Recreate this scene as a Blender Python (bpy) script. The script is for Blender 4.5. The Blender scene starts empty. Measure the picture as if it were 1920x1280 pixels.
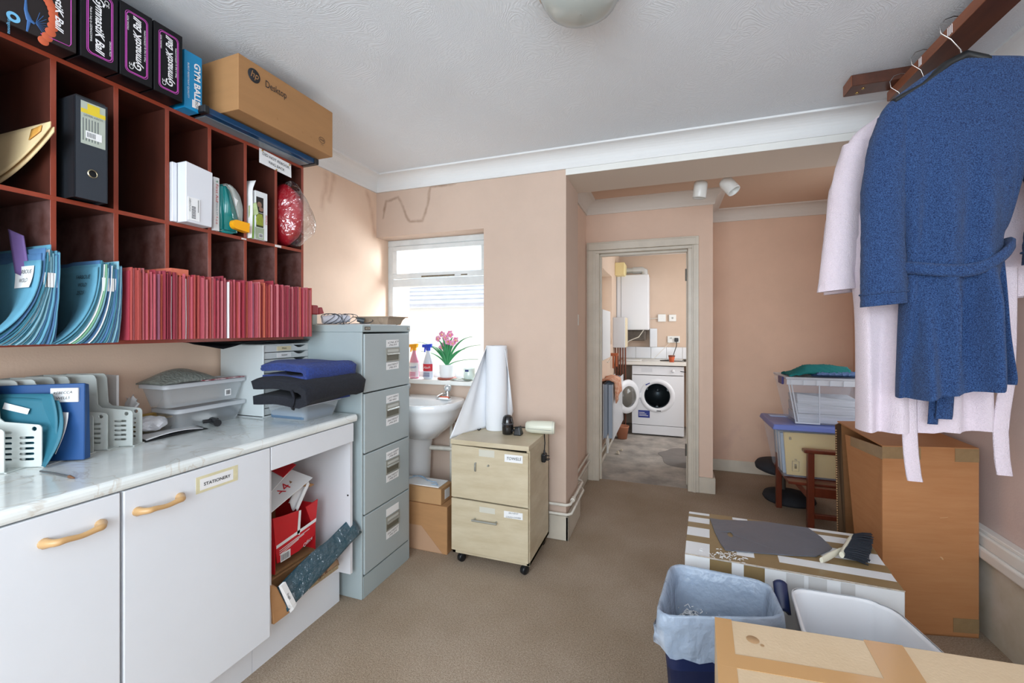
import bpy, bmesh, math, random
from mathutils import Vector, Matrix
PI = math.pi
R = random.Random(7)
sc = bpy.context.scene
col = sc.collection

# ---------------------------------------------------------------- camera, world, light, exposure
FPX = 810.0; YAW = math.radians(19.7); EYE = 1.30; HY = 617.0
cam_d = bpy.data.cameras.new('camera'); cam = bpy.data.objects.new('camera', cam_d); col.objects.link(cam)
cam.location = (0, 0, EYE); cam.rotation_euler = (PI/2, 0, YAW)
cam_d.sensor_width = 36; cam_d.lens = 36*FPX/1920; cam_d.shift_y = -(640-HY)/1920
cam_d.clip_start = 0.02; cam_d.clip_end = 100
sc.camera = cam
sc.view_settings.view_transform = 'Standard'; sc.view_settings.look = 'None'
sc.view_settings.gamma = 1; sc.view_settings.use_curve_mapping = False
sc.view_settings.exposure = 0.0

world = bpy.data.worlds.new('sky'); sc.world = world; world.use_nodes = True
bg = world.node_tree.nodes['Background']
bg.inputs[0].default_value = (0.86, 0.93, 1.0, 1); bg.inputs[1].default_value = 2.4

def area(name, loc, target, sx, sy, power, color=(1, 1, 1)):
    l = bpy.data.lights.new(name, 'AREA'); l.shape = 'RECTANGLE'; l.size = sx; l.size_y = sy
    l.energy = power; l.color = color
    o = bpy.data.objects.new(name, l); col.objects.link(o); o.location = loc
    d = Vector(target)-Vector(loc)
    o.rotation_euler = d.to_track_quat('-Z', 'Y').to_euler()
    return o
area('daylight_front_window', (-0.35, -1.72, 1.50), (-0.35, 5, 1.46), 2.5, 1.5, 94, (0.77, 0.90, 1.0))
area('added_side_fill', (1.24, -0.95, 1.25), (-1.9, -0.4, 1.25), 0.9, 1.9, 20, (0.82, 0.92, 1.0))  # added soft fill from the right rear; no door is built there
area('daylight_back_window', (-1.56, 3.35, 2.40), (-1.50, 1.9, 0.9), 0.9, 0.8, 50, (0.86, 0.95, 1.0))
area('daylight_back_window_side', (-1.02, 3.45, 1.75), (-1.985, 2.25, 1.35), 0.3, 0.9, 40, (0.74, 0.88, 1.0))
area('daylight_utility_window', (0.96, 5.05, 1.5), (-0.6, 5.05, 1.5), 0.8, 1.2, 19, (0.90, 0.96, 1.0))
area('added_lobby_fill', (1.46, 3.36, 1.35), (-2, 3.36, 1.35), 0.55, 1.5, 7, (0.86, 0.94, 1.0))  # added fill to brighten the lobby; its hidden wall has no known window

# ---------------------------------------------------------------- measuring helpers
_c, _s = math.cos(YAW), math.sin(YAW)
def ray(x, y):
    u = (x-960)/FPX; v = (HY-y)/FPX
    return (-_s+u*_c, _c+u*_s, v)
def PX(X, x, y): r = ray(x, y); t = X/r[0]; return Vector((X, r[1]*t, EYE+r[2]*t))
def PY(Y, x, y): r = ray(x, y); t = Y/r[1]; return Vector((r[0]*t, Y, EYE+r[2]*t))
def PZ(Z, x, y): r = ray(x, y); t = (Z-EYE)/r[2]; return Vector((r[0]*t, r[1]*t, Z))

# ---------------------------------------------------------------- materials
def lin(c):
    return tuple(((v/255)/12.92 if v/255 <= 0.04045 else ((v/255+0.055)/1.055)**2.4) for v in c)+(1,)
MATS = {}
def mat(name, rgb, rough=0.6, metal=0.0, var=0.0, vscale=8.0, bump=0.0, bscale=60.0, alpha=1.0, coat=0.0,
        stretch=(1, 1, 1), rgb2=None, sharp=0.0, detail=6, spec=0.5, sheen=0.0, emit=0, bdist=0.004, trans=0.0):
    if name in MATS: return MATS[name]
    m = bpy.data.materials.new(name); m.use_nodes = True; MATS[name] = m
    nt = m.node_tree; N = nt.nodes; L = nt.links; b = N['Principled BSDF']
    c1 = lin(rgb); b.inputs['Base Color'].default_value = c1
    b.inputs['Roughness'].default_value = rough; b.inputs['Metallic'].default_value = metal
    b.inputs['Specular IOR Level'].default_value = spec
    b.inputs['Coat Weight'].default_value = coat; b.inputs['Coat Roughness'].default_value = 0.08
    b.inputs['Sheen Weight'].default_value = sheen
    b.inputs['Alpha'].default_value = alpha
    b.inputs['Transmission Weight'].default_value = trans
    tc = N.new('ShaderNodeTexCoord'); mp = N.new('ShaderNodeMapping'); L.new(tc.outputs['Object'], mp.inputs[0])
    mp.inputs['Scale'].default_value = stretch
    if var > 0 or rgb2:
        n = N.new('ShaderNodeTexNoise'); n.inputs['Scale'].default_value = vscale; n.inputs['Detail'].default_value = detail
        n.inputs['Roughness'].default_value = 0.62
        L.new(mp.outputs[0], n.inputs[0])
        r = N.new('ShaderNodeValToRGB'); L.new(n.outputs[0], r.inputs[0])
        c2 = lin(rgb2) if rgb2 else tuple(max(0, v*(1-var)) for v in c1[:3])+(1,)
        c0 = c1 if rgb2 else tuple(min(1, v*(1+var*0.6)) for v in c1[:3])+(1,)
        r.color_ramp.elements[0].color = c2; r.color_ramp.elements[1].color = c0
        r.color_ramp.elements[0].position = 0.34+0.12*sharp; r.color_ramp.elements[1].position = 0.66-0.12*sharp
        L.new(r.outputs[0], b.inputs['Base Color'])
    if bump > 0:
        n2 = N.new('ShaderNodeTexNoise'); n2.inputs['Scale'].default_value = bscale; n2.inputs['Detail'].default_value = 4
        L.new(mp.outputs[0], n2.inputs[0])
        bp = N.new('ShaderNodeBump'); bp.inputs['Strength'].default_value = bump; bp.inputs['Distance'].default_value = bdist
        L.new(n2.outputs[0], bp.inputs['Height']); L.new(bp.outputs[0], b.inputs['Normal'])
    return m

def film(name, rough=.12, fac=.16, bscale=22, tint=(1, 1, 1)):
    """thin clear plastic film: see-through with crinkled reflections"""
    if name in MATS: return MATS[name]
    m = bpy.data.materials.new(name); m.use_nodes = True; MATS[name] = m; nt = m.node_tree; N = nt.nodes; L = nt.links
    N.remove(N['Principled BSDF']); out = N['Material Output']
    tr = N.new('ShaderNodeBsdfTransparent'); tr.inputs[0].default_value = tint+(1,); gl = N.new('ShaderNodeBsdfGlossy'); gl.inputs['Roughness'].default_value = rough
    lw = N.new('ShaderNodeLayerWeight'); lw.inputs[0].default_value = .35; ma = N.new('ShaderNodeMath'); ma.operation = 'MULTIPLY_ADD'; L.new(lw.outputs['Facing'], ma.inputs[0]); ma.inputs[1].default_value = .45; ma.inputs[2].default_value = fac
    nz = N.new('ShaderNodeTexNoise'); nz.inputs['Scale'].default_value = bscale; nz.inputs['Detail'].default_value = 3; tc = N.new('ShaderNodeTexCoord'); L.new(tc.outputs['Object'], nz.inputs[0])
    bp = N.new('ShaderNodeBump'); bp.inputs['Distance'].default_value = .03; bp.inputs['Strength'].default_value = 1; L.new(nz.outputs[0], bp.inputs['Height']); L.new(bp.outputs[0], gl.inputs['Normal'])
    mx = N.new('ShaderNodeMixShader'); L.new(ma.outputs[0], mx.inputs[0]); L.new(tr.outputs[0], mx.inputs[1]); L.new(gl.outputs[0], mx.inputs[2]); L.new(mx.outputs[0], out.inputs[0])
    return m

def add_stains(m, segs, plane, rgb, width=0.010, strength=0.5, wob=0.03, scale=9):
    """thin meandering damp lines on a painted wall; segs in world (a, z) where a is X or Y; mesh vertices of the setting are world coordinates"""
    nt = m.node_tree; N = nt.nodes; L = nt.links; b = N['Principled BSDF']
    geo = N.new('ShaderNodeNewGeometry'); sep = N.new('ShaderNodeSeparateXYZ')
    nz = N.new('ShaderNodeTexNoise'); nz.inputs['Scale'].default_value = scale; nz.inputs['Detail'].default_value = 5
    L.new(geo.outputs['Position'], nz.inputs[0])
    off = N.new('ShaderNodeVectorMath'); off.operation = 'MULTIPLY_ADD'
    L.new(nz.outputs['Color'], off.inputs[0]); off.inputs[1].default_value = (wob*2,)*3; L.new(geo.outputs['Position'], off.inputs[2])
    L.new(off.outputs[0], sep.inputs[0])
    comb = N.new('ShaderNodeCombineXYZ'); L.new(sep.outputs['X' if plane == 'Y' else 'Y'], comb.inputs[0]); L.new(sep.outputs['Z'], comb.inputs[1])
    cur = None
    for (a0, z0, a1, z1) in segs:
        A = Vector((a0+wob, z0+wob, 0)); B = Vector((a1+wob, z1+wob, 0)); d = B-A; ln = d.length; d.normalize()
        sub = N.new('ShaderNodeVectorMath'); sub.operation = 'SUBTRACT'; L.new(comb.outputs[0], sub.inputs[0]); sub.inputs[1].default_value = A
        dot = N.new('ShaderNodeVectorMath'); dot.operation = 'DOT_PRODUCT'; L.new(sub.outputs[0], dot.inputs[0]); dot.inputs[1].default_value = d
        cl = N.new('ShaderNodeClamp'); L.new(dot.outputs['Value'], cl.inputs[0]); cl.inputs[2].default_value = ln
        sc_ = N.new('ShaderNodeVectorMath'); sc_.operation = 'SCALE'; sc_.inputs[0].default_value = d; L.new(cl.outputs[0], sc_.inputs['Scale'])
        ds = N.new('ShaderNodeVectorMath'); ds.operation = 'DISTANCE'; L.new(sub.outputs[0], ds.inputs[0]); L.new(sc_.outputs[0], ds.inputs[1])
        if cur is None: cur = ds.outputs['Value']
        else:
            mn = N.new('ShaderNodeMath'); mn.operation = 'MINIMUM'; L.new(cur, mn.inputs[0]); L.new(ds.outputs['Value'], mn.inputs[1]); cur = mn.outputs[0]
    mr = N.new('ShaderNodeMapRange'); L.new(cur, mr.inputs[0]); mr.inputs[1].default_value = 0; mr.inputs[2].default_value = width
    mr.inputs[3].default_value = strength; mr.inputs[4].default_value = 0
    nm = N.new('ShaderNodeTexNoise'); nm.inputs['Scale'].default_value = 14; L.new(geo.outputs['Position'], nm.inputs[0])
    mu = N.new('ShaderNodeMath'); mu.operation = 'MULTIPLY'; L.new(mr.outputs[0], mu.inputs[0]); L.new(nm.outputs[0], mu.inputs[1])
    mx = N.new('ShaderNodeMix'); mx.data_type = 'RGBA'; L.new(mu.outputs[0], mx.inputs[0])
    src = b.inputs['Base Color'].links[0].from_socket if b.inputs['Base Color'].is_linked else None
    if src: L.new(src, mx.inputs[6])
    else: mx.inputs[6].default_value = b.inputs['Base Color'].default_value
    mx.inputs[7].default_value = lin(rgb); L.new(mx.outputs[2], b.inputs['Base Color'])

# ---------------------------------------------------------------- mesh builder
_txt = {}
def text_mesh(s, shear=0.0, space=1.0, bold=0.0):
    k = (s, shear, space, bold)
    if k in _txt: return _txt[k]
    cu = bpy.data.curves.new('t', 'FONT'); cu.body = s; cu.align_x = 'CENTER'; cu.align_y = 'CENTER'; cu.shear = shear
    cu.space_character = space; cu.offset = bold; cu.resolution_u = 3; cu.fill_mode = 'FRONT'
    o = bpy.data.objects.new('t', cu); col.objects.link(o)
    dg = bpy.context.evaluated_depsgraph_get(); me = bpy.data.meshes.new_from_object(o.evaluated_get(dg))
    v = [tuple(p.co[:2]) for p in me.vertices]; f = [tuple(p.vertices) for p in me.polygons]
    bpy.data.objects.remove(o); bpy.data.curves.remove(cu); bpy.data.meshes.remove(me)
    _txt[k] = (v, f); return v, f

ORG = {}
def base_of(vs):
    xs = [v[0] for v in vs]; ys = [v[1] for v in vs]; zs = [v[2] for v in vs]
    return Vector(((min(xs)+max(xs))/2, (min(ys)+max(ys))/2, min(zs)))
class MB:
    def __init__(s): s.v = []; s.f = []; s.m = []; s.sm = []; s.mi = 0; s.T = None
    def add(s, vs, fs, smooth=False):
        n = len(s.v); vs = [Vector(p) for p in vs]
        if s.T is not None: vs = [s.T @ p for p in vs]
        s.v += [tuple(p) for p in vs]; s.f += [tuple(i+n for i in f) for f in fs]
        s.m += [s.mi]*len(fs); s.sm += [smooth]*len(fs); return s
    def addbm(s, bm, smooth=False):
        bm.verts.ensure_lookup_table(); bm.verts.index_update()
        s.add([v.co.copy() for v in bm.verts], [[v.index for v in f.verts] for f in bm.faces], smooth); bm.free(); return s
    def box(s, x0, x1, y0, y1, z0, z1, bev=0, seg=2):
        vs = [(x0, y0, z0), (x1, y0, z0), (x1, y1, z0), (x0, y1, z0), (x0, y0, z1), (x1, y0, z1), (x1, y1, z1), (x0, y1, z1)]
        return s.hexa(vs, bev, seg)
    def hexa(s, vs, bev=0, seg=2):
        fs = [(0, 3, 2, 1), (4, 5, 6, 7), (0, 1, 5, 4), (1, 2, 6, 5), (2, 3, 7, 6), (3, 0, 4, 7)]
        if not bev: return s.add(vs, fs)
        bm = bmesh.new(); bv = [bm.verts.new(p) for p in vs]
        for f in fs: bm.faces.new([bv[i] for i in f])
        bmesh.ops.bevel(bm, geom=bm.edges[:], offset=bev, segments=seg, affect='EDGES', profile=0.5)
        return s.addbm(bm, False)
    def prism(s, poly, n, t):
        """planar polygon (3D points) extruded by t along n"""
        n = Vector(n).normalized()*t; k = len(poly); P = [Vector(p) for p in poly]
        vs = P+[p+n for p in P]
        return s.add(vs, [tuple(range(k))[::-1], tuple(range(k, 2*k))]+[(i, (i+1) % k, (i+1) % k+k, i+k) for i in range(k)])
    def plate(s, outer, holes, mp, t):
        """outline with holes in 2D, mapped by mp(u,v,w), thickness t in w"""
        bm = bmesh.new()
        def loop(pts):
            vv = [bm.verts.new((p[0], p[1], 0)) for p in pts]
            for i in range(len(vv)): bm.edges.new((vv[i], vv[(i+1) % len(vv)]))
        loop(outer)
        for h in holes: loop(h)
        bmesh.ops.triangle_fill(bm, edges=bm.edges[:], use_beauty=True, use_dissolve=False)
        r = bmesh.ops.extrude_face_region(bm, geom=bm.faces[:])
        for g in r['geom']:
            if isinstance(g, bmesh.types.BMVert): g.co.z = t
        bm.verts.ensure_lookup_table(); bm.verts.index_update()
        s.add([mp(*v.co) for v in bm.verts], [[v.index for v in f.verts] for f in bm.faces]); bm.free(); return s
    def tube(s, pts, r, n=8, closed=False, cap=True, flat=1.0, up=None):
        P = [Vector(p) for p in pts]; k = len(P); rr = r if isinstance(r, (list, tuple)) else [r]*k
        vs = []; u = None
        for i in range(k):
            if closed: d = P[(i+1) % k]-P[i-1]
            else: d = P[min(i+1, k-1)]-P[max(i-1, 0)]
            if d.length < 1e-9: d = Vector((0, 0, 1))
            d.normalize()
            if up is not None: a = Vector(up)-d*d.dot(Vector(up)); a.normalize(); u = a
            elif u is None:
                a = Vector((0, 0, 1)) if abs(d.z) < 0.9 else Vector((1, 0, 0)); u = (a-d*d.dot(a)).normalized()
            else: u = (u-d*d.dot(u)).normalized()
            w = d.cross(u)
            for j in range(n):
                a = 2*PI*j/n; vs.append(P[i]+u*math.cos(a)*rr[i]+w*math.sin(a)*rr[i]*flat)
        fs = [(i*n+j, i*n+(j+1) % n, ((i+1) % k)*n+(j+1) % n, ((i+1) % k)*n+j) for i in range(k if closed else k-1) for j in range(n)]
        s.add(vs, fs, True)
        if not closed and cap:
            s.add([vs[j] for j in range(n)], [tuple(range(n))[::-1]]); s.add([vs[(k-1)*n+j] for j in range(n)], [tuple(range(n))])
        return s
    def lathe(s, prof, c, n=24, M=None, close=True):
        c = Vector(c); vs = []
        for (r, z) in prof:
            for j in range(n):
                p = Vector((r*math.cos(2*PI*j/n), r*math.sin(2*PI*j/n), z)); p = (M @ p if M else p)+c; vs.append(p)
        k = len(prof)
        fs = [(i*n+j, i*n+(j+1) % n, (i+1)*n+(j+1) % n, (i+1)*n+j) for i in range(k-1) for j in range(n)]
        s.add(vs, fs, True)
        if close:
            for q, rev in ((0, True), (k-1, False)):
                if prof[q][0] > 1e-6:
                    L_ = [vs[q*n+j] for j in range(n)]; s.add(L_, [tuple(range(n))[::-1] if rev else tuple(range(n))])
        return s
    def sheet(s, fn, nu, nv, t=0.0, smooth=True):
        """fn(u,v) for u,v in 0..1; solidified by t"""
        P = [[Vector(fn(i/nu, j/nv)) for j in range(nv+1)] for i in range(nu+1)]
        vs = [p for row in P for p in row]; w = nv+1
        fs = [(i*w+j, (i+1)*w+j, (i+1)*w+j+1, i*w+j+1) for i in range(nu) for j in range(nv)]
        if not t: return s.add(vs, fs, smooth)
        nr = []
        for i in range(nu+1):
            for j in range(nv+1):
                a = P[min(i+1, nu)][j]-P[max(i-1, 0)][j]; b = P[i][min(j+1, nv)]-P[i][max(j-1, 0)]
                c = a.cross(b); nr.append(c.normalized() if c.length > 1e-12 else Vector((0, 0, 1)))
        n = len(vs); vs2 = [p-nr[i]*t for i, p in enumerate(vs)]
        rim = [(i*w) for i in range(nu+1)]+[nu*w+j for j in range(1, nv+1)]+[i*w+nv for i in range(nu-1, -1, -1)]+[j for j in range(nv-1, 0, -1)]
        s.add(vs+vs2, fs+[tuple(q+n for q in f[::-1]) for f in fs], smooth)
        s.f += [(rim[(i+1) % len(rim)]+len(s.v)-2*n, rim[i]+len(s.v)-2*n, rim[i]+len(s.v)-n, rim[(i+1) % len(rim)]+len(s.v)-n) for i in range(len(rim))]
        s.m += [s.mi]*len(rim); s.sm += [False]*len(rim); return s
    def loft(s, secs, cap=True, smooth=True):
        n = len(secs[0]); vs = [p for q in secs for p in q]
        fs = [(i*n+j, i*n+(j+1) % n, (i+1)*n+(j+1) % n, (i+1)*n+j) for i in range(len(secs)-1) for j in range(n)]
        s.add(vs, fs, smooth)
        if cap: s.add(secs[0], [tuple(range(n))[::-1]], smooth); s.add(secs[-1], [tuple(range(n))], smooth)
        return s
    def ball(s, c, r, sx=1, sy=1, sz=1, n=12, M=None):
        k = max(6, n//2)
        vs = []; c = Vector(c)
        for i in range(1, k):
            for j in range(n):
                a = PI*i/k; b = 2*PI*j/n
                p = Vector((r*sx*math.sin(a)*math.cos(b), r*sy*math.sin(a)*math.sin(b), r*sz*math.cos(a))); vs.append((M @ p if M else p)+c)
        t = Vector((0, 0, r*sz)); q = -t
        vs += [(M @ t if M else t)+c, (M @ q if M else q)+c]; T_ = len(vs)-2
        fs = [(i*n+j, (i+1)*n+j, (i+1)*n+(j+1) % n, i*n+(j+1) % n) for i in range(k-2) for j in range(n)]
        fs += [(T_, j, (j+1) % n) for j in range(n)]+[(T_+1, (k-2)*n+(j+1) % n, (k-2)*n+j) for j in range(n)]
        return s.add(vs, fs, True)
    def text(s, t, size, o, right, up, off=0.0008, shear=0.0, space=1.0, mi=None, width=None, bold=0.0):
        v, f = text_mesh(t, shear, space, bold); o = Vector(o); r = Vector(right).normalized(); u = Vector(up).normalized(); n = r.cross(u)
        if not v: return s
        kx = size
        if width: w = max(p[0] for p in v)-min(p[0] for p in v); kx = width/w
        old = s.mi
        if mi is not None: s.mi = mi
        s.add([o+r*p[0]*kx+u*p[1]*size+n*off for p in v], f); s.mi = old; return s
    def build(s, name, mats, parent=None, label=None, cat=None, group=None, kind=None, org=None, fix=True):
        mats = mats if isinstance(mats, (list, tuple)) else [mats]
        o_ = Vector(org) if org is not None else base_of(s.v)
        me = bpy.data.meshes.new(name)
        me.from_pydata([tuple(Vector(p)-o_) for p in s.v], [], s.f)
        for m in mats: me.materials.append(m)
        me.polygons.foreach_set('material_index', s.m); me.polygons.foreach_set('use_smooth', s.sm)
        me.update()
        o = bpy.data.objects.new(name, me); col.objects.link(o); ORG[o.name] = o_
        if parent is not None:
            o.parent = parent; o.location = o_-ORG[parent.name]
        else: o.location = o_
        return tag(o, label, cat, group, kind)
def tag(o, label=None, cat=None, group=None, kind=None):
    if label: o['label'] = label
    if cat: o['category'] = cat
    if group: o['group'] = group
    if kind: o['kind'] = kind
    return o
def thing(name, loc, label, cat, group=None):
    o = bpy.data.objects.new(name, None); col.objects.link(o); o.empty_display_size = 0.05
    o.location = loc; ORG[o.name] = Vector(loc); return tag(o, label, cat, group)
def struct(name, mb, m, parent=None):
    return mb.build(name, m, parent, kind='structure' if parent is None else None, org=(0, 0, 0) if parent is None else None)
def wave(seed):
    r = random.Random(seed); a = [(r.uniform(3, 9), r.uniform(3, 9), r.uniform(0, 6.3)) for _ in range(4)]
    return lambda x, y: sum(math.sin(p*x+q*y+f) for p, q, f in a)/4
# ---------------------------------------------------------------- shared materials
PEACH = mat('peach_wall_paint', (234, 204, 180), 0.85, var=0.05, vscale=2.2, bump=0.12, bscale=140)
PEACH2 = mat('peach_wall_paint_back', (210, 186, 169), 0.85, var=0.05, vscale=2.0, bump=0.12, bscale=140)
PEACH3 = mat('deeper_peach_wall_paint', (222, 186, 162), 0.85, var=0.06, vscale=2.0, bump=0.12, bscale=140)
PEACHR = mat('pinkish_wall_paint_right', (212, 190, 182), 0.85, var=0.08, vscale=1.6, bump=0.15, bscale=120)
ART = mat('textured_ceiling_plaster', (230, 236, 242), 0.6, bump=0.0)
WHT = mat('white_gloss_trim_paint', (236, 236, 232), 0.4, var=0.04, vscale=5)
COVE = mat('white_coving_paint', (232, 233, 233), 0.55)
CREAM = mat('aged_cream_gloss_paint', (210, 200, 184), 0.35, var=0.08, vscale=6, detail=8)
SOFF = mat('offwhite_soffit_paint', (216, 200, 184), 0.8)
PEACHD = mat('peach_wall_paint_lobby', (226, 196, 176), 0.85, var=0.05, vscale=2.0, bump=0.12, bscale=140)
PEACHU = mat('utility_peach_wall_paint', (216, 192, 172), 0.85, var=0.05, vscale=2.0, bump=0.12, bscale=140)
PEACHC = mat('peach_textured_lobby_ceiling', (212, 180, 156), 0.85, bump=0.5, bscale=45)
COVEL = mat('offwhite_lobby_coving_paint', (216, 206, 196), 0.6)
CARP = mat('beige_brown_carpet', (190, 172, 152), 0.95, rgb2=(150, 130, 110), vscale=170, bump=0.8, bscale=260, detail=3, bdist=0.006)
CONC = mat('worn_concrete_floor', (196, 186, 176), 0.75, rgb2=(146, 140, 134), vscale=5, bump=0.2, bscale=60, detail=12)
# ceiling artex swirls
nt = ART.node_tree; b = nt.nodes['Principled BSDF']; tc = nt.nodes['Texture Coordinate']
nw = nt.nodes.new('ShaderNodeTexNoise'); nw.inputs['Scale'].default_value = 1.6; nt.links.new(tc.outputs['Object'], nw.inputs[0])
ad = nt.nodes.new('ShaderNodeVectorMath'); ad.operation = 'MULTIPLY_ADD'; nt.links.new(nw.outputs['Color'], ad.inputs[0]); ad.inputs[1].default_value = (1.6, 1.6, 0)
nt.links.new(tc.outputs['Object'], ad.inputs[2])
wv = nt.nodes.new('ShaderNodeTexWave'); wv.inputs['Scale'].default_value = 26; wv.inputs['Distortion'].default_value = 11; wv.inputs['Detail'].default_value = 4
wv.inputs['Detail Scale'].default_value = 2.4; nt.links.new(ad.outputs[0], wv.inputs[0])
bp = nt.nodes.new('ShaderNodeBump'); bp.inputs['Strength'].default_value = 0.4; bp.inputs['Distance'].default_value = 0.002
nt.links.new(wv.outputs['Fac'], bp.inputs['Height']); nt.links.new(bp.outputs[0], b.inputs['Normal'])
# carpet: broad worn patches on top of the pile speckle
nt = CARP.node_tree; b = nt.nodes['Principled BSDF']; src = b.inputs['Base Color'].links[0].from_socket
n = nt.nodes.new('ShaderNodeTexNoise'); n.inputs['Scale'].default_value = 1.7; n.inputs['Detail'].default_value = 7; nt.links.new(nt.nodes['Texture Coordinate'].outputs['Object'], n.inputs[0])
rp = nt.nodes.new('ShaderNodeValToRGB'); nt.links.new(n.outputs[0], rp.inputs[0]); rp.color_ramp.elements[0].position = .35; rp.color_ramp.elements[1].position = .6
rp.color_ramp.elements[0].color = (.80, .76, .70, 1); rp.color_ramp.elements[1].color = (1, 1, 1, 1)
mx = nt.nodes.new('ShaderNodeMix'); mx.data_type = 'RGBA'; mx.blend_type = 'MULTIPLY'; mx.inputs[0].default_value = 1
nt.links.new(src, mx.inputs[6]); nt.links.new(rp.outputs[0], mx.inputs[7]); nt.links.new(mx.outputs[2], b.inputs['Base Color'])
add_stains(PEACH2, [(-1.90, 2.22, -1.80, 2.24), (-1.80, 2.24, -1.74, 2.12), (-1.74, 2.12, -1.70, 2.06), (-1.70, 2.06, -1.60, 2.06), (-1.60, 2.06, -1.56, 2.16), (-1.56, 2.16, -1.54, 2.28), (-1.90, 2.22, -1.93, 2.10), (-1.54, 2.28, -1.35, 2.29)], 'Y', (120, 82, 50), 0.016, 0.9, 0.02)
add_stains(PEACH, [(2.13, 2.25, 2.10, 2.05), (2.20, 2.27, 2.16, 2.12), (2.52, 2.26, 2.58, 2.12), (2.58, 2.12, 2.60, 1.98)], 'X', (176, 122, 84), 0.035, 0.6, 0.03)
# damp patches low on the walls that stand on the floor
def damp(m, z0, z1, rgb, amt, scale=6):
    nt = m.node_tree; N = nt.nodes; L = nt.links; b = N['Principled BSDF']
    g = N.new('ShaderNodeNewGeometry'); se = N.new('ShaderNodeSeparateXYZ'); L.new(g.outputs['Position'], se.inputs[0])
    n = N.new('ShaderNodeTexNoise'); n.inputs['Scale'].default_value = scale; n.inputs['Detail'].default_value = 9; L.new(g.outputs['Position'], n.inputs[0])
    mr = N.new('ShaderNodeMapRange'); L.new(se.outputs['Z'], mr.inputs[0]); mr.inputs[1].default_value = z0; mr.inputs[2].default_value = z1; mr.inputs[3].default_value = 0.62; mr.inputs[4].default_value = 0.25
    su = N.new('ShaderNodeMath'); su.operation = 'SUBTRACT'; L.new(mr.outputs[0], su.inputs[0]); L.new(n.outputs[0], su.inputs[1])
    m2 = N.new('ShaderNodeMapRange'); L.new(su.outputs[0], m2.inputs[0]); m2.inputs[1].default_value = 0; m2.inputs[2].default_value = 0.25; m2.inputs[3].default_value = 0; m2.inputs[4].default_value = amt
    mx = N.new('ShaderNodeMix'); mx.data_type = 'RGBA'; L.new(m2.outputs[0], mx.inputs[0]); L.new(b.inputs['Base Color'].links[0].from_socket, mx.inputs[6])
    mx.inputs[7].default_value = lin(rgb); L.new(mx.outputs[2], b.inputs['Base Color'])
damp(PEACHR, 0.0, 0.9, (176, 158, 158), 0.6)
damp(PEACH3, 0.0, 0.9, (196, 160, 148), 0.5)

XL, XR, YB, ZC = -1.985, 1.30, 2.623, 2.39
# ---------------------------------------------------------------- setting
fl = MB().box(-2.1, 1.6, -1.9, 3.80, -0.1, 0).box(0.25, 1.6, 3.80, 4.5, -0.1, 0); struct('floor', fl, CARP)
fl = MB().box(-0.8, 0.25, 3.80, 4.5, -0.1, -0.004).box(-0.8, 1.2, 4.5, 6.4, -0.1, -0.004); struct('floor_utility', fl, CONC)
pt = MB(); w = wave(3)
pts = [(0.03+0.22*math.cos(a)*(1+0.25*w(math.cos(a)*0.7, math.sin(a)*0.7))+0.12, 4.72+0.34*math.sin(a)*(1+0.2*w(math.sin(a), 1)), -0.0035) for a in [2*PI*i/40 for i in range(40)]]
pt.prism(pts, (0, 0, 1), 0.0025); struct('floor_cement_patch', pt, mat('grey_cement_repair', (134, 128, 124), 0.8, var=0.08, vscale=12))
struct('ceiling', MB().box(-2.1, 1.6, -1.9, 3.0, ZC, ZC+0.1), ART)
struct('ceiling_lobby', MB().box(-2.1, 1.6, 3.0, 4.5, ZC, ZC+0.1), PEACHC)
struct('ceiling_utility', MB().box(-0.8, 0.25, 3.85, 4.5, 2.31, 2.389).box(-0.8, 1.2, 4.5, 6.4, 2.31, 2.389), COVE)
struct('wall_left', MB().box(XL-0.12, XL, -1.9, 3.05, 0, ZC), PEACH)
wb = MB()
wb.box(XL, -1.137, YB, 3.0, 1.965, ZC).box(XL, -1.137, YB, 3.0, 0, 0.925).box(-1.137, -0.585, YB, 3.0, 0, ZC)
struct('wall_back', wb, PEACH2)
struct('trim_1', MB().box(-0.585, XR, YB, 3.0, 2.25, ZC), SOFF)            # dropped beam over the opening
struct('trim_2', MB().box(-0.586, XR, YB-0.006, YB, 2.249, 2.31), WHT)     # its white painted face
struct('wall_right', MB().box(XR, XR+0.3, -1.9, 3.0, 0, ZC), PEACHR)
struct('wall_lobby_left', MB().box(-0.8, -0.66, 3.0, 3.86, 0, ZC), PEACHD)
wd = MB().box(-0.66, -0.575, 3.752, 3.85, 0, ZC).box(0.19, 0.344, 3.752, 3.85, 0, ZC).box(-0.575, 0.19, 3.752, 3.85, 1.985, ZC)
struct('wall_doorway', wd, PEACHD)
struct('wall_alcove_left', MB().box(0.25, 0.344, 3.85, 4.45, 0, ZC), PEACH3)
struct('wall_alcove_back', MB().box(0.25, 1.6, 4.40, 4.5, 0, ZC), PEACH3)
struct('wall_alcove_right', MB().box(1.48, 1.6, 3.0, 4.4, 0, ZC), PEACH3)
# wall behind the camera with its window
bw = MB().box(XL, -1.65, -1.9, -1.8, 0, ZC).box(0.95, XR, -1.9, -1.8, 0, ZC).box(-1.65, 0.95, -1.9, -1.8, 0, 0.72).box(-1.65, 0.95, -1.9, -1.8, 2.28, ZC)
struct('wall_front', bw, PEACH)
# utility walls
uw = MB().box(-0.80, -0.62, 3.85, 4.25, 0, 2.31).box(-0.80, -0.62, 5.28, 6.3, 0, 2.31).box(-0.80, -0.62, 4.25, 5.28, 0, 1.12).box(-0.80, -0.62, 4.25, 5.28, 1.93, 2.31)
struct('wall_utility_left', uw, PEACHU)
struct('wall_utility_back', MB().box(-0.8, 1.1, 6.2, 6.3, 0, 2.31), PEACHU)
struct('wall_utility_right', MB().box(1.0, 1.1, 4.5, 6.2, 0, 2.31), PEACHU)

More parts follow.
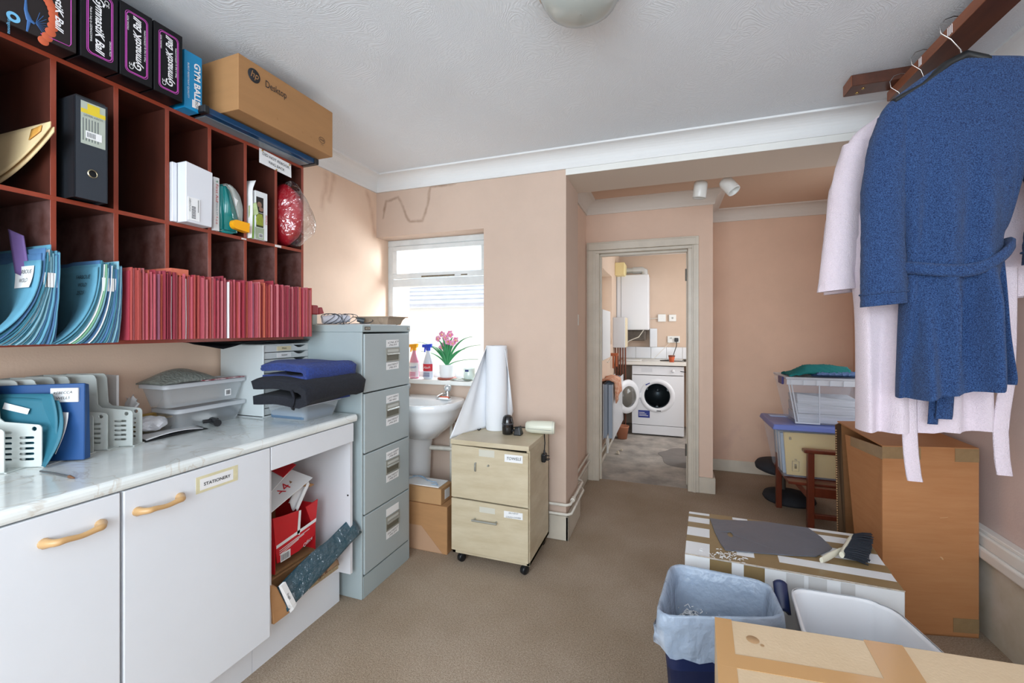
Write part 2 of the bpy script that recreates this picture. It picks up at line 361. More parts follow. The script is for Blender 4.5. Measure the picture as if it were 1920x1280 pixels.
# coving
def cove(mb, a, b, nrm, ext0=0, ext1=0, h=0.092, p=0.095, z=ZC):
    """a,b ends on the wall line; nrm points into the room; ext mitre lengths (+ outwards corner)"""
    a = Vector(a); b = Vector(b); d = (b-a).normalized(); n = Vector(nrm)
    prof = [(0, -h-0.012), (0.012, -h-0.012), (0.016, -h+0.002)]
    for i in range(9):
        t = i/8*PI/2; prof.append((0.016+(p-0.026)*(1-math.cos(t)), -h+0.002+(h-0.014)*math.sin(t)))
    prof += [(p, -0.010), (p, 0), (0, 0)]
    def P(e, q): return e+n*q[0]+Vector((0, 0, z+q[1]))
    A = [P(a+d*(ext0*q[0]/p), q) for q in prof]; B = [P(b+d*(ext1*q[0]/p), q) for q in prof]
    k = len(prof); vs = A+B
    mb.add(vs, [(i, i+1, i+1+k, i+k) for i in range(k-1)], False)
    mb.add(A, [tuple(range(k))]); mb.add(B, [tuple(range(k))[::-1]])
p = 0.095
struct('trim_3', (lambda m: (cove(m, (XL, -1.8, 0), (XL, YB, 0), (1, 0, 0), p, -p), cove(m, (XL, YB-0.001, 0), (XR, YB-0.001, 0), (0, -1, 0), p, -p),
                  cove(m, (XR, YB, 0), (XR, -1.8, 0), (-1, 0, 0), p, 0), m)[-1])(MB()), COVE)
struct('trim_4', (lambda m: (cove(m, (-0.66, 3.0, 0), (-0.66, 3.752, 0), (1, 0, 0), 0, -p), cove(m, (-0.66, 3.752, 0), (0.344, 3.752, 0), (0, -1, 0), p, p),
                  cove(m, (0.344, 3.752, 0), (0.344, 4.40, 0), (1, 0, 0), -p, -p), cove(m, (0.344, 4.40, 0), (1.48, 4.40, 0), (0, -1, 0), p, -p),
                  cove(m, (1.48, 4.40, 0), (1.48, 3.0, 0), (-1, 0, 0), p, 0), m)[-1])(MB()), COVEL)
# skirting boards
def skirt(mb, x0, x1, y0, y1, h=0.105): mb.box(x0, x1, y0, y1, 0, h, 0.004, 1)
m = MB(); skirt(m, -1.14, -0.567, YB-0.018, YB, .15); skirt(m, -0.585, -0.567, YB-0.018, 3.0, .15); struct('baseboard_pier', m, CREAM)
m = MB(); skirt(m, -0.66, -0.642, 3.0, 3.752); struct('baseboard_lobby', m, CREAM)
m = MB(); skirt(m, 0.24, 0.362, 3.734, 3.752, .125); skirt(m, 0.344, 0.362, 3.752, 4.40, .125); struct('baseboard_doorway', m, CREAM)
m = MB(); skirt(m, 0.362, 1.48, 4.382, 4.40); struct('baseboard_alcove', m, CREAM)
# low boxed-out plinth with a moulded ledge along the right wall
m = MB().box(1.272, XR, -1.8, 3.0, 0, 0.36); struct('wall_right_plinth', m, mat('stained_offwhite_plaster', (222, 218, 208), 0.8, rgb2=(196, 188, 164), vscale=3.5, detail=10))
m = MB().box(1.262, XR, -1.8, 3.0, 0.435, 0.45, .003, 1).box(1.250, XR, -1.8, 3.0, 0.385, 0.435, .006, 2).box(1.240, XR, -1.8, 3.0, 0.335, 0.385, .010, 3)
struct('trim_5', m, WHT)
# architrave, lining, door
m = MB()
for (x0, x1) in ((-0.650, -0.575), (0.19, 0.24)): m.box(x0, x1, 3.733, 3.752, 0, 1.9745, .003, 2).box(x0+.012, x1-.02, 3.726, 3.7335, 0, 1.9745, .003, 1)
m.box(-0.651, 0.241, 3.732, 3.752, 1.975, 2.045, .003, 2).box(-0.638, 0.22, 3.725, 3.7325, 1.9755, 2.033, .003, 1)
m.box(-0.585, -0.545, 3.736, 3.86, 0, 1.9495, .003, 1).box(0.160, 0.20, 3.736, 3.86, 0, 1.9495, .003, 1).box(-0.584, 0.199, 3.737, 3.858, 1.95, 1.974, .003, 1)
m.box(-0.546, -0.532, 3.79, 3.825, 0, 1.929, .002, 1).box(-0.5445, 0.159, 3.79, 3.825, 1.93, 1.951, .002, 1)
struct('trim_6', m, CREAM)
Rz = Matrix.Translation((0.152, 3.862, 0)) @ Matrix.Rotation(math.radians(-4.5), 4, 'Z')
m = MB(); m.T = Rz; m.box(0, 0.036, 0, 0.70, 0.01, 1.94, .003, 1); dr = struct('door_1', m, CREAM)
for z in (0.25, 1.70):
    m = MB(); m.T = Rz; m.box(-0.004, 0.004, -0.004, 0.012, z, z+0.1, .001, 1).tube([(-0.002, -0.004, z), (-0.002, -0.004, z+0.1)], 0.006); m.build('hinge', mat('dull_steel', (120, 116, 110), 0.4, 0.8), dr)
m = MB(); m.T = Rz; m.tube([(-0.0, 0.64, 1.0), (-0.05, 0.64, 1.0)], 0.009).tube([(-0.05, 0.645, 1.0), (-0.05, 0.54, 1.0)], 0.008); m.build('door_handle', mat('dull_steel', (120, 116, 110)), dr)
# window in the back wall
GL = mat('window_glass', (235, 242, 245), 0.03, alpha=0.12, spec=0.6)
WF = mat('white_window_frame_paint', (226, 230, 230), 0.35, var=0.10, vscale=7)
yw = 2.76; x0, x1, z0, z1 = XL, -1.137, 0.945, 1.965
m = MB().box(x0, x0+.045, yw, yw+.07, z0+.05, z1-.045, .004, 1).box(x1-.03, x1, yw, yw+.07, z0+.05, z1-.045, .004, 1).box(x0, x1, yw-.001, yw+.069, z1-.045, z1, .004, 1).box(x0, x1, yw-.001, yw+.069, z0, z0+.05, .004, 1)
m.box(x0+.0455, x1-.0305, yw-.004, yw+.068, 1.615, 1.672, .004, 1)
wn = struct('window_1', m, WF)
m = MB(); a, b_, c_, d_ = x0+.05, x1-.034, 1.676, 1.915
m.box(a, a+.04, yw-.016, yw+.03, c_+.036, d_-.032, .003, 1).box(b_-.04, b_, yw-.016, yw+.03, c_+.036, d_-.032, .003, 1).box(a, b_, yw-.015, yw+.029, d_-.032, d_, .003, 1).box(a, b_, yw-.015, yw+.029, c_, c_+.036, .003, 1)
ws = m.build('window_sash', WF, wn)
m = MB().box(a+.25, a+.52, yw-.0165, yw-.0145, c_+.004, c_+.014).box(a+.57, a+.62, yw-.0165, yw-.0145, c_+.005, c_+.013); m.build('flaked_paint', mat('bare_rotten_wood', (116, 104, 84), 0.9, var=.4, vscale=60), ws)
MB().box(a+.035, b_-.035, yw+.004, yw+.008, c_+.03, d_-.03).build('pane', GL, ws)
MB().box(x0+.04, x1-.02, yw+.03, yw+.034, z0+.04, 1.62).build('pane', GL, wn)
MB().box(XL+.002, -1.139, 2.575, yw+.002, 0.925, 0.955, .006, 2).build('window_sill', WHT, wn)
# windows of the utility room and of the front wall
m = MB().box(-0.79, -0.75, 4.25, 4.30, 1.17, 1.88).box(-0.79, -0.75, 5.22, 5.28, 1.17, 1.88).box(-0.79, -0.75, 4.25, 5.28, 1.88, 1.93).box(-0.79, -0.75, 4.25, 5.28, 1.12, 1.17).box(-0.79, -0.75, 4.74, 4.79, 1.17, 1.88)
w2 = struct('window_2', m, CREAM); MB().box(-0.774, -0.770, 4.29, 5.23, 1.16, 1.89).build('pane', GL, w2)
# outside: neighbouring building seen through the window
nb = thing('neighbouring_building', (-3.0, 5.4, 0), 'pale rendered neighbouring building with slate roof outside the window', 'building')
m = MB().box(-7.0, -1.2, 5.6, 6.1, 0, 1.62); m.build('wall', mat('cream_render_outside', (236, 232, 222), .9, var=.05, vscale=2), nb)
m = MB().hexa([(-7.0, 5.5, 1.62), (-1.1, 5.5, 1.62), (-1.1, 7.2, 2.35), (-7.0, 7.2, 2.35), (-7.0, 5.5, 1.66), (-1.1, 5.5, 1.66), (-1.1, 7.2, 2.39), (-7.0, 7.2, 2.39)])
for i in range(9):
    y = 5.5+i*.19; z = 1.66+i*.19*.43
    m.box(-7, -1.1, y-.01, y+.19, z+.0, z+.015)
m.build('roof', mat('grey_slates_outside', (186, 188, 198), .8, var=.15, vscale=9), nb)
m = MB().box(-4.35, -4.1, 5.3, 5.6, 0, 1.85)
for i in range(12): m.box(-4.354, -4.096, 5.296, 5.6, .15*i+.14, .15*i+.147)
m.build('brick_pier', mat('whitewashed_brick_outside', (226, 224, 220), .9, var=.06, vscale=8), nb)
struct('ground_outside', MB().box(-8, -0.85, 3.05, 8, -0.1, -0.02), mat('pale_paving_outside', (200, 198, 192), .9))

# heating pipes on the pier and lobby walls
WP = mat('white_painted_pipe', (220, 214, 202), 0.4, var=.12, vscale=20)
m = MB()
for z, o in ((0.225, 0.028), (0.170, 0.034)):
    m.tube([(-1.12, YB-o, z), (-0.585+o-.02, YB-o, z), (-0.585+o, YB-o+.02, z), (-0.585+o, 3.02, z+.0), (-0.60+o, 3.06, z), (-0.66+o, 3.08, z), (-0.66+o, 3.72, z)], 0.0085, 10)
m.tube([(-0.585+.028, YB+.06, .225), (-0.585+.028, YB+.10, .225)], 0.014, 10)
m.build('heating_pipes', WP, label='pair of white painted heating pipes running low around the pier', cat='pipes')
# light switch
m = MB().box(-0.66, -0.652, 3.30, 3.386, 1.33, 1.416, .003, 2); s_ = m.build('light_switch', WHT, label='white single light switch on the narrow lobby wall', cat='switch')
MB().box(-0.653, -0.647, 3.332, 3.352, 1.36, 1.385, .001, 1).build('rocker', WHT, s_)
# dome ceiling light
g = thing('ceiling_light', (-0.25, 1.33, ZC-.12), 'round frosted glass dome light on the textured ceiling', 'light')
m = MB().lathe([(0.001, -.118), (.04, -.116), (.08, -.105), (.108, -.085), (.125, -.055), (.128, -.03), (.126, -.028)], (-0.25, 1.33, ZC), 40, close=False); m.build('shade', mat('frosted_glass_shade', (176, 182, 178), .25, coat=.4, alpha=.93), g)
m = MB().lathe([(.122, -.032), (.138, -.030), (.142, -.018), (.140, 0), (.0, 0)], (-0.25, 1.33, ZC), 40, close=False); m.build('rim', mat('beige_plastic_rim', (196, 176, 158), .4), g)
# twin spot bar
g = thing('spotlight_bar', (0.36, 3.18, ZC-.15), 'white twin spotlight bar under the lobby ceiling', 'light')
MB().box(0.12, 0.60, 3.15, 3.20, ZC-.025, ZC, .004, 2).build('bar', WHT, g)
for (cx, px, py, tilt, tx) in ((0.215, 1313, 354, .12, .08), (.40, 1366, 347, -.55, -.35)):
    c = PY(3.16, px, py); M = Matrix.Rotation(tx, 4, 'X') @ Matrix.Rotation(tilt, 4, 'Y')
    h = MB().lathe([(.001, .055), (.022, .053), (.038, .045), (.043, .03), (.043, -.055), (.040, -.062), (.036, -.055), (.034, .0), (.001, .01)], c, 24, M, close=False).build('lamp_head', mat('white_enamel', (232, 232, 228), .3), g)
    MB().tube([(c.x, 3.175, ZC-.02), c+Vector((0, 0, .05))], .008).build('stem', mat('chrome', (200, 200, 200), .15, 1), h)
# ================================================================ LEFT: base units, worktop
LAM = mat('white_melamine', (226, 229, 234), 0.42, var=.02, vscale=3)
LAMI = mat('white_melamine_carcass', (224, 224, 228), 0.5)
CHIP = mat('raw_chipboard_edge', (176, 156, 122), .9, var=.25, vscale=90)
TAN = mat('tan_plastic_handle', (196, 156, 106), 0.3, var=.05, vscale=20)
MARB = mat('marbled_laminate', (240, 244, 242), 0.12, rgb2=(218, 224, 222), vscale=3.2, detail=10, stretch=(1.6, 1, 1), coat=.3)
nt = MARB.node_tree; b = nt.nodes['Principled BSDF']; src = b.inputs['Base Color'].links[0].from_socket      # fine ochre veins
vo = nt.nodes.new('ShaderNodeTexNoise'); vo.inputs['Scale'].default_value = 4.5; vo.inputs['Detail'].default_value = 6; vo.inputs['Distortion'].default_value = 1.2
nt.links.new(nt.nodes['Texture Coordinate'].outputs['Object'], vo.inputs[0])
rp = nt.nodes.new('ShaderNodeValToRGB'); e = rp.color_ramp.elements; e[0].position = .485; e[0].color = (0, 0, 0, 1); e[1].position = .5; e[1].color = (.38, .38, .38, 1); k = e.new(.515); k.color = (0, 0, 0, 1)
nt.links.new(vo.outputs[0], rp.inputs[0]); mx = nt.nodes.new('ShaderNodeMix'); mx.data_type = 'RGBA'; nt.links.new(rp.outputs[0], mx.inputs[0]); nt.links.new(src, mx.inputs[6]); mx.inputs[7].default_value = lin((188, 170, 146)); nt.links.new(mx.outputs[2], b.inputs['Base Color'])
DX = -1.395
def handle(parent, X, y0, y1, z):
    pts = []
    for i in range(25):
        t = i/24; y = y0+(y1-y0)*t
        d = min(t, 1-t)*24/3.2; d = min(1, d); pts.append((X+0.006+0.026*math.sin(d*PI/2), y, z+0.002*math.sin(t*9)))
    m = MB().tube([(X-.002, y0, z)]+pts+[(X-.002, y1, z)], [.011]+[.0095-.0028*math.sin(PI*i/24)+.003*(1 if i in (0, 24) else 0) for i in range(25)]+[.011], 12)
    for y in (y0, y1): m.lathe([(.0001, .003), (.012, .001), (.0125, -.004)], (X+.002, y, z), 14, Matrix.Rotation(PI/2, 4, 'Y'), close=False)
    return m.build('handle', TAN, parent)
def unit(y0, y1, label, lab2=None, door=True):
    g = thing('base_cupboard', (-1.69, (y0+y1)/2, 0), label, 'cupboard', 'white base cupboards under the worktop' if door else None)
    m = MB().box(XL, DX-.003, y0, y0+.016, .15, .865).box(XL, DX-.003, y1-.016, y1, .15, .865).box(XL, DX-.003 if door else -1.468, y0+.016, y1-.016, .1505, .166).box(XL, XL+.008, y0+.016, y1-.016, .166, .865)
    m.build('carcass', LAMI, g)
    MB().box(-1.49, -1.475, y0, y1, 0.0, .15).build('plinth', LAM, g)
    if door:
        d = MB().box(DX-.001, DX+.017, y0+.002, y1-.004, .165, .862, .0025, 2).build('door', LAM, g); return g, d
    return g, None
g, d = unit(-0.18, .282, 'white base cupboard under the nearest end of the worktop'); handle(d, DX+.017, .12, .235, .797)
g, d = unit(.285, .740, 'white base cupboard with a plain white door, left of the one with the STATIONERY notice'); handle(d, DX+.017, .585, .692, .797)
g, d = unit(.742, 1.205, 'white base cupboard with the taped STATIONERY notice on its door'); handle(d, DX+.017, .775, .885, .797)
m = MB().box(DX+.0172, DX+.018, .933, 1.072, .786, .838); m.mi = 1; m.box(DX+.0181, DX+.0186, .945, 1.055, .794, .829); m.mi = 2
m.text('STATIONERY', .014, (DX+.0188, 1.0, .810), (0, 1, 0), (0, 0, 1), space=1.02, width=.088, bold=.015)
m.build('notice', [mat('yellowed_sticky_tape', (222, 214, 176), .35, var=.08, vscale=30), mat('white_paper', (236, 236, 236), .8), mat('black_ink', (30, 30, 34), .6)], d, label='taped paper notice')
# open unit
g, _ = unit(1.207, 1.668, 'open white base unit without a door, stuffed with cardboard, under the worktop end', door=False)
MB().box(DX-.002, DX+.015, 1.207, 1.655, .775, .862, .002, 1).build('top_rail', LAM, g)
MB().box(XL+.01, -1.466, 1.224, 1.651, .1661, .1845).build('base_shelf', CHIP, g)
m = MB().box(-1.45, DX-.02, 1.640, 1.652, .758, .772, .002, 1); m.mi = 1; m.tube([(-1.43, 1.634, .765), (-1.43, 1.652, .765)], .004); m.build('hinge_bracket', [LAM, mat('brass', (180, 150, 90), .3, 1)], g)
m = MB()
for z in (.31, .52): m.tube([(-1.41, 1.6515, z), (-1.41, 1.649, z)], .004)
m.build('screw_hole', mat('dark_hole', (40, 34, 30), .9), g)
# worktop
m = MB(); pr = []
for (x, z) in ((XL, .865), (-1.383, .865), (-1.377, .868), (-1.3745, .874), (-1.3735, .882), (-1.3745, .890), (-1.378, .896), (-1.384, .8995), (-1.39, .90), (XL, .90)): pr.append((x, -.6, z))
m.prism(pr, (0, 1, 0), 2.272); m.build('worktop', MARB, label='long white marbled laminate worktop along the left wall', cat='worktop')
SIL = mat('cream_sealant', (224, 222, 214), .6)
MB().box(XL, XL+.012, -.6, 1.66, .90, .912, .004, 1).build('baseboard_worktop', SIL, kind='structure')

# ---------------------------------------------------------------- contents of the open unit
CARD = mat('brown_cardboard', (178, 132, 88), .85, var=.07, vscale=6, stretch=(1, 1, 6), bump=.1, bscale=300)
CARDD = mat('darker_brown_cardboard', (158, 116, 76), .85, var=.1, vscale=9, stretch=(1, 1, 8))
REDP = mat('red_printed_board', (206, 32, 42), .4)
WHP = mat('white_paper', (236, 236, 236)); INK = mat('black_ink', (30, 30, 34))
def fx(px, py, X): return PX(X, px, py)
# tall red paper carton: open top, torn front
xf = -1.50
A = fx(513, 968, xf); B = fx(597, 938, xf); C_ = fx(586, 1004, xf); D = fx(517, 1060, xf)
g = thing('paper_carton', (xf-.1, (A.y+B.y)/2, .20), 'torn red and white copier paper carton in the open unit', 'box')
def onf(y, z, X=xf): return (X, y, z)
m = MB()
yl, yr = fx(512, 1000, xf).y, fx(596, 1000, xf).y
z_ = lambda py, px=550: fx(px, py, xf).z
m.plate([(yl, z_(972, 512)), (yl+.05, z_(965, 535)), (yl+.13, z_(958, 558)), (yl+.12, z_(1000, 556)), (yl+.20, z_(978, 585)), (yr-.07, z_(945, 585)), (yr, z_(935, 597)), (yr-.02, z_(1004, 588)), (yl+.13, z_(1040, 548)), (yl+.02, z_(1058, 517))], [], lambda u, v, w: (xf-w, u, v), .004)
m.box(xf-.24, xf-.004, yl+.01, yl+.014, .30, z_(972, 512)-.01).box(xf-.24, xf-.004, yr-.014, yr-.010, .30, z_(940, 590)-.01)
m.mi = 1
m.plate([(yl+.015, z_(1022, 520)), (yr-.01, z_(972, 590)), (yr-.012, z_(978, 590)), (yl+.015, z_(1028, 520))], [], lambda u, v, w: (xf+.0008+w, u, v), .0004)
m.plate([(yl+.13, z_(958, 558)), (yl+.142, z_(958, 560)), (yl+.134, z_(1004, 558)), (yl+.12, z_(1002, 556))], [], lambda u, v, w: (xf+.0008+w, u, v), .0004)
for k in range(3): m.plate([(yl+.03, z_(1034+4*k, 520)), (yr-.05-.03*k, z_(990+4*k, 580)), (yr-.05-.03*k, z_(991.2+4*k, 580)), (yl+.03, z_(1035.2+4*k, 520))], [], lambda u, v, w: (xf+.0008+w, u, v), .0003)
m.text('Office', .022, onf(yr-.06, z_(1016, 575), xf+.001), (0, 1, .34), (0, -.2, 1)); m.box(xf+.0005, xf+.001, yl+.035, yl+.085, z_(1052, 530), z_(1036, 530))
m.mi = 2
for k in range(8): m.box(xf+.001, xf+.0015, yl+.04+.005*k, yl+.042+.005*k, z_(1050, 530), z_(1039, 530))
m.build('carton_front', [REDP, WHP, INK], g)
m = MB().box(xf-.25, xf-.24, yl+.01, yr-.01, .30, .62).box(xf-.24, xf-.006, yl+.012, yr-.012, .295, .305)
m.hexa([(xf-.05, yl+.12, .62), (xf-.02, yr-.02, .585), (xf-.02, yr, .59), (xf-.05, yl+.14, .63), (xf-.20, yl+.12, .66), (xf-.22, yr-.02, .60), (xf-.22, yr, .605), (xf-.2, yl+.14, .67)])
m.build('carton_inside', CARDD, g)
m = MB()                       # loose flaps with the A4 mark
m.hexa([(xf-.002, yl-.02, .555), (xf-.002, yr-.03, .63), (xf-.10, yr-.05, .66), (xf-.13, yl-.03, .60), (xf-.002, yl-.02, .558), (xf-.002, yr-.03, .633), (xf-.10, yr-.05, .663), (xf-.13, yl-.03, .603)])
m.hexa([(xf-.03, yl-.03, .60), (xf-.03, yl+.13, .70), (xf-.20, yl+.13, .72), (xf-.2, yl-.03, .66), (xf-.03, yl-.03, .603), (xf-.03, yl+.13, .703), (xf-.2, yl+.13, .723), (xf-.2, yl-.03, .663)])
m.mi = 1; m.hexa([(xf-.028, yl+.075, .672), (xf-.026, yl+.14, .706), (xf-.20, yl+.15, .727), (xf-.2, yl+.1, .705), (xf-.028, yl+.075, .675), (xf-.026, yl+.14, .709), (xf-.2, yl+.15, .73), (xf-.2, yl+.1, .708)])
rt = Vector((0, .95, .40)); up = Vector((-.85, -.1, .25))
m.text('A4', .06, (xf-.05, yl+.09, .607), rt, up, off=.006); m.text('A4', .055, (xf-.09, yl+.03, .677), (0, .86, .5), up, off=.008)
m.build('flap', [WHP, REDP], g, label='white flap printed with red A4 marks')
m = MB().sheet(lambda u, v: (xf-.02-.05*v, yl+.14+.07*u, .50+.10*u+.03*v+.012*math.sin(v*9)), 8, 8, .004); m.build('paper_reams', mat('white_paper', (236, 236, 236)), g)
# box under it
m = MB().box(xf-.26, xf+.004, yl-.015, yr-.03, .186, .292, .003, 1); m.build('cardboard_box', CARDD, label='brown cardboard box under the torn red carton in the open unit', cat='box')
# crumpled kraft and leaflets
m = MB(); w = wave(5); m.sheet(lambda u, v: (-1.49+.075*u, 1.33+.27*v, .225+.04*math.sin(u*PI)+.02*w(u*7, v*8)), 14, 18, .004); m.build('crumpled_paper', mat('kraft_packing_paper', (170, 138, 108), .9, var=.2, vscale=14), label='crumpled brown packing paper stuffed behind the teal pack in the open unit', cat='paper')
m = MB(); w = wave(6)
a0, a1 = Vector((-1.400, 1.27, .215)), Vector((-1.385, 1.685, .345))
def tp(u, v):
    p = a0.lerp(a1, u); h = .088*(0.80+.20*math.sin(PI*min(1, u*1.3+.15)))
    return (p.x-.035+.05*(1-v)+.008*math.sin(v*PI), p.y+.01*v-.03*(v-.5), p.z-.012+h*v-.003*w(u*2, v))
m.sheet(tp, 22, 8, .018); g = m.build('file_pack', mat('dark_teal_card', (20, 72, 88), .55, var=.12, vscale=10), label='dark teal folder pack in clear wrap slanting across the open unit', cat='folder')
m = MB(); m.sheet(lambda u, v: tuple(Vector(tp(u, v*.9+.05))+Vector((.006+.004*w(u*9, v*5), 0, .016*v*math.sin(u*PI)))), 22, 8); m.build('plastic_wrap', film('clear_wrap', .12, .05, 30), g)
m = MB().hexa([(-1.48, 1.225, .19), (-1.388, 1.225, .19), (-1.388, 1.30, .19), (-1.48, 1.31, .19), (-1.49, 1.20, .33), (-1.395, 1.215, .345), (-1.395, 1.245, .32), (-1.49, 1.29, .30)], .003, 1)
g = m.build('small_carton', CARD, label='small battered white edged brown carton at the left of the open unit', cat='box')
m = MB().hexa([(-1.387, 1.245, .325), (-1.380, 1.25, .325), (-1.380, 1.31, .20), (-1.387, 1.30, .19), (-1.387, 1.265, .33), (-1.380, 1.27, .33), (-1.380, 1.325, .21), (-1.387, 1.32, .20)]); m.mi = 1
m.text('Fragile', .012, (-1.3795, 1.285, .265), (0, .45, -.9), (0, .9, .45), mi=1); m.build('white_edge', [WHP, INK], g)

# ================================================================ things on the worktop
GP = mat('grey_plastic_magazine_file', (202, 208, 204), .42)
zt = .9005
def slot(cx, cz, w, h, k=5):
    pts = []
    r = h/2
    for i in range(k+1): a = -PI/2+PI*i/k; pts.append((cx+w/2-r+r*math.cos(a), cz+r*math.sin(a)))
    for i in range(k+1): a = PI/2+PI*i/k; pts.append((cx-w/2+r+r*math.cos(a), cz+r*math.sin(a)))
    return pts
def hole(cx, cz, r, k=12): return [(cx+r*math.cos(2*PI*i/k), cz+r*math.sin(2*PI*i/k)) for i in range(k)]
def magfile(y, lab, wid=.062, x1=-1.752, L_=.235):
    x0 = x1-L_
    """open-front magazine file: two slotted cut-away sides, back and base; length runs from the wall towards the room"""
    px_, py_ = x1, y+wid; T = Matrix.Translation((px_, py_, 0)) @ Matrix.Rotation(math.radians(28), 4, 'Z') @ Matrix.Translation((-px_, -py_, 0))
    g = thing('magazine_file', T @ Vector(((x0+x1)/2, y+wid/2, zt)), lab, 'magazine file', 'grey magazine files on the worktop')
    x0 = x1-L_
    def rc(pts, c, r, a0, a1, k=4): return [(c[0]+r*math.cos(a0+(a1-a0)*i/k), c[1]+r*math.sin(a0+(a1-a0)*i/k)) for i in range(k+1)]
    out = [(0, 0), (L_, 0)]+rc(0, (L_-.012, .112), .012, 0, PI/2)+[(L_*.60, .134), (L_*.55, .145)]+[(L_*.53, .232)]+rc(0, (L_*.53-.014, .234), .012, 0, PI/2)+[(0, .246)]
    hs = []
    for r in range(6):
        z = .025+r*.0155
        hs.append(slot(L_*.61, z, .035, .007)); 
        if r < 5: hs.append(slot(L_*.84, z, .038, .007))
    for r in range(6): hs.append(slot(L_*.2, .13+r*.0165, .055, .007))
    for r in range(6): hs.append(slot(L_*.24, .025+r*.0155, .055, .007))
    hs.append(hole(L_*.92, .112, .0065))
    for k, yy in enumerate((y, y+wid-.003)):
        m = MB(); m.T = T; m.plate(out, hs, lambda u, v, w, yy=yy: (x0+u, yy+w, zt+v), .003); m.build('side_panel', GP, g)
    m = MB(); m.T = T; m.box(x0, x0+.003, y, y+wid, zt, zt+.246); m.build('back_panel', GP, g)
    m = MB(); m.T = T; m.box(x0, x1+.006, y, y+wid, zt, zt+.003); m.build('base', GP, g)
    return g
magfile(.643, 'grey slotted magazine file nearest the left edge of the view')
magfile(.711, 'grey slotted magazine file holding the curling teal folder', .062, -1.732)
magfile(.798, 'grey slotted magazine file holding the royal blue box folder', .064, -1.750)
magfile(.885, 'grey slotted magazine file just right of the blue folders', .062, -1.768)
magfile(.946, 'grey slotted magazine file farthest along the worktop with a white sheet behind', .048, -1.739)
FB = mat('royal_blue_folder', (32, 78, 134), .45, var=.05, vscale=8); FT = mat('teal_card_folder', (44, 112, 132), .6, var=.08, vscale=7)
def TR(px_, py_, a=28): return Matrix.Translation((px_, py_, 0)) @ Matrix.Rotation(math.radians(a), 4, 'Z') @ Matrix.Translation((-px_, -py_, 0))
m = MB(); m.T = TR(-1.668, .80); m.hexa([(-1.900, .790, zt+.004), (-1.668, .797, zt+.003), (-1.668, .822, zt+.003), (-1.900, .820, zt+.004), (-1.900, .790, zt+.232), (-1.668, .800, zt+.236), (-1.675, .826, zt+.230), (-1.900, .820, zt+.230)], .002, 1)
g = m.build('box_folder', FB, label='royal blue box folder with a white name sticker in a grey magazine file', cat='folder')
m = MB(); m.T = TR(-1.668, .80); m.box(-1.755, -1.682, .7940, .7985, zt+.180, zt+.222); m.mi = 1; m.text('REBECCA', .011, (-1.722, .7938, zt+.208), (1, 0, .06), (0, 0, 1), shear=.2, width=.050); m.text('WELLS', .011, (-1.722, .7938, zt+.192), (1, 0, .06), (0, 0, 1), shear=.2, width=.036)
m.build('name_sticker', [WHP, INK], g)
def curl(yb, xo, h, lean=0.0, out=.0):
    """card that stands in the file and curls over towards the room at its free edge"""
    def fn(u, v):
        x = -1.90+(xo+1.90)*u; bend = max(0, u-.45)/.55
        zz = zt+.004+h*v*(1-.0*bend)
        return (x-.02*bend*(v-.55)**2*4*1.0, yb-(.028*bend**2)*(1-v*.5)+lean*v+out*u*u, zz)
    return fn
m = MB(); m.T = TR(-1.70, .768); m.sheet(curl(.768, -1.700, .205, -.008, -.0), 16, 12, .0016); m.build('card_folder', FT, label='plain teal card folder standing against the royal blue box folder', cat='folder')
def roll(u, v):    # front teal folder: bottom corner rolls forward
    x = -1.92+.220*u; bend = max(0, u-.35)/.65; zz = .195*v
    return (x+.02*bend*math.sin(PI*v), .762-.055*bend**2*(1-v)**1.5-.01*v, zt+.004+zz*(1-.06*bend*bend))
m = MB(); m.T = TR(-1.703, .755); m.sheet(roll, 18, 14, .0014); g = m.build('card_folder', FT, label='teal card folder curling forward out of the magazine file, white label near its top', cat='folder')
m = MB(); m.T = TR(-1.703, .755); m.prism([(-1.84, .7475, zt+.168), (-1.775, .7455, zt+.150), (-1.77, .7465, zt+.166), (-1.835, .748, zt+.186)], (0, -1, 0), .0006); m.build('white_label', WHP, g)
m = MB(); m.T = TR(-1.703, .755, 14); m.sheet(lambda u, v: (-1.735+.03*u+.02*math.sin(v*2), .768-.02*u*(1-v), zt+.03+.12*v), 4, 8, .001); m.build('paper_sheet', WHP, label='white paper edge sticking out between the teal and royal blue folders', cat='paper')
MB().box(-1.955, -1.885, .995, 1.003, zt, zt+.232, .001, 1).build('paper_pad', WHP, label='upright white paper pad behind the farthest magazine file', cat='paper')
m = MB(); w = wave(9); m.sheet(lambda u, v: (-1.96+.07*u, 1.045+.02*w(u*4, v*4)+.02*v, zt+.02+.12*v+.02*w(u*5, v)), 8, 8, .001); m.build('paper_sheet', WHP, label='crumpled white paper leaning between the last magazine file and the wall', cat='paper')
# pen-like brush
m = MB().tube([PZ(.904, 76, 883)+Vector((0, 0, 0)), PZ(.904, 100, 887), PZ(.904, 130, 893)], [.0028, .0026, .003], 10); m.mi = 1; m.tube([PZ(.904, 130, 893), PZ(.904, 139, 896)], [.0042, .002], 10)
m.build('makeup_brush', [mat('grey_brush_handle', (92, 96, 100), .3, .4), mat('brown_bristle', (120, 84, 60), .8)], label='small dark brush lying on the front of the worktop', cat='brush')
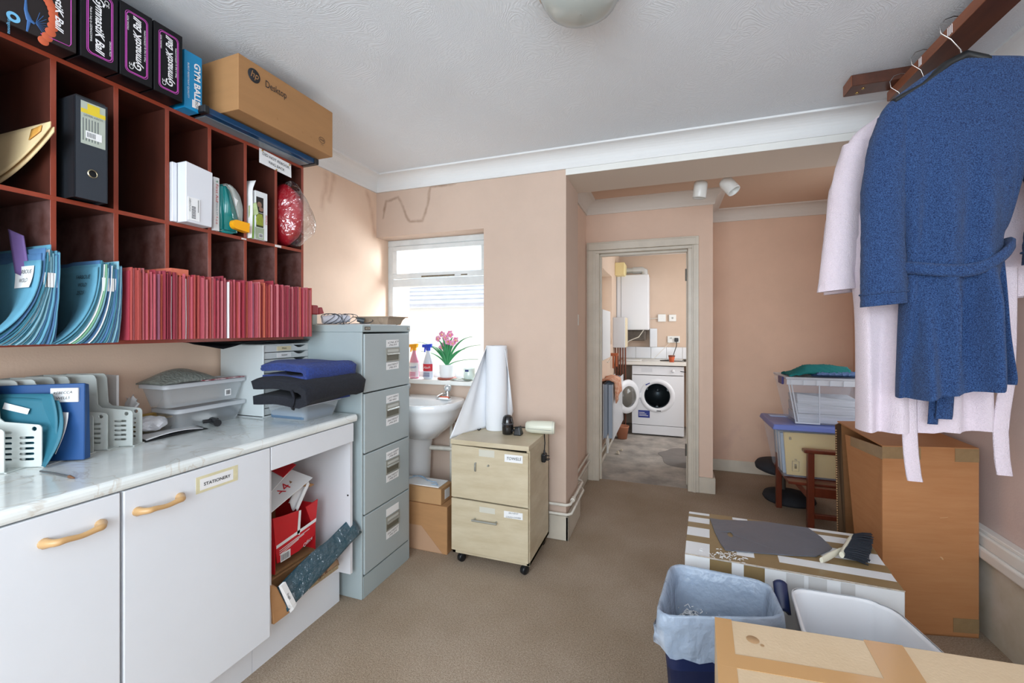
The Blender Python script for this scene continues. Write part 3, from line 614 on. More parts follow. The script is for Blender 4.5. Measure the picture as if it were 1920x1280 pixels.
# yellow perforated tray, crumpled tissue, sheets, black roll
m = MB(); Y0 = PZ(.93, 275, 770)
m.plate([(-1.975, 1.085), (-1.91, 1.085), (-1.91, 1.20), (-1.975, 1.20)], [hole(-1.955+.035*i, 1.11+.03*j, .004, 8) for i in range(2) for j in range(3)], lambda u, v, w: (u, v, zt+.02+(u+1.975)*-.15+.03+w), .004)
m.box(-1.975, -1.970, 1.085, 1.20, zt, zt+.06)
m.build('perforated_tray', mat('mustard_plastic', (212, 178, 104), .5), label='mustard yellow perforated tray against the wall beside the plastic tubs', cat='tray')
m = MB(); w = wave(11)
bm = bmesh.new(); bmesh.ops.create_icosphere(bm, subdivisions=3, radius=1)
for v in bm.verts:
    c = v.co.copy(); k = 1+.35*w(c.x*.8+c.z*.5, c.y*.8-c.z*.5)+.22*abs(w(c.x*2+1, c.z*2+c.y))+R.uniform(-.05, .05); v.co = Vector((-1.865+.05*c.x*k, 1.095+.045*c.y*k, zt+.038+.030*c.z*min(k, 1.0)))
m.addbm(bm, False); m.build('crumpled_tissue', mat('white_tissue', (236, 238, 242), .9, bump=.3, bscale=50), label='crumpled white tissue paper on the worktop in front of the yellow tray', cat='paper')
m = MB(); m.sheet(lambda u, v: (-1.86+.115*u, 1.04+.20*v-.03*u, zt+.004+.010*math.sin(v*PI)*u), 6, 10, .0012); m.build('paper_sheet', WHP, label='flat white paper sheet lying on the black folder on the worktop', cat='paper')
m = MB().sheet(lambda u, v: (-1.87+.140*u, 1.035+.22*v-.035*u, zt+.0015+.006*math.sin(v*PI)*u), 6, 10, .001).tube([(-1.80, 1.285, zt+.016), (-1.735, 1.262, zt+.015)], .0145, 12).tube([(-1.79, 1.24, zt+.02), (-1.77, 1.29, zt+.02)], .008, 8)
m.build('document_wallet', mat('black_plastic_wallet', (28, 30, 34), .35), label='black plastic wallet with a rolled up end under the white sheet', cat='folder')
# clear plastic tubs
TUB = mat('clear_plastic_tub', (226, 232, 236), .12, alpha=.34, spec=.8); LID = mat('frosted_plastic_lid', (226, 230, 234), .25, alpha=.62)
def tub(x0, x1, y0, y1, z0, h, lab, lid=True, rot=0, tmat=None, lmat=None, taper=.02):
    c = Vector(((x0+x1)/2, (y0+y1)/2, 0)); T = Matrix.Translation(c) @ Matrix.Rotation(rot, 4, 'Z')
    a, b = (x1-x0)/2, (y1-y0)/2
    g = thing('storage_tub', (c.x, c.y, z0), lab, 'tub')
    def rr(a, b, z, r=.02, k=5):
        pts = []
        for q, (sx, sy) in enumerate(((1, 1), (-1, 1), (-1, -1), (1, -1))):
            for i in range(k+1):
                t = PI/2*q+PI/2*i/k; pts.append(Vector((sx*(a-r)+r*math.cos(t), sy*(b-r)+r*math.sin(t), z)))
        return pts
    m = MB(); m.T = T; m.loft([rr(a-taper, b-taper, z0), rr(a-.003, b-.003, z0+h-.012), rr(a, b, z0+h-.010), rr(a, b, z0+h)], cap=False); m.add(rr(a-taper, b-taper, z0+.0005), [tuple(range(24))[::-1]]); m.build('tub_body', tmat or TUB, g)
    if lid:
        m = MB(); m.T = T; m.loft([rr(a+.006, b+.006, z0+h-.008), rr(a+.006, b+.006, z0+h+.006), rr(a-.01, b-.01, z0+h+.008), rr(a-.014, b-.014, z0+h+.002)]); m.build('lid', lmat or LID, g)
    return g
g = tub(-1.955, -1.80, 1.150, 1.440, zt, .075, 'clear plastic tub of odds and ends, lower of the two stacked beside the yellow tray')
g = tub(-1.955, -1.80, 1.105, 1.438, .992, .085, 'clear plastic tub with a small barcode sticker, upper of the two stacked tubs')
m = MB().box(-1.8055, -1.8015, 1.345, 1.37, 1.012, 1.040); m.mi = 1
for k in range(6): m.box(-1.8014, -1.8010, 1.349+.003*k, 1.3505+.003*k, 1.017, 1.035)
m.build('barcode_sticker', [WHP, INK], g)
def blob(name, c, s, m_, lab, cat, seed, rough=.25, sub=3, freq=1.6):
    bm = bmesh.new(); bmesh.ops.create_icosphere(bm, subdivisions=sub, radius=1); w = wave(seed)
    for v in bm.verts:
        q = v.co.copy(); k = 1+rough*w(q.x*freq+q.z, q.y*freq+q.z*.7); v.co = Vector((c[0]+s[0]*q.x*k, c[1]+s[1]*q.y*k, max(c[2]-s[2], c[2]+s[2]*q.z*k)))
    return MB().addbm(bm, True).build(name, m_, label=lab, cat=cat)
blob('cable_bundle', (-1.87, 1.30, .928), (.05, .045, .020), mat('white_cable_plastic', (214, 214, 212), .5), 'pale bundle inside the lower stacked tub', 'bundle', 31)
blob('cloth_bundle', (-1.87, 1.40, .930), (.05, .035, .022), mat('dark_grey_cloth', (62, 68, 80), .9), 'dark grey bundle inside the lower stacked tub', 'bundle', 32)
m = MB(); w = wave(13)
m.sheet(lambda u, v: (-1.965+.15*u, 1.10+.26*v, 1.0875+.050*math.sin(PI*min(1, v*1.15))**.6*math.sin(PI*u)**.6+.008*w(u*1.2, v*1.5)*math.sin(PI*v)), 40, 50, .006)
BW = mat('bubble_wrap', (150, 156, 148), .2, alpha=.7, bump=1.0, bscale=95, bdist=.01); m.build('bubble_wrap', BW, label='folded piece of bubble wrap lying on the upper clear tub', cat='bubble wrap')
MB().box(-1.83, -1.79, 1.25, 1.43, 1.0865, 1.0895).build('leaflet', mat('pale_printed_leaflet', (220, 196, 200), .5, rgb2=(150, 60, 70), vscale=30, sharp=.8), label='thin printed leaflet poking out from under the bubble wrap', cat='leaflet')
# desktop drawer unit
dx0, dx1, dy0, dy1, dz1 = -1.97, -1.70, 1.445, 1.715, 1.232
g = thing('desktop_drawer_unit', ((dx0+dx1)/2, (dy0+dy1)/2, zt), 'grey plastic desktop drawer unit behind the folded towels', 'drawers')
DG = mat('light_grey_plastic', (206, 212, 212), .4)
MB().box(dx0, dx1, dy0, dy0+.008, zt, dz1, .004, 2).box(dx0, dx1, dy1-.008, dy1, zt, dz1, .004, 2).box(dx0, dx1, dy0, dy1, dz1-.008, dz1, .004, 2).box(dx0, dx1, dy0, dy1, zt, zt+.008).build('casing', DG, g)
for i in range(10):
    za = zt+.012+i*.0315; m = MB()
    W = dy1-dy0-.02; k = .028
    m.plate([(0, 0), (W, 0), (W, k), (W*.95, k)]+[(W*(.94-.30*j/10), k-.012*math.sin(PI*j/10)) for j in range(11)]+[(0, k)], [], lambda u, v, w, za=za: (dx1-.004-w*1, dy0+.010+u, za+v), .004)
    d = m.build('drawer', DG, g)
    MB().box(dx0+.01, dx1-.012, dy0+.012, dy1-.012, za, za+.018).build('tray', mat('dark_drawer_inside', (66, 70, 72), .7), d)
    if i in (8, 9):
        q = MB().box(dx1-.004, dx1-.003, dy0+.075, dy0+.155, za+.004, za+.024); q.mi = 1; q.text('PAUL' if i == 9 else 'SUSAN', .011, (dx1-.0028, dy0+.115, za+.014), (0, 1, 0), (0, 0, 1), shear=.2); q.build('name_label', [mat('cream_sticker', (226, 214, 176), .6) if i == 9 else WHP, INK], d)
m = MB(); w = wave(15)
for k in range(4): m.sheet(lambda u, v, k=k: (-1.97+.27*u+.004*k, 1.34-.03*k+(.36+.03*k)*v, 1.2365+.004*k+.004*abs(w(u*1.5, v*2+k))-(.030*(k == 3)*max(0, .3-v)/.3*u)), 8, 16, .0012)
m.build('document_wallet', mat('black_plastic_wallet', (28, 30, 34)), label='stack of floppy black plastic wallets on top of the grey drawer unit', cat='folder')
# front tub with towels
g = tub(-1.685, -1.452, 1.435, 1.655, zt, .078, 'clear plastic tub under the pile of folded towels', lid=True)
MB().box(-1.665, -1.475, 1.45, 1.63, zt+.004, zt+.040, .01, 2).build('cloth', mat('slate_blue_cloth', (92, 116, 140), .9), label='slate blue cloth folded inside the tub under the towels', cat='cloth')
def towel(x0, x1, y0, y1, z0, h, layers, m_, lab, seed, drape=0.0, rot=0.0, name='towel'):
    """folded towel: one strip folded back and forth, rolled edge to the room"""
    w = wave(seed); cx, cy = (x0+x1)/2, (y0+y1)/2; T = Matrix.Translation((cx, cy, 0)) @ Matrix.Rotation(rot, 4, 'Z') @ Matrix.Translation((-cx, -cy, 0))
    mb = MB(); mb.T = T; th = h/layers*.95
    path = []
    for l in range(layers):
        z = z0+h*(l+.5)/layers
        xs = [x0+(x1-x0)*i/10 for i in range(11)]
        if l % 2: xs = xs[::-1]
        for x in xs: path.append((x, z))
        if l < layers-1:
            e = xs[-1]; s_ = 1 if e > cx else -1
            for a in (-.25, .25): path.append((e+s_*h/layers*.45, z+h/layers*(.5+a*.9)))
    K = len(path)-1
    def fn(u, v):
        i = min(K-1, int(u*K)); f = u*K-i
        x = path[i][0]*(1-f)+path[i+1][0]*f; z = path[i][1]*(1-f)+path[i+1][1]*f
        y = y0+(y1-y0)*v; e = abs(2*v-1)**6
        dz = .006*w(x*3, y*3)-drape*max(0, (x-cx)/(x1-x0))**2*2-(z-z0)*.25*e
        return (x+.008*w(y*2.2, z*4), y+.006*w(x*3+z*5, 1), max(z0+th*.5 if drape == 0 else z0-drape, z+dz))
    mb.sheet(fn, K, 14, th)
    return mb.build(name, m_, label=lab, cat='towel')
TB = mat('royal_blue_terry', (42, 68, 146), .95, rgb2=(28, 48, 112), vscale=120, bump=1, bscale=420, sheen=.1); TN = mat('charcoal_navy_terry', (27, 31, 43), .95, rgb2=(17, 19, 28), vscale=120, bump=1, bscale=420, sheen=.03)
towel(-1.66, -1.42, 1.40, 1.675, .990, .022, 1, TB, 'blue cloth edge at the bottom of the towel pile', 21)
towel(-1.62, -1.385, 1.325, 1.685, 1.013, .075, 2, TN, 'folded dark navy towel in the middle of the pile', 22, drape=.010, rot=.02)
towel(-1.62, -1.405, 1.375, 1.655, 1.092, .082, 3, TB, 'folded royal blue towel on top of the pile', 23, rot=-.05)
m = MB().sheet(lambda u, v: (-1.405+.012*math.sin(PI*v)-.05*u, 1.315+.07*u, 1.055-.085*v*(1-.6*abs(u-.45))), 6, 8, .008); m.build('towel_corner', TN, label='dark navy towel corner hanging over the front of the pile', cat='towel')
# ================================================================ pigeonhole shelving on the left wall
MAH = mat('mahogany_stained_board', (94, 50, 40), .32, rgb2=(58, 32, 27), vscale=6, stretch=(1, 1, .25), detail=9, coat=.15)
MAHE = mat('mahogany_front_edge', (144, 62, 42), .3, var=.12, vscale=12, stretch=(1, 1, .3), coat=.2)
MAHW = mat('mahogany_worn_board', (120, 88, 84), .34, rgb2=(82, 46, 38), vscale=14, detail=10, sharp=.2, coat=.2)
SF = -1.65; ZB, ZM, ZT_ = 1.252, 1.668, 2.070; TH = .013
g = thing('pigeonhole_shelf', (-1.82, .94, ZB), 'long mahogany stained pigeonhole shelving on the left wall', 'shelving')
Y0s, Y1s = -.18+.0, 1.621
divs = [.714+.1494*k for k in range(-6, 7)]
def board(name, x0, x1, y0, y1, z0, z1, m_=None):
    o = MB().box(x0, x1-.0015, y0, y1, z0, z1).build(name, m_ or MAH, g)
    return o
board('back_panel', XL, XL+.006, divs[0], divs[-1]+TH, ZB, ZT_+TH)
for z, nm in ((ZB, 'bottom_board'), (ZM, 'middle_board'), (ZT_, 'top_board')):
    o = board(nm, XL+.006, SF, divs[0], divs[-1]+TH, z, z+TH)
    MB().box(SF-.0015, SF, divs[0], divs[-1]+TH, z, z+TH, .0004, 1).build('front_edge', MAHE, o)
for k, y in enumerate(divs):
    for (z0, z1, mm) in ((ZB+TH, ZM, MAHW), (ZM+TH, ZT_, MAH)):
        nm = 'end_panel' if k in (0, len(divs)-1) else 'divider'
        o = board(nm, XL+.006, SF, y, y+TH, z0, z1, mm)
        MB().box(SF-.0015, SF, y, y+TH, z0, z1, .0004, 1).build('front_edge', MAHE, o)
m = MB().box(SF, SF+.0008, 1.30, 1.322, ZM+.003, ZM+.009).box(SF, SF+.0008, 1.462, 1.495, ZM+.001, ZM+.011); m.build('chipped_paint', mat('white_chip', (222, 216, 212), .7), g)
# notice pinned over two pigeonholes
pa = PX(SF+.004, 487, 277); pb = PX(SF+.004, 546, 300)
m = MB().hexa([(SF+.001, pa.y, pa.z-.062), (SF+.004, pb.y, pa.z-.075), (SF+.005, pb.y, pa.z-.075), (SF+.002, pa.y, pa.z-.062), (SF+.001, pa.y, pa.z), (SF+.002, pb.y, pa.z-.012), (SF+.003, pb.y, pa.z-.012), (SF+.002, pa.y, pa.z)])
m.mi = 1; rt = Vector((0, 1, -.10)); up = Vector((0, .1, 1)); cy = (pa.y+pb.y)/2
m.text('DID NOT REBOOK', .017, (SF+.005, cy, pa.z-.026), rt, up, width=(pb.y-pa.y)*.86); m.text('RING BACK', .017, (SF+.005, cy+.002, pa.z-.050), rt, up, width=(pb.y-pa.y)*.5)
m.mi = 2
for (y, z) in ((pa.y+.012, pa.z-.007), (pb.y-.010, pa.z-.018), (cy, pa.z-.066)): m.ball((SF+.006, y, z), .004, n=8)
m.build('paper_notice', [WHP, INK, mat('brass', (180, 150, 90))], label='small pinned paper notice reading DID NOT REBOOK RING BACK', cat='notice')

# ---------------------------------------------------------------- patient files in the lower row
REDS = [mat('file_card_red_%s' % n, c, .8, var=.10, vscale=25, stretch=(1, 1, .15)) for n, c in (('crimson', (170, 56, 72)), ('rose', (192, 92, 104)), ('brick', (176, 78, 72)), ('pink', (200, 116, 122)), ('wine', (146, 50, 66)), ('coral', (204, 108, 84)), ('mauve', (148, 88, 108)))]
BLUES = [mat('file_card_blue_%s' % n, c, .75, var=.10, vscale=14) for n, c in (('sky', (92, 152, 176)), ('steel', (72, 114, 156)), ('teal', (60, 124, 144)), ('pale', (132, 180, 196)))]
GRN = mat('file_card_green', (112, 160, 128), .75); MANI = mat('manila_card', (222, 196, 150), .8, var=.06, vscale=9); YEL = mat('yellow_file_card', (228, 176, 60), .7)
zf = ZB+TH+.0005
ordn = ['third', 'fourth', 'fifth', 'sixth', 'last']
rr = random.Random(4)
cubs = [6, 7, 8, 9, 10]      # index into divs
for ci, k in enumerate(range(7, 12)):
    ya, yb = divs[k]+TH+.001, divs[k+1]-.001 if k+1 < len(divs) else 0
    n = 34; wid = (yb-ya)/n; fw = (yb-ya+TH+.0005)/n
    gl = 'red patient files in the %s filled pigeonhole of the lower row' % ordn[ci]
    for i in range(n):
        yc = ya+wid*(i+.5); yf = ya-TH/2-.0005+fw*(i+.5)
        t = min(wid, fw)*.86; h = .222+rr.uniform(-.006, .010)+(.012 if rr.random() < .05 else 0)
        xf = -1.594+rr.uniform(-.008, .006); w = rr.uniform(-.0007, .0007)
        mm = REDS[rr.choices(range(7), (5, 5, 3, 4, 3, 1.2, .6))[0]]
        if rr.random() < .035: mm = WHP; h -= .012; t *= .5; xf += .001
        if ci == 4 and i == n-1: mm = YEL; h -= .01
        def fn(u, v, yc=yc, yf=yf, xf=xf, w=w, h=h):
            x = -1.93+(xf+1.93)*u; s_ = max(0, min(1, (x+1.67)/.06)); y = yc+(yf-yc)*s_+w*math.sin(v*5)*s_
            return (x, y+t/2, zf+h*v)
        us = MB(); us.sheet(fn, 8, 3, t, smooth=False)
        lab = 'thin card patient file among the red files in the %s filled pigeonhole' % ordn[ci]
        cat_ = 'file'
        o = us.build('patient_file', mm, label=lab if mm not in (YEL,) else 'yellow card file at the far right end of the red files', cat=cat_, group=None if mm is YEL else gl)
        if mm is WHP: o['label'] = 'white paper file among the red files in the %s filled pigeonhole' % ordn[ci]; o['group'] = 'white papers among the red files, %s pigeonhole' % ordn[ci]
# orange divider card and the grey blue slip
m = MB().box(-1.80, -1.612, .0, .0, 0, 0)
MB().box(-1.85, -1.60, divs[8]-.012, divs[8]+.045, zf+.222, zf+.245).build('index_card', REDS[5], label='orange index card standing proud of the red files', cat='card')
# curling blue files
def bluefile(yt, yb, h, x0, x1, m_, lab, grp, t=.0016, sag=1.0, seed=0, name='patient_file', flat=False):
    w = (lambda a, b: 0) if flat else wave(seed)
    def fn(u, v):
        x = x0+(x1-x0)*u; f = max(0, min(1, (x+1.75)/.12)); f = f*f*(3-2*f)      # only the part that sticks out curls
        # v 0 bottom .. 1 top
        cy = yt-(yt-yb)*((1-v)**2.2)*sag*f
        cz = zf+h*(v*(1-.0*f)) if f == 0 else zf+.004+h*(v**(1+.25*f))-.010*f*(1-v)
        return (x, cy+.0012*w(u*2+seed, v*3)*f, max(cz, zf+.001) if x < -1.65 else cz)
    o = MB().sheet(fn, 12, 14, t).build(name, m_, label=lab, cat='file', group=grp); FN[o.name] = (fn, x0, x1, h); return o
FN = {}
rb = random.Random(9)
specs = [(divs[6], divs[7], 'first', 24), (divs[7-0], divs[8], 'second', 0)]
def blue_group(ya, yb, n, word, fan, toff, lab_first):
    gl = 'blue patient files in the %s blue group' % word
    for i in range(n):
        t = i/(n-1); yt = ya+toff+(yb-ya-toff)*t
        yl = ya-fan*(1-t)+(yb-ya)*t*.92
        tt = .0020; r = rb.random(); mm = BLUES[rb.choices(range(4), (4, 4, 3, 2))[0]]
        lab = 'curling blue card file in the %s blue group' % word; grp = gl
        if i == 0: mm = BLUES[0]; lab = lab_first; grp = None
        elif word == 'second' and i in (7,): mm = GRN; lab = 'pale green card file among the curling blue files'; grp = None
        elif r < .07 and i > 3: mm = WHP; tt = .0010; lab = 'white paper file among the curling blue files in the %s blue group' % word; grp = 'white papers in the %s blue group' % word
        o = bluefile(yt-(.004 if i == 0 else 0), yl-(.006 if i == 0 else 0), .225+rb.uniform(-.01, .016)+(rb.uniform(0, .024) if word == 'nearest' and i > 2 else 0), -1.93, -1.60+rb.uniform(-.008, .006), mm, lab, grp, t=tt, seed=i+(50 if word == 'nearest' else 0), flat=(i == 0))
        if i == 0: FIRST.append((o, yt, yl))
        if i in (5, 9, 14, 19):
            MB().box(-1.601, -1.5985, yt-.004, yt+.004, zf+.15, zf+.19).build('white_tab', WHP, o)
FIRST = []
blue_group(divs[6]-.140+TH+.003, divs[6]-.002, 27, 'nearest', .04, .085, 'light blue card file facing out at the near end with a handwritten label')
blue_group(divs[6]+TH+.002, divs[7]-.002, 27, 'second', .03, .072, 'dark blue card file facing out with faint handwriting')
for (o, yt, yl), wds in zip(FIRST, (('FARBOUE', 'WOLD'), ('FARBOUE', 'WOLD', '2525'))):
    fn, xa, xb, h = FN[o.name]
    def onfile(x, z, d=.0030): p = fn((x-xa)/(xb-xa), max(0, min(1, (z-zf)/h))); return (x, p[1]-d, z)
    m = MB(); m.mi = 0
    if len(wds) == 2: m.sheet(lambda u, v: onfile(-1.712+.092*u, zf+.148+.060*v, .0026), 8, 4)
    n0 = len(m.v); m.mi = 1
    for i, wd in enumerate(wds): m.text(wd, .016, (-1.664, 0, zf+.192-.024*i), (1, 0, 0), (0, 0, 1), shear=.15, width=.070 if len(wd) > 5 else .045)
    m.v = m.v[:n0]+[onfile(p[0], p[2]) for p in m.v[n0:]]
    m.build('handwriting' if len(wds) == 3 else 'name_label', [WHP, INK], o)
m = MB().sheet(lambda u, v: (-1.700+.048*u-.035*v, .662+.012*u, zf+.19+.125*v-.02*u), 5, 8, .0016); m.build('index_card', mat('purple_card', (112, 88, 142), .7), label='purple card standing up behind the nearest blue files', cat='card')

# ---------------------------------------------------------------- upper row contents
zu = ZM+TH+.0005
# manila folder, curling down out of the nearest visible pigeonhole
def mf(u, v, o=0.0): 
    x = -1.95+.42*u; a = max(0, u-.5)/.5
    return (x-.02*a*(1-v), .655+.030*v-.045*a*(1-v)**2-.008*o, zu+.03+o+.155*v*(1-.0*a)+.015*a*v)
def mf2(dz, dy):
    def fn(u, v):   # half-moon sheet: straight top edge, lower edge curving up to the free end
        X_ = -1.94+.350*u; low = .030+.140*max(0, u-.15)**2.6/.85**2.6; top = .172+.012*u
        return (X_, .668+.020*u+dy-.030*(1-v)*u*(1-u)*3, zu+.004+dz+low+(top-low)*v)
    return fn
m = MB().sheet(mf2(0, 0), 20, 8, .002).sheet(mf2(-.012, .007), 20, 8, .002); g2 = m.build('manila_folder', MANI, label='pair of curled manila card folders sticking out of the nearest pigeonhole', cat='folder')
m = MB().sheet(lambda u, v: tuple(Vector(mf2(0, 0)(.80+.12*u, .45+.40*v))+Vector((0, -.003, 0))), 3, 3, .0006); m.build('orange_sticker', mat('orange_sticker', (206, 148, 66), .6), g2)
# lever arch file
bx = -1.600; by0, by1 = .745, .822
g2 = thing('lever_arch_file', (-1.72, .77, zu), 'black lever arch file standing in the second visible pigeonhole', 'file')
LAF = mat('black_marbled_board', (22, 25, 30), .5, var=.2, vscale=60)
MB().box(-1.84, bx, by0, by0+.0025, zu, zu+.292, .0008, 1).build('cover', LAF, g2); MB().box(-1.84, bx, by1-.0025, by1, zu, zu+.292, .0008, 1).build('cover', LAF, g2)
m = MB(); m.plate([(by0, 0), (by1, 0), (by1, .292), (by0, .292)], [hole((by0+by1)/2+.002, .078, .0115, 20)], lambda u, v, w: (bx-w, u, zu+v), .003); m.build('spine', mat('black_spine_board', (46, 52, 60), .4), g2)
m = MB().lathe([(.0105, 0), (.0125, .001), (.0125, .002), (.010, .003)], (bx-.001, (by0+by1)/2+.002, zu+.078), 24, Matrix.Rotation(PI/2, 4, 'Y'), close=False); m.build('finger_ring', mat('brassy_metal', (190, 180, 150), .3, 1), g2)
m = MB().box(bx+.0002, bx+.0008, by0+.013, by1-.006, zu+.160, zu+.284); m.mi = 1
for k in range(6): m.box(bx+.0009, bx+.0012, by0+.017+.007*k, by0+.019+.007*k, zu+.17, zu+.235)
m.mi = 2; m.box(bx+.0009, bx+.0013, by0+.013, by1-.006, zu+.250, zu+.262).box(bx+.0009, bx+.0013, by0+.028, by1-.02, zu+.262, zu+.280)
m.mi = 3; m.box(bx+.0013, bx+.0018, by0+.024, by1-.015, zu+.178, zu+.200); m.mi = 1
for k in range(6): m.box(bx+.0019, bx+.0022, by0+.027+.0035*k, by0+.0285+.0035*k, zu+.182, zu+.196)
m.text('LEVER ARCH', .008, (bx+.0012, (by0+by1)/2+.003, zu+.244), (0, 1, 0), (0, 0, 1), mi=1)
m.build('spine_label', [mat('grey_green_label', (176, 184, 172), .6), mat('slate_print', (92, 100, 104), .6), mat('yellow_print', (222, 196, 50), .6), WHP], g2)
MB().box(-1.838, bx-.004, by0+.004, by1-.004, zu+.006, zu+.298).build('paper_block', mat('black_marbled_board', (34, 38, 44)), g2)
# white boxes / envelopes
y = divs[8]+TH+.004
yA, yB = 1.046, 1.150
m = MB().box(-1.88, -1.640, yA-.017, yA+.0, zu, zu+.210, .002, 1); g2 = m.build('envelope_pack', mat('white_box_board', (226, 228, 234), .6), label='stack of pale envelopes standing at the left of the white carton', cat='envelopes')
m = MB().hexa([(-1.86, yA+.003, zu), (-1.600, yA+.003, zu), (-1.605, yB-.004, zu), (-1.86, yB-.006, zu), (-1.86, yA+.003, zu+.214), (-1.600, yA+.003, zu+.214), (-1.605, yB-.001, zu+.205), (-1.86, yB-.006, zu+.208)], .002, 1)
g2 = m.build('flat_carton', mat('white_box_board', (226, 228, 234)), label='flat white carton with a barcode label in a pigeonhole', cat='box')
m = MB().box(-1.6025, -1.5985, yA+.010, yA+.050, zu+.008, zu+.090); m.mi = 1
for k in range(9): m.box(-1.5984, -1.5980, yA+.022, yA+.036, zu+.016+.005*k, zu+.0185+.005*k)
m.text('STATIONERY', .008, (-1.5982, yA+.016, zu+.062), (0, 0, 1), (0, -1, 0)); m.box(-1.5984, -1.598, yA+.044, yA+.0455, zu+.04, zu+.085)
m.build('address_label', [WHP, INK], g2)
# first aid booklet
y5 = divs[9]+TH+.009
m = MB().box(-1.86, -1.640, y5-.006, y5+.016, zu, zu+.206, .001, 1); m.mi = 1; m.text('First Aid', .014, (-1.6392, y5+.005, zu+.145), (0, 0, -1), (0, 1, 0), width=.068); m.mi = 2; m.text('+', .02, (-1.6392, y5+.005, zu+.190), (0, 0, -1), (0, 1, 0)); m.mi = 1; m.text('+ o o', .014, (-1.6392, y5+.005, zu+.040), (0, 0, -1), (0, 1, 0)); m.mi = 3
m.text('MANUAL KIT', .009, (-1.6392, y5+.005, zu+.085), (0, 0, -1), (0, 1, 0))
m.build('booklet', [mat('white_glossy_card', (232, 236, 238), .3), mat('red_print', (200, 50, 50), .5), mat('green_print', (30, 130, 90), .5), mat('grey_print', (130, 140, 150), .5)], label='white first aid booklet standing beside the teal gadget', cat='book')
# teal plastic gadget with yellow snout
g2 = thing('tape_dispenser', (-1.66, y5+.06, zu), 'teal and grey plastic device with an orange yellow nozzle in a pigeonhole', 'device')
yc0, yc1 = y5+.022, y5+.118
def prof(yo, k): return [(yo+ (yc1-yc0)*a, zu+.001+.190*b_) for a, b_ in k]
teal = [(0, .0), (.62, .0), (.80, .08), (.78, .30), (.62, .55), (.50, .75), (.36, .93), (.12, 1.0), (0, .95)]
m = MB(); T_ = mat('glossy_teal_plastic', (10, 128, 128), .15, coat=.5)
bm = bmesh.new(); P = prof(yc0, teal); f0 = [bm.verts.new((-1.80, a, b_)) for a, b_ in P]; bm.faces.new(f0)
r = bmesh.ops.extrude_face_region(bm, geom=bm.faces[:]); [setattr(v.co, 'x', -1.632) for v in r['geom'] if isinstance(v, bmesh.types.BMVert)]
bmesh.ops.bevel(bm, geom=bm.edges[:], offset=.010, segments=3, affect='EDGES'); m.addbm(bm, True); m.build('body', T_, g2)
grey = [(.12, 1.0), (.36, .93), (.55, .70), (.70, .40), (.84, .20), (.98, .30), (1.0, .62), (.86, .86), (.60, 1.0), (.35, 1.04)]
m = MB(); bm = bmesh.new(); P = prof(yc0, grey); f0 = [bm.verts.new((-1.79, a, b_)) for a, b_ in P]; bm.faces.new(f0)
r = bmesh.ops.extrude_face_region(bm, geom=bm.faces[:]); [setattr(v.co, 'x', -1.638) for v in r['geom'] if isinstance(v, bmesh.types.BMVert)]
bmesh.ops.bevel(bm, geom=bm.edges[:], offset=.006, segments=2, affect='EDGES'); m.addbm(bm, True)
m.mi = 1; m.prism([(-1.637, yc0+.050, zu+.150), (-1.637, yc0+.068, zu+.140), (-1.637, yc0+.060, zu+.115)], (1, 0, 0), .001); m.build('cover', [mat('pale_grey_plastic', (170, 176, 172), .3, coat=.4), WHP], g2)
m = MB(); yn = yc0+.056
m.plate([(yn-.012+.016*math.cos(a), zu+.036+.018*math.sin(a)) for a in [PI/2+PI*i/8 for i in range(9)]]+[(yn+.042, zu+.014), (yn+.044, zu+.052)], [], lambda u, v, w: (-1.640+w, u, v), .030); m.build('nozzle', mat('orange_yellow_plastic', (250, 172, 8), .35), g2)
# papers and DVD box
y6 = divs[10]+TH+.002
m = MB().sheet(lambda u, v: (-1.90+.27*u, y6+.004+.004*math.sin(v*3)+.018*max(0, v-.8)*5*u, zu+.255*v-.01*max(0, v-.8)*5*u), 8, 12, .0015); m.build('paper_sheet', WHP, label='white sheet bending over at its top in the pigeonhole with the DVD case', cat='paper')
m = MB().hexa([(-1.80, y6+.012, zu), (-1.634, y6+.012, zu), (-1.634, y6+.0165, zu), (-1.80, y6+.0165, zu), (-1.80, y6+.012, zu+.07), (-1.634, y6+.013, zu+.10), (-1.634, y6+.0175, zu+.10), (-1.80, y6+.0135, zu+.07)]); m.build('leaflet', mat('lime_green_leaflet', (140, 190, 70), .5), label='lime green leaflet beside the boxed DVD', cat='leaflet')
m = MB().hexa([(-1.650, y6+.006, zu+.085), (-1.624, y6+.030, zu+.105), (-1.624, y6+.032, zu+.107), (-1.650, y6+.008, zu+.087), (-1.650, y6+.006, zu+.135), (-1.620, y6+.016, zu+.15), (-1.620, y6+.018, zu+.152), (-1.650, y6+.008, zu+.137)]); m.build('tissue_packet', mat('pale_green_packet', (168, 184, 132), .5, var=.2, vscale=50), label='crumpled pale green packet in front of the leaning papers', cat='packet')
ya, yb = y6+.022, y6+.064
m = MB().box(-1.80, -1.632, ya, yb+.018, zu, zu+.205, .0015, 1)
m.mi = 1; m.box(-1.6318, -1.6312, ya+.005, yb-.003, zu+.115, zu+.180); m.mi = 2; m.box(-1.6318, -1.6312, ya+.005, yb-.003, zu+.052, zu+.113); m.mi = 3; m.box(-1.6318, -1.6312, ya, yb, zu+.002, zu+.050)
m.mi = 4; m.ball((-1.632, ya+.02, zu+.148), .012, .2, 1, 1.1).ball((-1.632, ya+.028, zu+.13), .012, .2, 1, .8)
m.mi = 5
for k in range(5): m.tube([(-1.6312, ya+.010+.006*k, zu+.060), (-1.6312, ya+.006+.007*k, zu+.085), (-1.6312, ya+.014+.004*k, zu+.108)], .003, 6)
m.mi = 0; m.box(-1.6311, -1.6308, ya+.017, ya+.036, zu+.008, zu+.026); m.mi = 6
for k in range(6): m.box(-1.6307, -1.6304, ya+.019+.0027*k, ya+.0204+.0027*k, zu+.010, zu+.024)
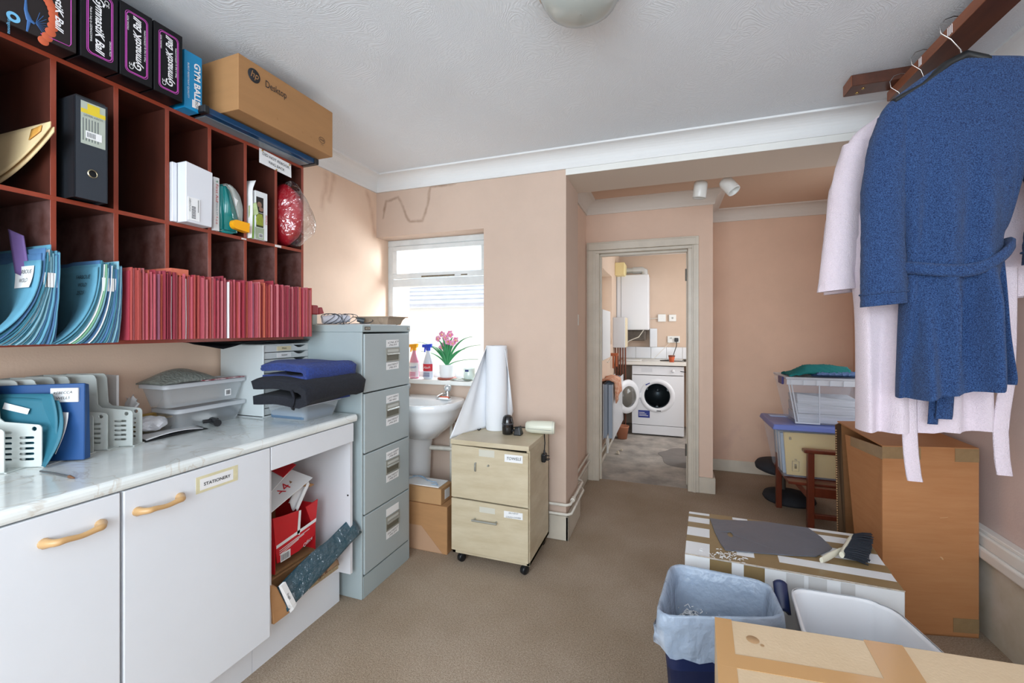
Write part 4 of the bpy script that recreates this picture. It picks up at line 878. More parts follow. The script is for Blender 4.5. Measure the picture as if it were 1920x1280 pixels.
m.text('FEMALE', .012, (-1.6314, yb+.010, zu+.09), (0, 0, -1), (0, 1, 0), mi=7)
m.build('boxed_video', [mat('white_glossy_card', (232, 236, 238)), mat('near_black_print', (34, 30, 28), .4), mat('dark_olive_print', (60, 66, 34), .4), mat('sage_print', (158, 172, 146), .4), mat('skin_tone_print', (150, 116, 96), .5), mat('lime_print', (146, 156, 50), .5), INK, mat('red_print', (200, 50, 50))],
        label='boxed exercise video with dark photo cover standing in a pigeonhole', cat='case')
# red cushion in clear plastic bag
g2 = thing('bagged_cushion', (-1.60, 1.56, zu), 'red rubber cushion in a clear plastic bag in the last pigeonhole', 'cushion')
bm = bmesh.new(); bmesh.ops.create_icosphere(bm, subdivisions=4, radius=1); w = wave(41)
for v in bm.verts:
    q = v.co.copy(); k = 1+.04*w(q.x*.6, q.z*.6+q.y); v.co = Vector((-1.685+.105*q.x*k, 1.541+.060*q.y*k, zu+.150+.142*q.z*k))
MB().addbm(bm, True).build('cushion', mat('red_rubber', (166, 10, 32), .55, var=.12, vscale=8), g2)
bm = bmesh.new(); bmesh.ops.create_icosphere(bm, subdivisions=5, radius=1); w = wave(42)
for v in bm.verts:
    q = v.co.copy(); k = 1+.07*w(q.x*.9, q.z*.9+q.y)+.03*w(q.x*2.5, q.z*2.5); ex = max(0, q.x+.1)*max(0, q.y+.3)*max(0, .55-q.z)
    v.co = Vector((-1.680+.118*q.x*k+.020*ex, 1.541+.0655*q.y*min(k, 1.0)+(.075*ex if q.x > .32 else 0), max(zu+.001, zu+.158+.156*q.z*k)))
MB().addbm(bm, True).build('plastic_bag', film('crinkled_clear_bag', .14, .10, 16), g2)

# ================================================================ boxes on top of the shelving
zs = ZT_+TH+.0005
BLK = mat('black_glossy_carton', (13, 12, 16), .35, spec=.3); MAG = mat('magenta_print', (196, 80, 180), .5); WPR = mat('white_print', (236, 236, 238), .5)
def frame_(m, X, y0, y1, z0, z1, t, r=.012, off=.0006, dx=.0004):
    def rr_(a0, a1, b0, b1, r):
        return [(a1-r+r*math.cos(t_), b1-r+r*math.sin(t_)) for t_ in [PI/2*i/4 for i in range(5)]]+[(a0+r+r*math.cos(t_), b1-r+r*math.sin(t_)) for t_ in [PI/2+PI/2*i/4 for i in range(5)]]+[(a0+r+r*math.cos(t_), b0+r+r*math.sin(t_)) for t_ in [PI+PI/2*i/4 for i in range(5)]]+[(a1-r+r*math.cos(t_), b0+r+r*math.sin(t_)) for t_ in [1.5*PI+PI/2*i/4 for i in range(5)]]
    m.plate(rr_(y0, y1, z0, z1, r), [rr_(y0+t, y1-t, z0+t, z1-t, max(.002, r-t))], lambda u, v, w: (X+off+w, u, v), dx)
def ballbox(pl, pr, lab, flip, dz=0):
    X = -1.578; y0 = PX(X, pl, 100).y+.0012; y1 = PX(X, pr, 100).y-.0012
    g = thing('exercise_ball_box', (-1.72, (y0+y1)/2, zs), lab, 'box', 'black exercise ball boxes on top of the pigeonholes')
    H = .228+dz
    MB().box(-1.86, X, y0, y1, zs, zs+H, .0012, 1).build('carton', BLK, g)
    m = MB(); frame_(m, X, y0+.013, y1-.013, zs+.018, zs+H-.018, .0012); frame_(m, X, y0+.016, y1-.016, zs+.021, zs+H-.021, .0022)
    yc = (y0+y1)/2; s_ = -1 if flip else 1; rt = (0, 0, s_); up = (0, -s_, 0)
    m.mi = 1; Z = zs+H/2
    m.text('GymnastiK Ball', .030, (X+.001, yc+.002*s_, Z), rt, up, shear=.35, width=.165, bold=.022)
    m.text('Made in Italy by LEDRAGOMMA', .007, (X+.001, yc+.022*s_, Z+.01*s_), rt, up, width=.10)
    m.text('CE', .017, (X+.001, y0+.030 if not flip else y1-.030, zs+.040 if not flip else zs+H-.04), rt, up)
    m.text('ORIGINAL PEZZI', .006, (X+.001, yc-.024*s_, Z+.055*s_), rt, up)
    m.build('printed_panel', [MAG, WPR], g); return g, X, y0, y1
ballbox(150, 222.5, 'black exercise ball box, printed upside down, beside the pictured carton end', True)
ballbox(224, 286.5, 'black exercise ball box in the middle of the three with magenta frames', False)
ballbox(288, 343, 'black exercise ball box touching the bright blue carton', False)
# larger pictured carton, turned: its end faces the camera
X = -1.575; y1 = PX(X, 148, 60).y
g2 = thing('exercise_ball_box', (-1.76, y1-.002, zs), 'large dark carton printed with a gymnast and an arc of orange balls', 'box')
xL, xR_ = -1.975, -1.595; yy = y1-.004
# corner of the carton at px 150; visible side runs back to the wall
BRN = mat('dark_brown_glossy_carton', (34, 27, 27), .35, spec=.35)
yn0 = .455
MB().hexa([(xL, yn0, zs), (-1.60, yn0+.02, zs), (-1.582, y1-.002, zs), (xL, y1-.004, zs), (xL, yn0, zs+.26), (-1.60, yn0+.02, zs+.26), (-1.582, y1-.002, zs+.245), (xL, y1-.004, zs+.25)], .0015, 1).build('carton', BRN, g2)
def onp(y, z): t = (y-(yn0+.02))/(y1-.002-yn0-.02); return (-1.60+.018*t+.0012, y, zs+z)
m = MB(); m.mi = 0
def opx(px, py): q = PX(-1.594, px, py); return Vector(onp(q.y, q.z-zs))
for (px, py) in ((82, -8), (86, 2), (91, 11), (95, 21), (97, 31), (97, 42), (95, 52), (91, 62), (85, 71), (78, 78)):
    m.lathe([(.0001, .0014), (.007, .0012), (.0115, 0)], opx(px, py), 16, Matrix.Rotation(PI/2, 4, 'Y'), close=False)
m.mi = 1
m.tube([opx(46, 0), opx(46, 20), opx(52, 38), opx(62, 46)], [.002, .004, .007, .003], 8, flat=.25, up=(0, 1, 0)).tube([opx(52, 40), opx(48, 60)], [.004, .002], 8, flat=.25, up=(0, 1, 0))
for k in range(9): a = -1.3+k*.26; c_0 = opx(64, 45); m.tube([c_0, c_0+Vector((0, .030*math.cos(a), -.035*math.sin(a)))], .0006, 4)
m.mi = 2; m.lathe([(.006, .0004), (.013, .0005)], opx(23, 33), 20, Matrix.Rotation(PI/2, 4, 'Y'), close=False); m.text('ledragomma', .009, opx(15, 48), (0, 0, -1), (0, 1, 0))
m.mi = 3; m.text('GymnastiK Ball', .024, onp(y1-.040, .125), (0, .0, -1), (0, 1, 0), off=.002, shear=.35, width=.165, bold=.02)
m.mi = 4; m.tube([onp(y1-.075, .012), onp(y1-.018, .012), onp(y1-.014, .02), onp(y1-.014, .20)], .0012, 4)
m.build('printed_picture', [mat('orange_ball_print', (196, 92, 58), .4), mat('blue_figure_print', (56, 100, 156), .4), mat('pale_blue_print', (110, 180, 220), .4), WPR, MAG], g2)
# bright blue gym ball box
X = -1.60; y0 = PX(X, 345, 150).y; y1 = PX(X, 379, 150).y
m = MB().box(-1.88, X, y0+.001, y1, zs, zs+.205, .001, 1); m.mi = 1
yc = (y0+y1)/2
m.text('GYM BALL', .030, (X+.001, yc+.012, zs+.105), (0, 0, -1), (0, 1, 0), width=.14, bold=.03); m.text('BURST RESISTANT QUALITY', .008, (X+.001, yc-.018, zs+.10), (0, 0, -1), (0, 1, 0), width=.125)
m.box(X+.0003, X+.0008, yc-.004, yc+.024, zs+.012, zs+.040); m.text('75CM', .012, (X+.0012, yc+.01, zs+.026), (0, 0, -1), (0, 1, 0), mi=2)
m.build('gym_ball_box', [mat('bright_blue_carton', (20, 136, 190), .35), WPR, INK], label='bright blue GYM BALL carton between the black boxes and the brown carton', cat='box')
# flat blue-black tray under the computer carton
y0 = PX(-1.57, 380, 225).y; y1 = PX(-1.57, 597, 305).y
g2 = thing('flat_case', (-1.75, (y0+y1)/2, zs), 'flat blue and black slab under the brown computer carton', 'case')
NB = mat('deep_blue_plastic', (16, 62, 100), .3)
MB().box(-1.93, -1.572, y0+.02, y1-.02, zs+.003, zs+.026, .003, 2).build('body', NB, g2)
for ya_, yb_ in ((y0+.004, y0+.024), (y1-.026, y1)): MB().box(-1.90, -1.566, ya_, yb_, zs, zs+.028, .003, 1).build('end_cap', mat('black_plastic', (20, 22, 26), .35), g2)
MB().box(-1.91, -1.60, y0+.03, y1-.03, zs, zs+.003).build('underside', mat('silver_grey_plastic', (120, 128, 134), .3), g2)
# hp desktop carton
zb = zs+.029; X = -1.50; yL = PX(X, 447, 150).y; yR = PX(X, 623, 250).y; H = PX(X, 447, 98).z-PX(X, 447, 205).z-.002; zb = PX(X, 447, 205).z+.001
g2 = thing('computer_carton', (-1.68, (yL+yR)/2, zb), 'large brown computer carton with black round logo on top of the shelving', 'box')
CC = mat('tan_computer_cardboard', (166, 122, 78), .75, var=.05, vscale=5, stretch=(1, 1, 6))
MB().hexa([(-1.80, yL-.005, zb), (X, yL, zb), (X+.002, yR, zb), (-1.80, yR, zb), (-1.80, yL-.005, zb+H-.012), (X, yL, zb+H), (X+.002, yR, zb+H+.002), (-1.80, yR, zb+H-.004)], .002, 2).build('carton', CC, g2)
m = MB(); yh = PX(X, 476, 142); m.lathe([(.0001, .0012), (.026, .001), (.0265, 0)], (X+.0012, yh.y, yh.z), 32, Matrix.Rotation(PI/2, 4, 'Y'), close=False)
m.text('Desktop', .040, (X+.002, PX(X, 517, 165).y, yh.z-.004), (0, 1, .02), (0, 0, 1), width=.100); iy = PX(X, 603, 263)
m.tube([(X+.002, iy.y+.018*math.cos(2*PI*i/20), iy.z+.013*math.sin(2*PI*i/20)) for i in range(20)], .0009, 4, closed=True); m.text('intel', .015, (X+.002, iy.y, iy.z+.001), (0, 1, 0), (0, 0, 1), width=.024); m.text('inside', .007, (X+.002, iy.y, iy.z-.020), (0, 1, 0), (0, 0, 1))
m.mi = 1; m.text('hp', .036, (X+.0026, yh.y, yh.z+.002), (0, 1, 0), (0, 0, 1), shear=.25)
m.mi = 2
for yy in (.35, .62, .72): m.tube([(X+.0015, yL+(yR-yL)*yy, zb+.045), (X+.0015, yL+(yR-yL)*yy+.006, zb+.038)], .0009, 4)
m.build('printing', [INK, CC, CARDD], g2)
MB().box(-1.80, -1.74, yL-.0062, yL-.0052, zb+.0, zb+H*.5).build('packing_tape', mat('brown_packing_tape', (150, 106, 66), .3), g2)
m = MB().box(-1.90, -1.62, .30, .452, zs, zs+.22, .002, 1); m.build('carton', mat('pale_carton', (206, 196, 184), .7), label='pale carton at the far left end on top of the shelving', cat='box')
# ================================================================ four-drawer filing cabinet
FG = mat('grey_green_enamel', (168, 178, 180), .42, var=.03, vscale=3); FG2 = mat('grey_green_enamel_side', (164, 176, 178), .42, var=.03, vscale=3)
NI = mat('brushed_nickel', (156, 156, 148), .4, .3)
fx0, fx1, fy0, fy1, fz = -1.975, -1.374, 1.706, 2.115, 1.322
g = thing('filing_cabinet', (-1.68, 1.91, 0), 'tall grey four drawer metal filing cabinet with handwritten labels', 'filing cabinet')
m = MB().box(fx0, fx1-.002, fy0, fy0+.012, 0, fz-.035, .003, 1).box(fx0, fx1-.002, fy1-.012, fy1, 0, fz-.035, .003, 1).box(fx0, fx0+.01, fy0+.0125, fy1-.0125, 0, fz-.037)
m.box(fx0, fx1+.002, fy0-.002, fy1+.002, fz-.036, fz, .004, 2).box(fx1-.02, fx1-.0015, fy0+.0125, fy1-.0125, 0, .105, .001, 1).box(fx0+.01, fx1-.02, fy0+.0125, fy1-.0125, .09, .105)
m.build('casing', FG2, g)
m = MB().box(fx1+.002, fx1+.004, 1.722, 1.764, fz-.026, fz-.010, .0008, 1); m.mi = 1; m.box(fx1+.0041, fx1+.0045, 1.727, 1.759, fz-.0225, fz-.0135)
m.mi = 0; m.text('Bisley', .009, (fx1+.0047, 1.743, fz-.018), (0, 1, 0), (0, 0, 1))
m.build('badge', [mat('dark_bronze', (70, 58, 48), .4, .5), mat('pale_silver', (176, 170, 156), .4)], g)
MB().lathe([(.0001, .004), (.008, .003), (.009, 0)], (fx1+.002, fy1-.022, fz-.018), 16, Matrix.Rotation(PI/2, 4, 'Y'), close=False).build('lock', NI, g)
zs_ = [.112, .401, .696, .990, 1.281]
words = [(None, ('PATIENT', 'FILES')), (('OLD KEEP', 'FILES'), ('PATIENT', 'FILES')), (('LETTERS', 'MR HALL'), ('PATIENT', 'FILES')), (('OLD', 'FILES'), ('PATIENT', 'FILES'))]
ys0, ys1 = PX(fx1, 722, 700).y, PX(fx1, 747, 700).y
for i in range(4):
    z0, z1 = zs_[i]+.003, zs_[i+1]-.003
    d = MB().box(fx1-.016, fx1+.004, fy0+.014, fy1-.014, z0, z1, .0035, 2).build('drawer', FG, g)
    MB().box(fx1-.45, fx1-.017, fy0+.03, fy1-.03, z0+.02, z1-.05).build('drawer_box', FG2, d)
    zc = z1-.095-.017; ha, hb = ys0, ys1
    X = fx1+.004
    m = MB(); m.plate([(ha, zc-.036), (hb, zc-.036), (hb, zc+.036), (ha, zc+.036)], [[(ha+.006, zc-.030), (hb-.006, zc-.030), (hb-.006, zc+.004), (ha+.006, zc+.004)]], lambda u, v, w: (X+w, u, v), .004)
    m.box(X+.004, X+.0045, ha+.008, hb-.008, zc+.010, zc+.032)
    m.sheet(lambda u, v: (X+.004+.006*math.sin(u*PI/2), ha+.005+(hb-ha-.01)*v, zc+.008-.008*u), 4, 1, .0015, smooth=False)
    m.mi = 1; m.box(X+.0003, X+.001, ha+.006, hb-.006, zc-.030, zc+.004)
    m.mi = 2; m.box(X+.0046, X+.005, ha+.011, hb-.011, zc+.014, zc+.028)
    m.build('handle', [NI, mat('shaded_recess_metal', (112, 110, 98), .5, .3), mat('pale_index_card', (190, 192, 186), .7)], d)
    yy0, yy1 = ha+.004, hb-.004
    for (zz0, zz1, wd) in ((zc+.040, zc+.078, words[i][0]), (zc-.078, zc-.040, words[i][1])):
        m = MB(); m.box(X+.0002, X+.0008, yy0, yy1, zz0, zz1)
        if wd:
            m.mi = 1
            for q, s_ in enumerate(wd): m.text(s_, .012, (X+.001, (yy0+yy1)/2, zz1-.013-.014*q), (0, 1, .05), (0, 0, 1), shear=.3, width=(yy1-yy0)*(.86 if q == 0 else .62))
        m.build('drawer_label', [WHP, INK], d, label='white sticky label with handwriting' if wd else 'blank white sticky label')
# on the cabinet
zc = fz+.0005
RB = mat('dark_red_plastic', (150, 28, 38), .35)
m = MB().box(-1.84, -1.70, 1.70, 1.74, zc+.036, zc+.072, .006, 2); m.mi = 1; m.box(-1.699, -1.697, 1.702, 1.736, zc+.040, zc+.068)
g = thing('desk_stapler', (-1.75, 1.74, zc), 'small red plastic gadget on top of the filing cabinet beside the files', 'gadget')
c = PX(-1.66, 590, 583)
MB().box(c.x-.07, c.x, c.y-.012, c.y+.018, zc, c.z-.016, .004, 2).build('base', mat('pale_grey_plastic', (170, 176, 172)), g)
m = MB().box(c.x-.07, c.x+.004, c.y-.022, c.y+.022, c.z-.018, c.z+.030, .006, 2).hexa([(c.x-.02, c.y+.022, c.z-.016), (c.x, c.y+.03, c.z-.016), (c.x, c.y+.066, c.z-.010), (c.x-.02, c.y+.060, c.z-.010), (c.x-.02, c.y+.022, c.z+.016), (c.x, c.y+.03, c.z+.018), (c.x, c.y+.052, c.z+.022), (c.x-.02, c.y+.048, c.z+.022)], .003, 1)
m.build('red_body', RB, g)
g = thing('massage_handset', (-1.58, 1.86, zc), 'pale grey handset wound with grey cables on the filing cabinet', 'handset')
MB().tube([(-1.67, 1.765, zc+.026), (-1.635, 1.825, zc+.032), (-1.60, 1.885, zc+.034)], [.020, .024, .018], 14, flat=.8).build('body', mat('pale_lilac_grey_plastic', (206, 206, 216), .4), g)
MB().tube([(-1.565, 1.905, zc+.030), (-1.535, 1.925, zc+.022)], [.012, .015], 12).build('plug', mat('dark_slate_plastic', (60, 66, 72), .4), g)
m = MB()
for k in range(8):
    cx, cy = -1.66+.009*k, 1.785+.014*k; m.tube([(cx+.032*math.cos(t)+.010*math.sin(2*t+k), cy+.014*math.sin(t+k)+.008*math.sin(2*t), zc+.032+.027*math.sin(t)) for t in [2*PI*i/24 for i in range(24)]], .0017, 5, closed=True)
lp = [Vector(q) for q in ((-1.70, 1.76, zc+.03), (-1.72, 1.735, zc+.012), (-1.66, 1.72, zc+.003), (-1.58, 1.76, zc+.004), (-1.54, 1.84, zc+.005), (-1.50, 1.92, zc+.012), (-1.51, 1.96, zc+.028), (-1.56, 1.95, zc+.036), (-1.585, 1.91, zc+.036))]
sm = []
for q in range(len(lp)-1):
    a_, b_, c_, d_ = lp[max(0, q-1)], lp[q], lp[q+1], lp[min(len(lp)-1, q+2)]
    for r_ in range(6): t = r_/6; sm.append(.5*((2*b_)+(c_-a_)*t+(2*a_-5*b_+4*c_-d_)*t*t+(-a_+3*b_-3*c_+d_)*t**3))
m.tube(sm, .002, 6)
m.build('cable', mat('grey_cable', (70, 76, 84), .5), g)
MB().box(-1.60, -1.40, 1.80, 2.02, zc, zc+.003).build('paper_sheet', WHP, label='white papers lying under the cable on the filing cabinet', cat='paper')
# moulded pulp cup carrier
g = thing('cup_carrier', (-1.62, 2.02, zc), 'brown moulded paper pulp cup carrier on the filing cabinet', 'carrier')
PU = mat('moulded_paper_pulp', (168, 148, 128), .95, var=.06, vscale=30, bump=.4, bscale=90)
x0, x1, y0, y1 = -1.62, -1.392, 1.945, 2.112; z1 = zc+.046
m = MB(); nx, ny = 30, 26
def pulp(u, v):
    x = x0+(x1-x0)*u; y = y0+(y1-y0)*v; e = min(u, 1-u, v, 1-v); a = min(1, e/.10)
    d = 0
    for cx in (.28, .72):
        for cy in (.29, .71):
            r = math.hypot((u-cx)*1.25, v-cy); d = max(d, min(1, max(0, (.22-r)/.07)))
    rimz = z1-.012*0
    ins = .020*(1-abs(2*u-1))*0
    return (x, y, rimz-.040*d-.006*(a)*(1-d))
m.sheet(pulp, nx, ny, .002); m.box(x0-.006, x1+.006, y0-.006, y0+.004, z1-.004, z1+.001).box(x0-.006, x1+.006, y1-.004, y1+.006, z1-.004, z1+.001).box(x0-.006, x0+.004, y0, y1, z1-.004, z1+.001).box(x1-.004, x1+.006, y0, y1, z1-.004, z1+.001)
for cx in (.28, .72):
    for cy in (.29, .71): m.lathe([(.046, -.006), (.034, -.030), (.026, -.0455), (.0001, -.0455)], (x0+(x1-x0)*cx, y0+(y1-y0)*cy, z1), 18, close=False)
m.lathe([(.085, -.008), (.05, -.036), (.03, -.036)], ((x0+x1)/2, (y0+y1)/2, z1), 4, Matrix.Rotation(PI/4, 4, 'Z'), close=False)
m.build('tray', PU, g)
m = MB()
def cr(i, z): return [Vector((x0+i*1.2, y0+i, z)), Vector((x1-i*1.2, y0+i, z)), Vector((x1-i*1.2, y1-i, z)), Vector((x0+i*1.2, y1-i, z))]
m.loft([cr(.004, z1-.004), cr(.014, z1-.018), cr(.022, z1-.0445)], cap=False, smooth=False); m.build('skirt', PU, g)

# ================================================================ wash basin
CER = mat('white_ceramic', (238, 240, 242), .12, coat=.5); CHR = mat('chrome', (200, 200, 200))
g = thing('wash_basin', (-1.50, 2.42, 0), 'white ceramic pedestal wash basin below the window', 'basin')
cx, yb_, zr = -1.50, YB-.002, .848
def rim(k, z, n=40, dx=0.0, inner=False):
    pts = []
    for i in range(n):
        a = 2*PI*i/n; ca, sa = math.cos(a), math.sin(a); ex = .6
        x = cx+.285*k*math.copysign(abs(ca)**ex, ca); y = (2.405+.0)+.215*k*math.copysign(abs(sa)**(ex if sa > 0 else .85), sa)
        pts.append(Vector((x, min(y, yb_), z)))
    return pts
def bowl(k, z, n=40):
    return [Vector((cx+.205*k*math.cos(2*PI*i/n), 2.365+.125*k*math.sin(2*PI*i/n), z)) for i in range(n)]
secs = [[Vector((cx+.10*math.cos(2*PI*i/40), 2.46+.09*math.sin(2*PI*i/40), .60)) for i in range(40)], rim(.55, .645), rim(.78, .70), rim(.90, .76), rim(.95, .80), rim(1.0, .812), rim(1.0, zr-.006), rim(.985, zr)]
secs2 = [rim(.985, zr), rim(.93, zr+.001), bowl(1.12, zr-.004), bowl(1.0, zr-.018), bowl(.88, zr-.07), bowl(.6, zr-.115), bowl(.15, zr-.128)]
m = MB().loft(secs, cap=False).loft(secs2, cap=False).add(bowl(.15, zr-.128), [tuple(range(40))[::-1]])
m.build('basin_bowl', CER, g)
m = MB(); m.loft([[Vector((cx-.045+a*math.cos(2*PI*i/24), 2.49+b_*math.sin(2*PI*i/24), z)) for i in range(24)] for (a, b_, z) in ((.095, .12, 0), (.09, .115, .02), (.068, .10, .10), (.062, .095, .30), (.072, .105, .52), (.10, .12, .66))]); m.build('pedestal', CER, g)
m = MB().box(-1.60, -1.545, 2.268, 2.276, .768, .782, .003, 1)   # overflow slot at the bowl wall
m.build('overflow_slot', mat('dark_hole', (40, 34, 30)), g)
for dx_, nm in ((.145, 'tap'), (-.165, 'tap')):
    t = MB().tube([(cx+dx_, 2.53, zr), (cx+dx_, 2.53, zr+.045)], [.020, .015], 16).tube([(cx+dx_, 2.53, zr+.028), (cx+dx_-.015, 2.47, zr+.030), (cx+dx_-.022, 2.425, zr+.016)], [.011, .010, .009], 12).build(nm, CHR, g)
    MB().lathe([(.010, 0), (.022, .004), (.026, .018), (.024, .034), (.012, .042), (.0001, .043)], (cx+dx_, 2.53, zr+.045), 10, close=False).build('tap_head', mat('clear_acrylic_knob', (200, 206, 208), .08, coat=1, metal=.5), t)
MB().tube([PZ(.80, 808, 772)+Vector((.0, .05, -.02)), PZ(.80, 812, 770)+Vector((0, .05, -.005)), PZ(.80, 812, 766)+Vector((0, .05, .01))], .004, 8).build('plug_chain', NI, g)
m = MB(); cs = Vector((cx+.150, 2.475, zr+.001)); m.box(cs.x-.045, cs.x+.045, cs.y-.032, cs.y+.012, cs.z, cs.z+.006, .002, 1).box(cs.x-.045, cs.x+.045, cs.y-.032, cs.y-.028, cs.z, cs.z+.016, .002, 1)
m.mi = 1; m.box(cs.x-.035, cs.x+.038, cs.y-.027, cs.y+.0, cs.z+.006, cs.z+.020, .006, 2); m.build('soap_bar', [CER, mat('orange_soap', (226, 100, 60), .45)], label='orange soap bar on the corner of the wash basin', cat='soap')
# waste pipes
m = MB().tube([(-1.36, 2.59, .0), (-1.36, 2.59, .72)], .011, 10).tube([(-1.31, 2.595, .0), (-1.31, 2.595, .66), (-1.36, 2.57, .70)], .008, 10).tube([(-1.50, 2.5, .52), (-1.38, 2.585, .50), (-1.25, 2.60, .50)], .016, 10)
m.build('basin_pipes', WP, label='white supply pipes standing behind the wash basin pedestal', cat='pipes')
MB().box(-1.36, -1.15, YB-.012, YB-.001, 0, .20, .002, 1).build('timber_panel', mat('stained_pine_board', (170, 130, 96), .7, var=.25, vscale=9), label='stained timber panel at the foot of the wall behind the boxes', cat='panel')

# ---------------------------------------------------------------- window sill things
zl = .9555
g = thing('orchid_plant', (0, 0, 0), 'pink artificial orchid with strap leaves in a white pot on the window sill', 'plant')
pc = PZ(zl, 838, 709); pc = Vector((pc.x, 2.655, zl)); pc.x = PY(2.655, 838, 700).x
g.location = pc; ORG[g.name] = pc
MB().lathe([(.0001, 0), (.058, 0), (.066, .006), (.064, .012), (.0001, .010)], pc, 28, close=False).build('saucer', mat('terracotta_plastic', (162, 84, 66), .5), g)
MB().lathe([(.0001, .011), (.046, .011), (.052, .020), (.055, .095), (.055, .102), (.050, .102), (.049, .085), (.0001, .083)], pc, 28, close=False).build('plant_pot', CER, g)
LG = mat('strap_leaf_green', (52, 140, 84), .45, var=.2, vscale=10); LG2 = mat('strap_leaf_midrib', (130, 176, 132), .5)
rl = random.Random(3)
P0 = pc+Vector((0, 0, .088))
tips = [(-.165, .165, .0), (-.135, .10, -.03), (-.06, .185, .02), (-.03, .20, .01), (.0, .175, -.02), (.03, .20, .02), (.055, .17, .0), (.13, .205, .02), (.175, .150, .0), (.165, .055, -.02), (.012, .20, -.03), (-.015, .16, .03), (-.10, .14, .03), (.10, .12, -.03), (.04, .15, -.04), (-.05, .13, -.04)]
for i, (tx, tz, ty) in enumerate(tips):
    tx *= 1.45; ty *= .8; T = P0+Vector((tx, ty*.6, tz)); C1 = P0+Vector((tx*.30, ty*.2, tz*.95))
    def lf(u, v):
        p = P0*(1-u)**2+C1*2*u*(1-u)+T*u*u; w_ = .0085*math.sin(PI*min(1, .18+u*.82))**.8*(1 if u < .98 else .2)
        d = Vector((0.35, -.5, 0.0)); 
        return p+Vector(((v-.5)*2*w_*.85, (v-.5)*2*w_*.4, abs(v-.5)*.004))
    MB().sheet(lf, 12, 2, .0008).build('leaf', LG, g)
FP = mat('orchid_pink_petal', (214, 52, 150), .6, rgb2=(240, 200, 214), vscale=40, sharp=.3); FY = mat('orchid_yellow_lip', (240, 196, 60), .5); FW = mat('orchid_pale_petal', (236, 190, 200), .6, rgb2=(200, 90, 150), vscale=40)
fl_ = [(-.055, .265, .0, FP), (.0, .275, -.02, FP), (.02, .245, -.03, FP), (.055, .255, .0, FW), (-.02, .225, .02, FP), (.015, .30, .01, FW), (-.03, .295, .0, FW), (.045, .235, -.02, FP), (-.035, .205, .01, FP), (.03, .29, -.02, FP)]
for i, (dx_, dz_, dy_, mm) in enumerate(fl_):
    c = pc+Vector((dx_*1.25, dy_, dz_+.015)); m = MB()
    for k in range(5):
        a = 2*PI*k/5+i*.7; u_ = Vector((math.cos(a), .25*math.sin(i+k), math.sin(a))); t_ = Vector((-math.sin(a), 0, math.cos(a)))
        m.sheet(lambda u, v: c+u_*(.004+.020*u)+t_*((v-.5)*.020*math.sin(PI*min(1, u*.85+.12)))+Vector((0, -.006*math.sin(u*PI), 0)), 5, 4, .0006)
    f = m.build('flower', mm, g)
    MB().ball(c+Vector((0, -.004, -.002)), .0045, n=8).build('flower_centre', FY, f)
m = MB()
for k in range(3): m.tube([P0, P0+Vector((-.01+.01*k, 0, .1)), pc+Vector(fl_[k][:3]).xzy if False else pc+Vector((fl_[k][0], fl_[k][2], fl_[k][1]))], .0018, 6)
m.build('stem', LG, g)
def spray(px, lab, body, trig, lc, txt, label2):
    y = 2.63; c = PY(y, px, 700); c.z = zl
    g = thing('spray_bottle', c, lab, 'bottle', None)
    def sec(a, b_, z, o=0): return [Vector((c.x+o+a*math.cos(2*PI*i/20), y+b_*math.sin(2*PI*i/20), zl+z)) for i in range(20)]
    MB().loft([sec(.034, .022, 0), sec(.038, .026, .01), sec(.038, .026, .10), sec(.034, .024, .125), sec(.020, .018, .165), sec(.013, .013, .185), sec(.013, .013, .20)]).build('bottle', body, g)
    m = MB().loft([sec(.015, .015, .196), sec(.016, .016, .215), sec(.013, .013, .222)]).hexa([(c.x-.045, y-.011, zl+.218), (c.x+.022, y-.013, zl+.216), (c.x+.022, y+.013, zl+.216), (c.x-.045, y+.011, zl+.218), (c.x-.045, y-.009, zl+.238), (c.x+.030, y-.010, zl+.244), (c.x+.030, y+.010, zl+.244), (c.x-.045, y+.009, zl+.238)], .003, 2)
    m.hexa([(c.x-.032, y-.005, zl+.185), (c.x-.026, y-.005, zl+.185), (c.x-.026, y+.005, zl+.185), (c.x-.032, y+.005, zl+.185), (c.x-.028, y-.006, zl+.22), (c.x-.018, y-.006, zl+.22), (c.x-.018, y+.006, zl+.22), (c.x-.028, y+.006, zl+.22)], .001, 1)
    m.build('trigger_head', trig, g)
    m = MB().sheet(lambda u, v: (c.x+.0385*math.cos(-PI*.95+PI*.9*u), y+.0265*math.sin(-PI*.95+PI*.9*u), zl+.012+.10*v), 12, 1)
    m.mi = 1; m.sheet(lambda u, v: (c.x+.0389*math.cos(-PI*.92+PI*.84*u), y+.0270*math.sin(-PI*.92+PI*.84*u), zl+.055+.05*v), 12, 1)
    m.mi = 2; m.text(txt, .022, (c.x+.004, y-.0285, zl+.080), (1, .0, .12), (0, 0, 1), shear=.3, width=.052)
    m.mi = 3
    for k in range(4): m.box(c.x-.026+.002*k, c.x+.026, y-.0292, y-.0275, zl+.018+.008*k, zl+.021+.008*k)
    m.build('bottle_label', [lc[0], lc[1], lc[2], lc[3]], g)
BP = mat('clear_blue_white_plastic', (222, 228, 236), .25, alpha=.9)
spray(803, 'spray bottle with a blue trigger and red label on the window sill', BP, mat('bright_blue_trigger', (30, 66, 200), .35), (mat('white_blue_label', (216, 222, 236), .5), mat('red_label', (206, 40, 54), .5), WPR, mat('navy_print', (40, 50, 110), .5)), 'Flash', None)
spray(777, 'pink tinted spray bottle with yellow trigger half behind the filing cabinet', mat('pink_tinted_plastic', (228, 150, 172), .25, alpha=.85), mat('orange_yellow_plastic', (250, 172, 8)), (mat('white_pink_label', (238, 226, 230), .5), WHP, mat('blue_print', (50, 110, 180), .5), mat('pink_print', (226, 90, 140), .5)), 'Vanish', None)
c = PY(2.66, 880, 705); c.z = zl
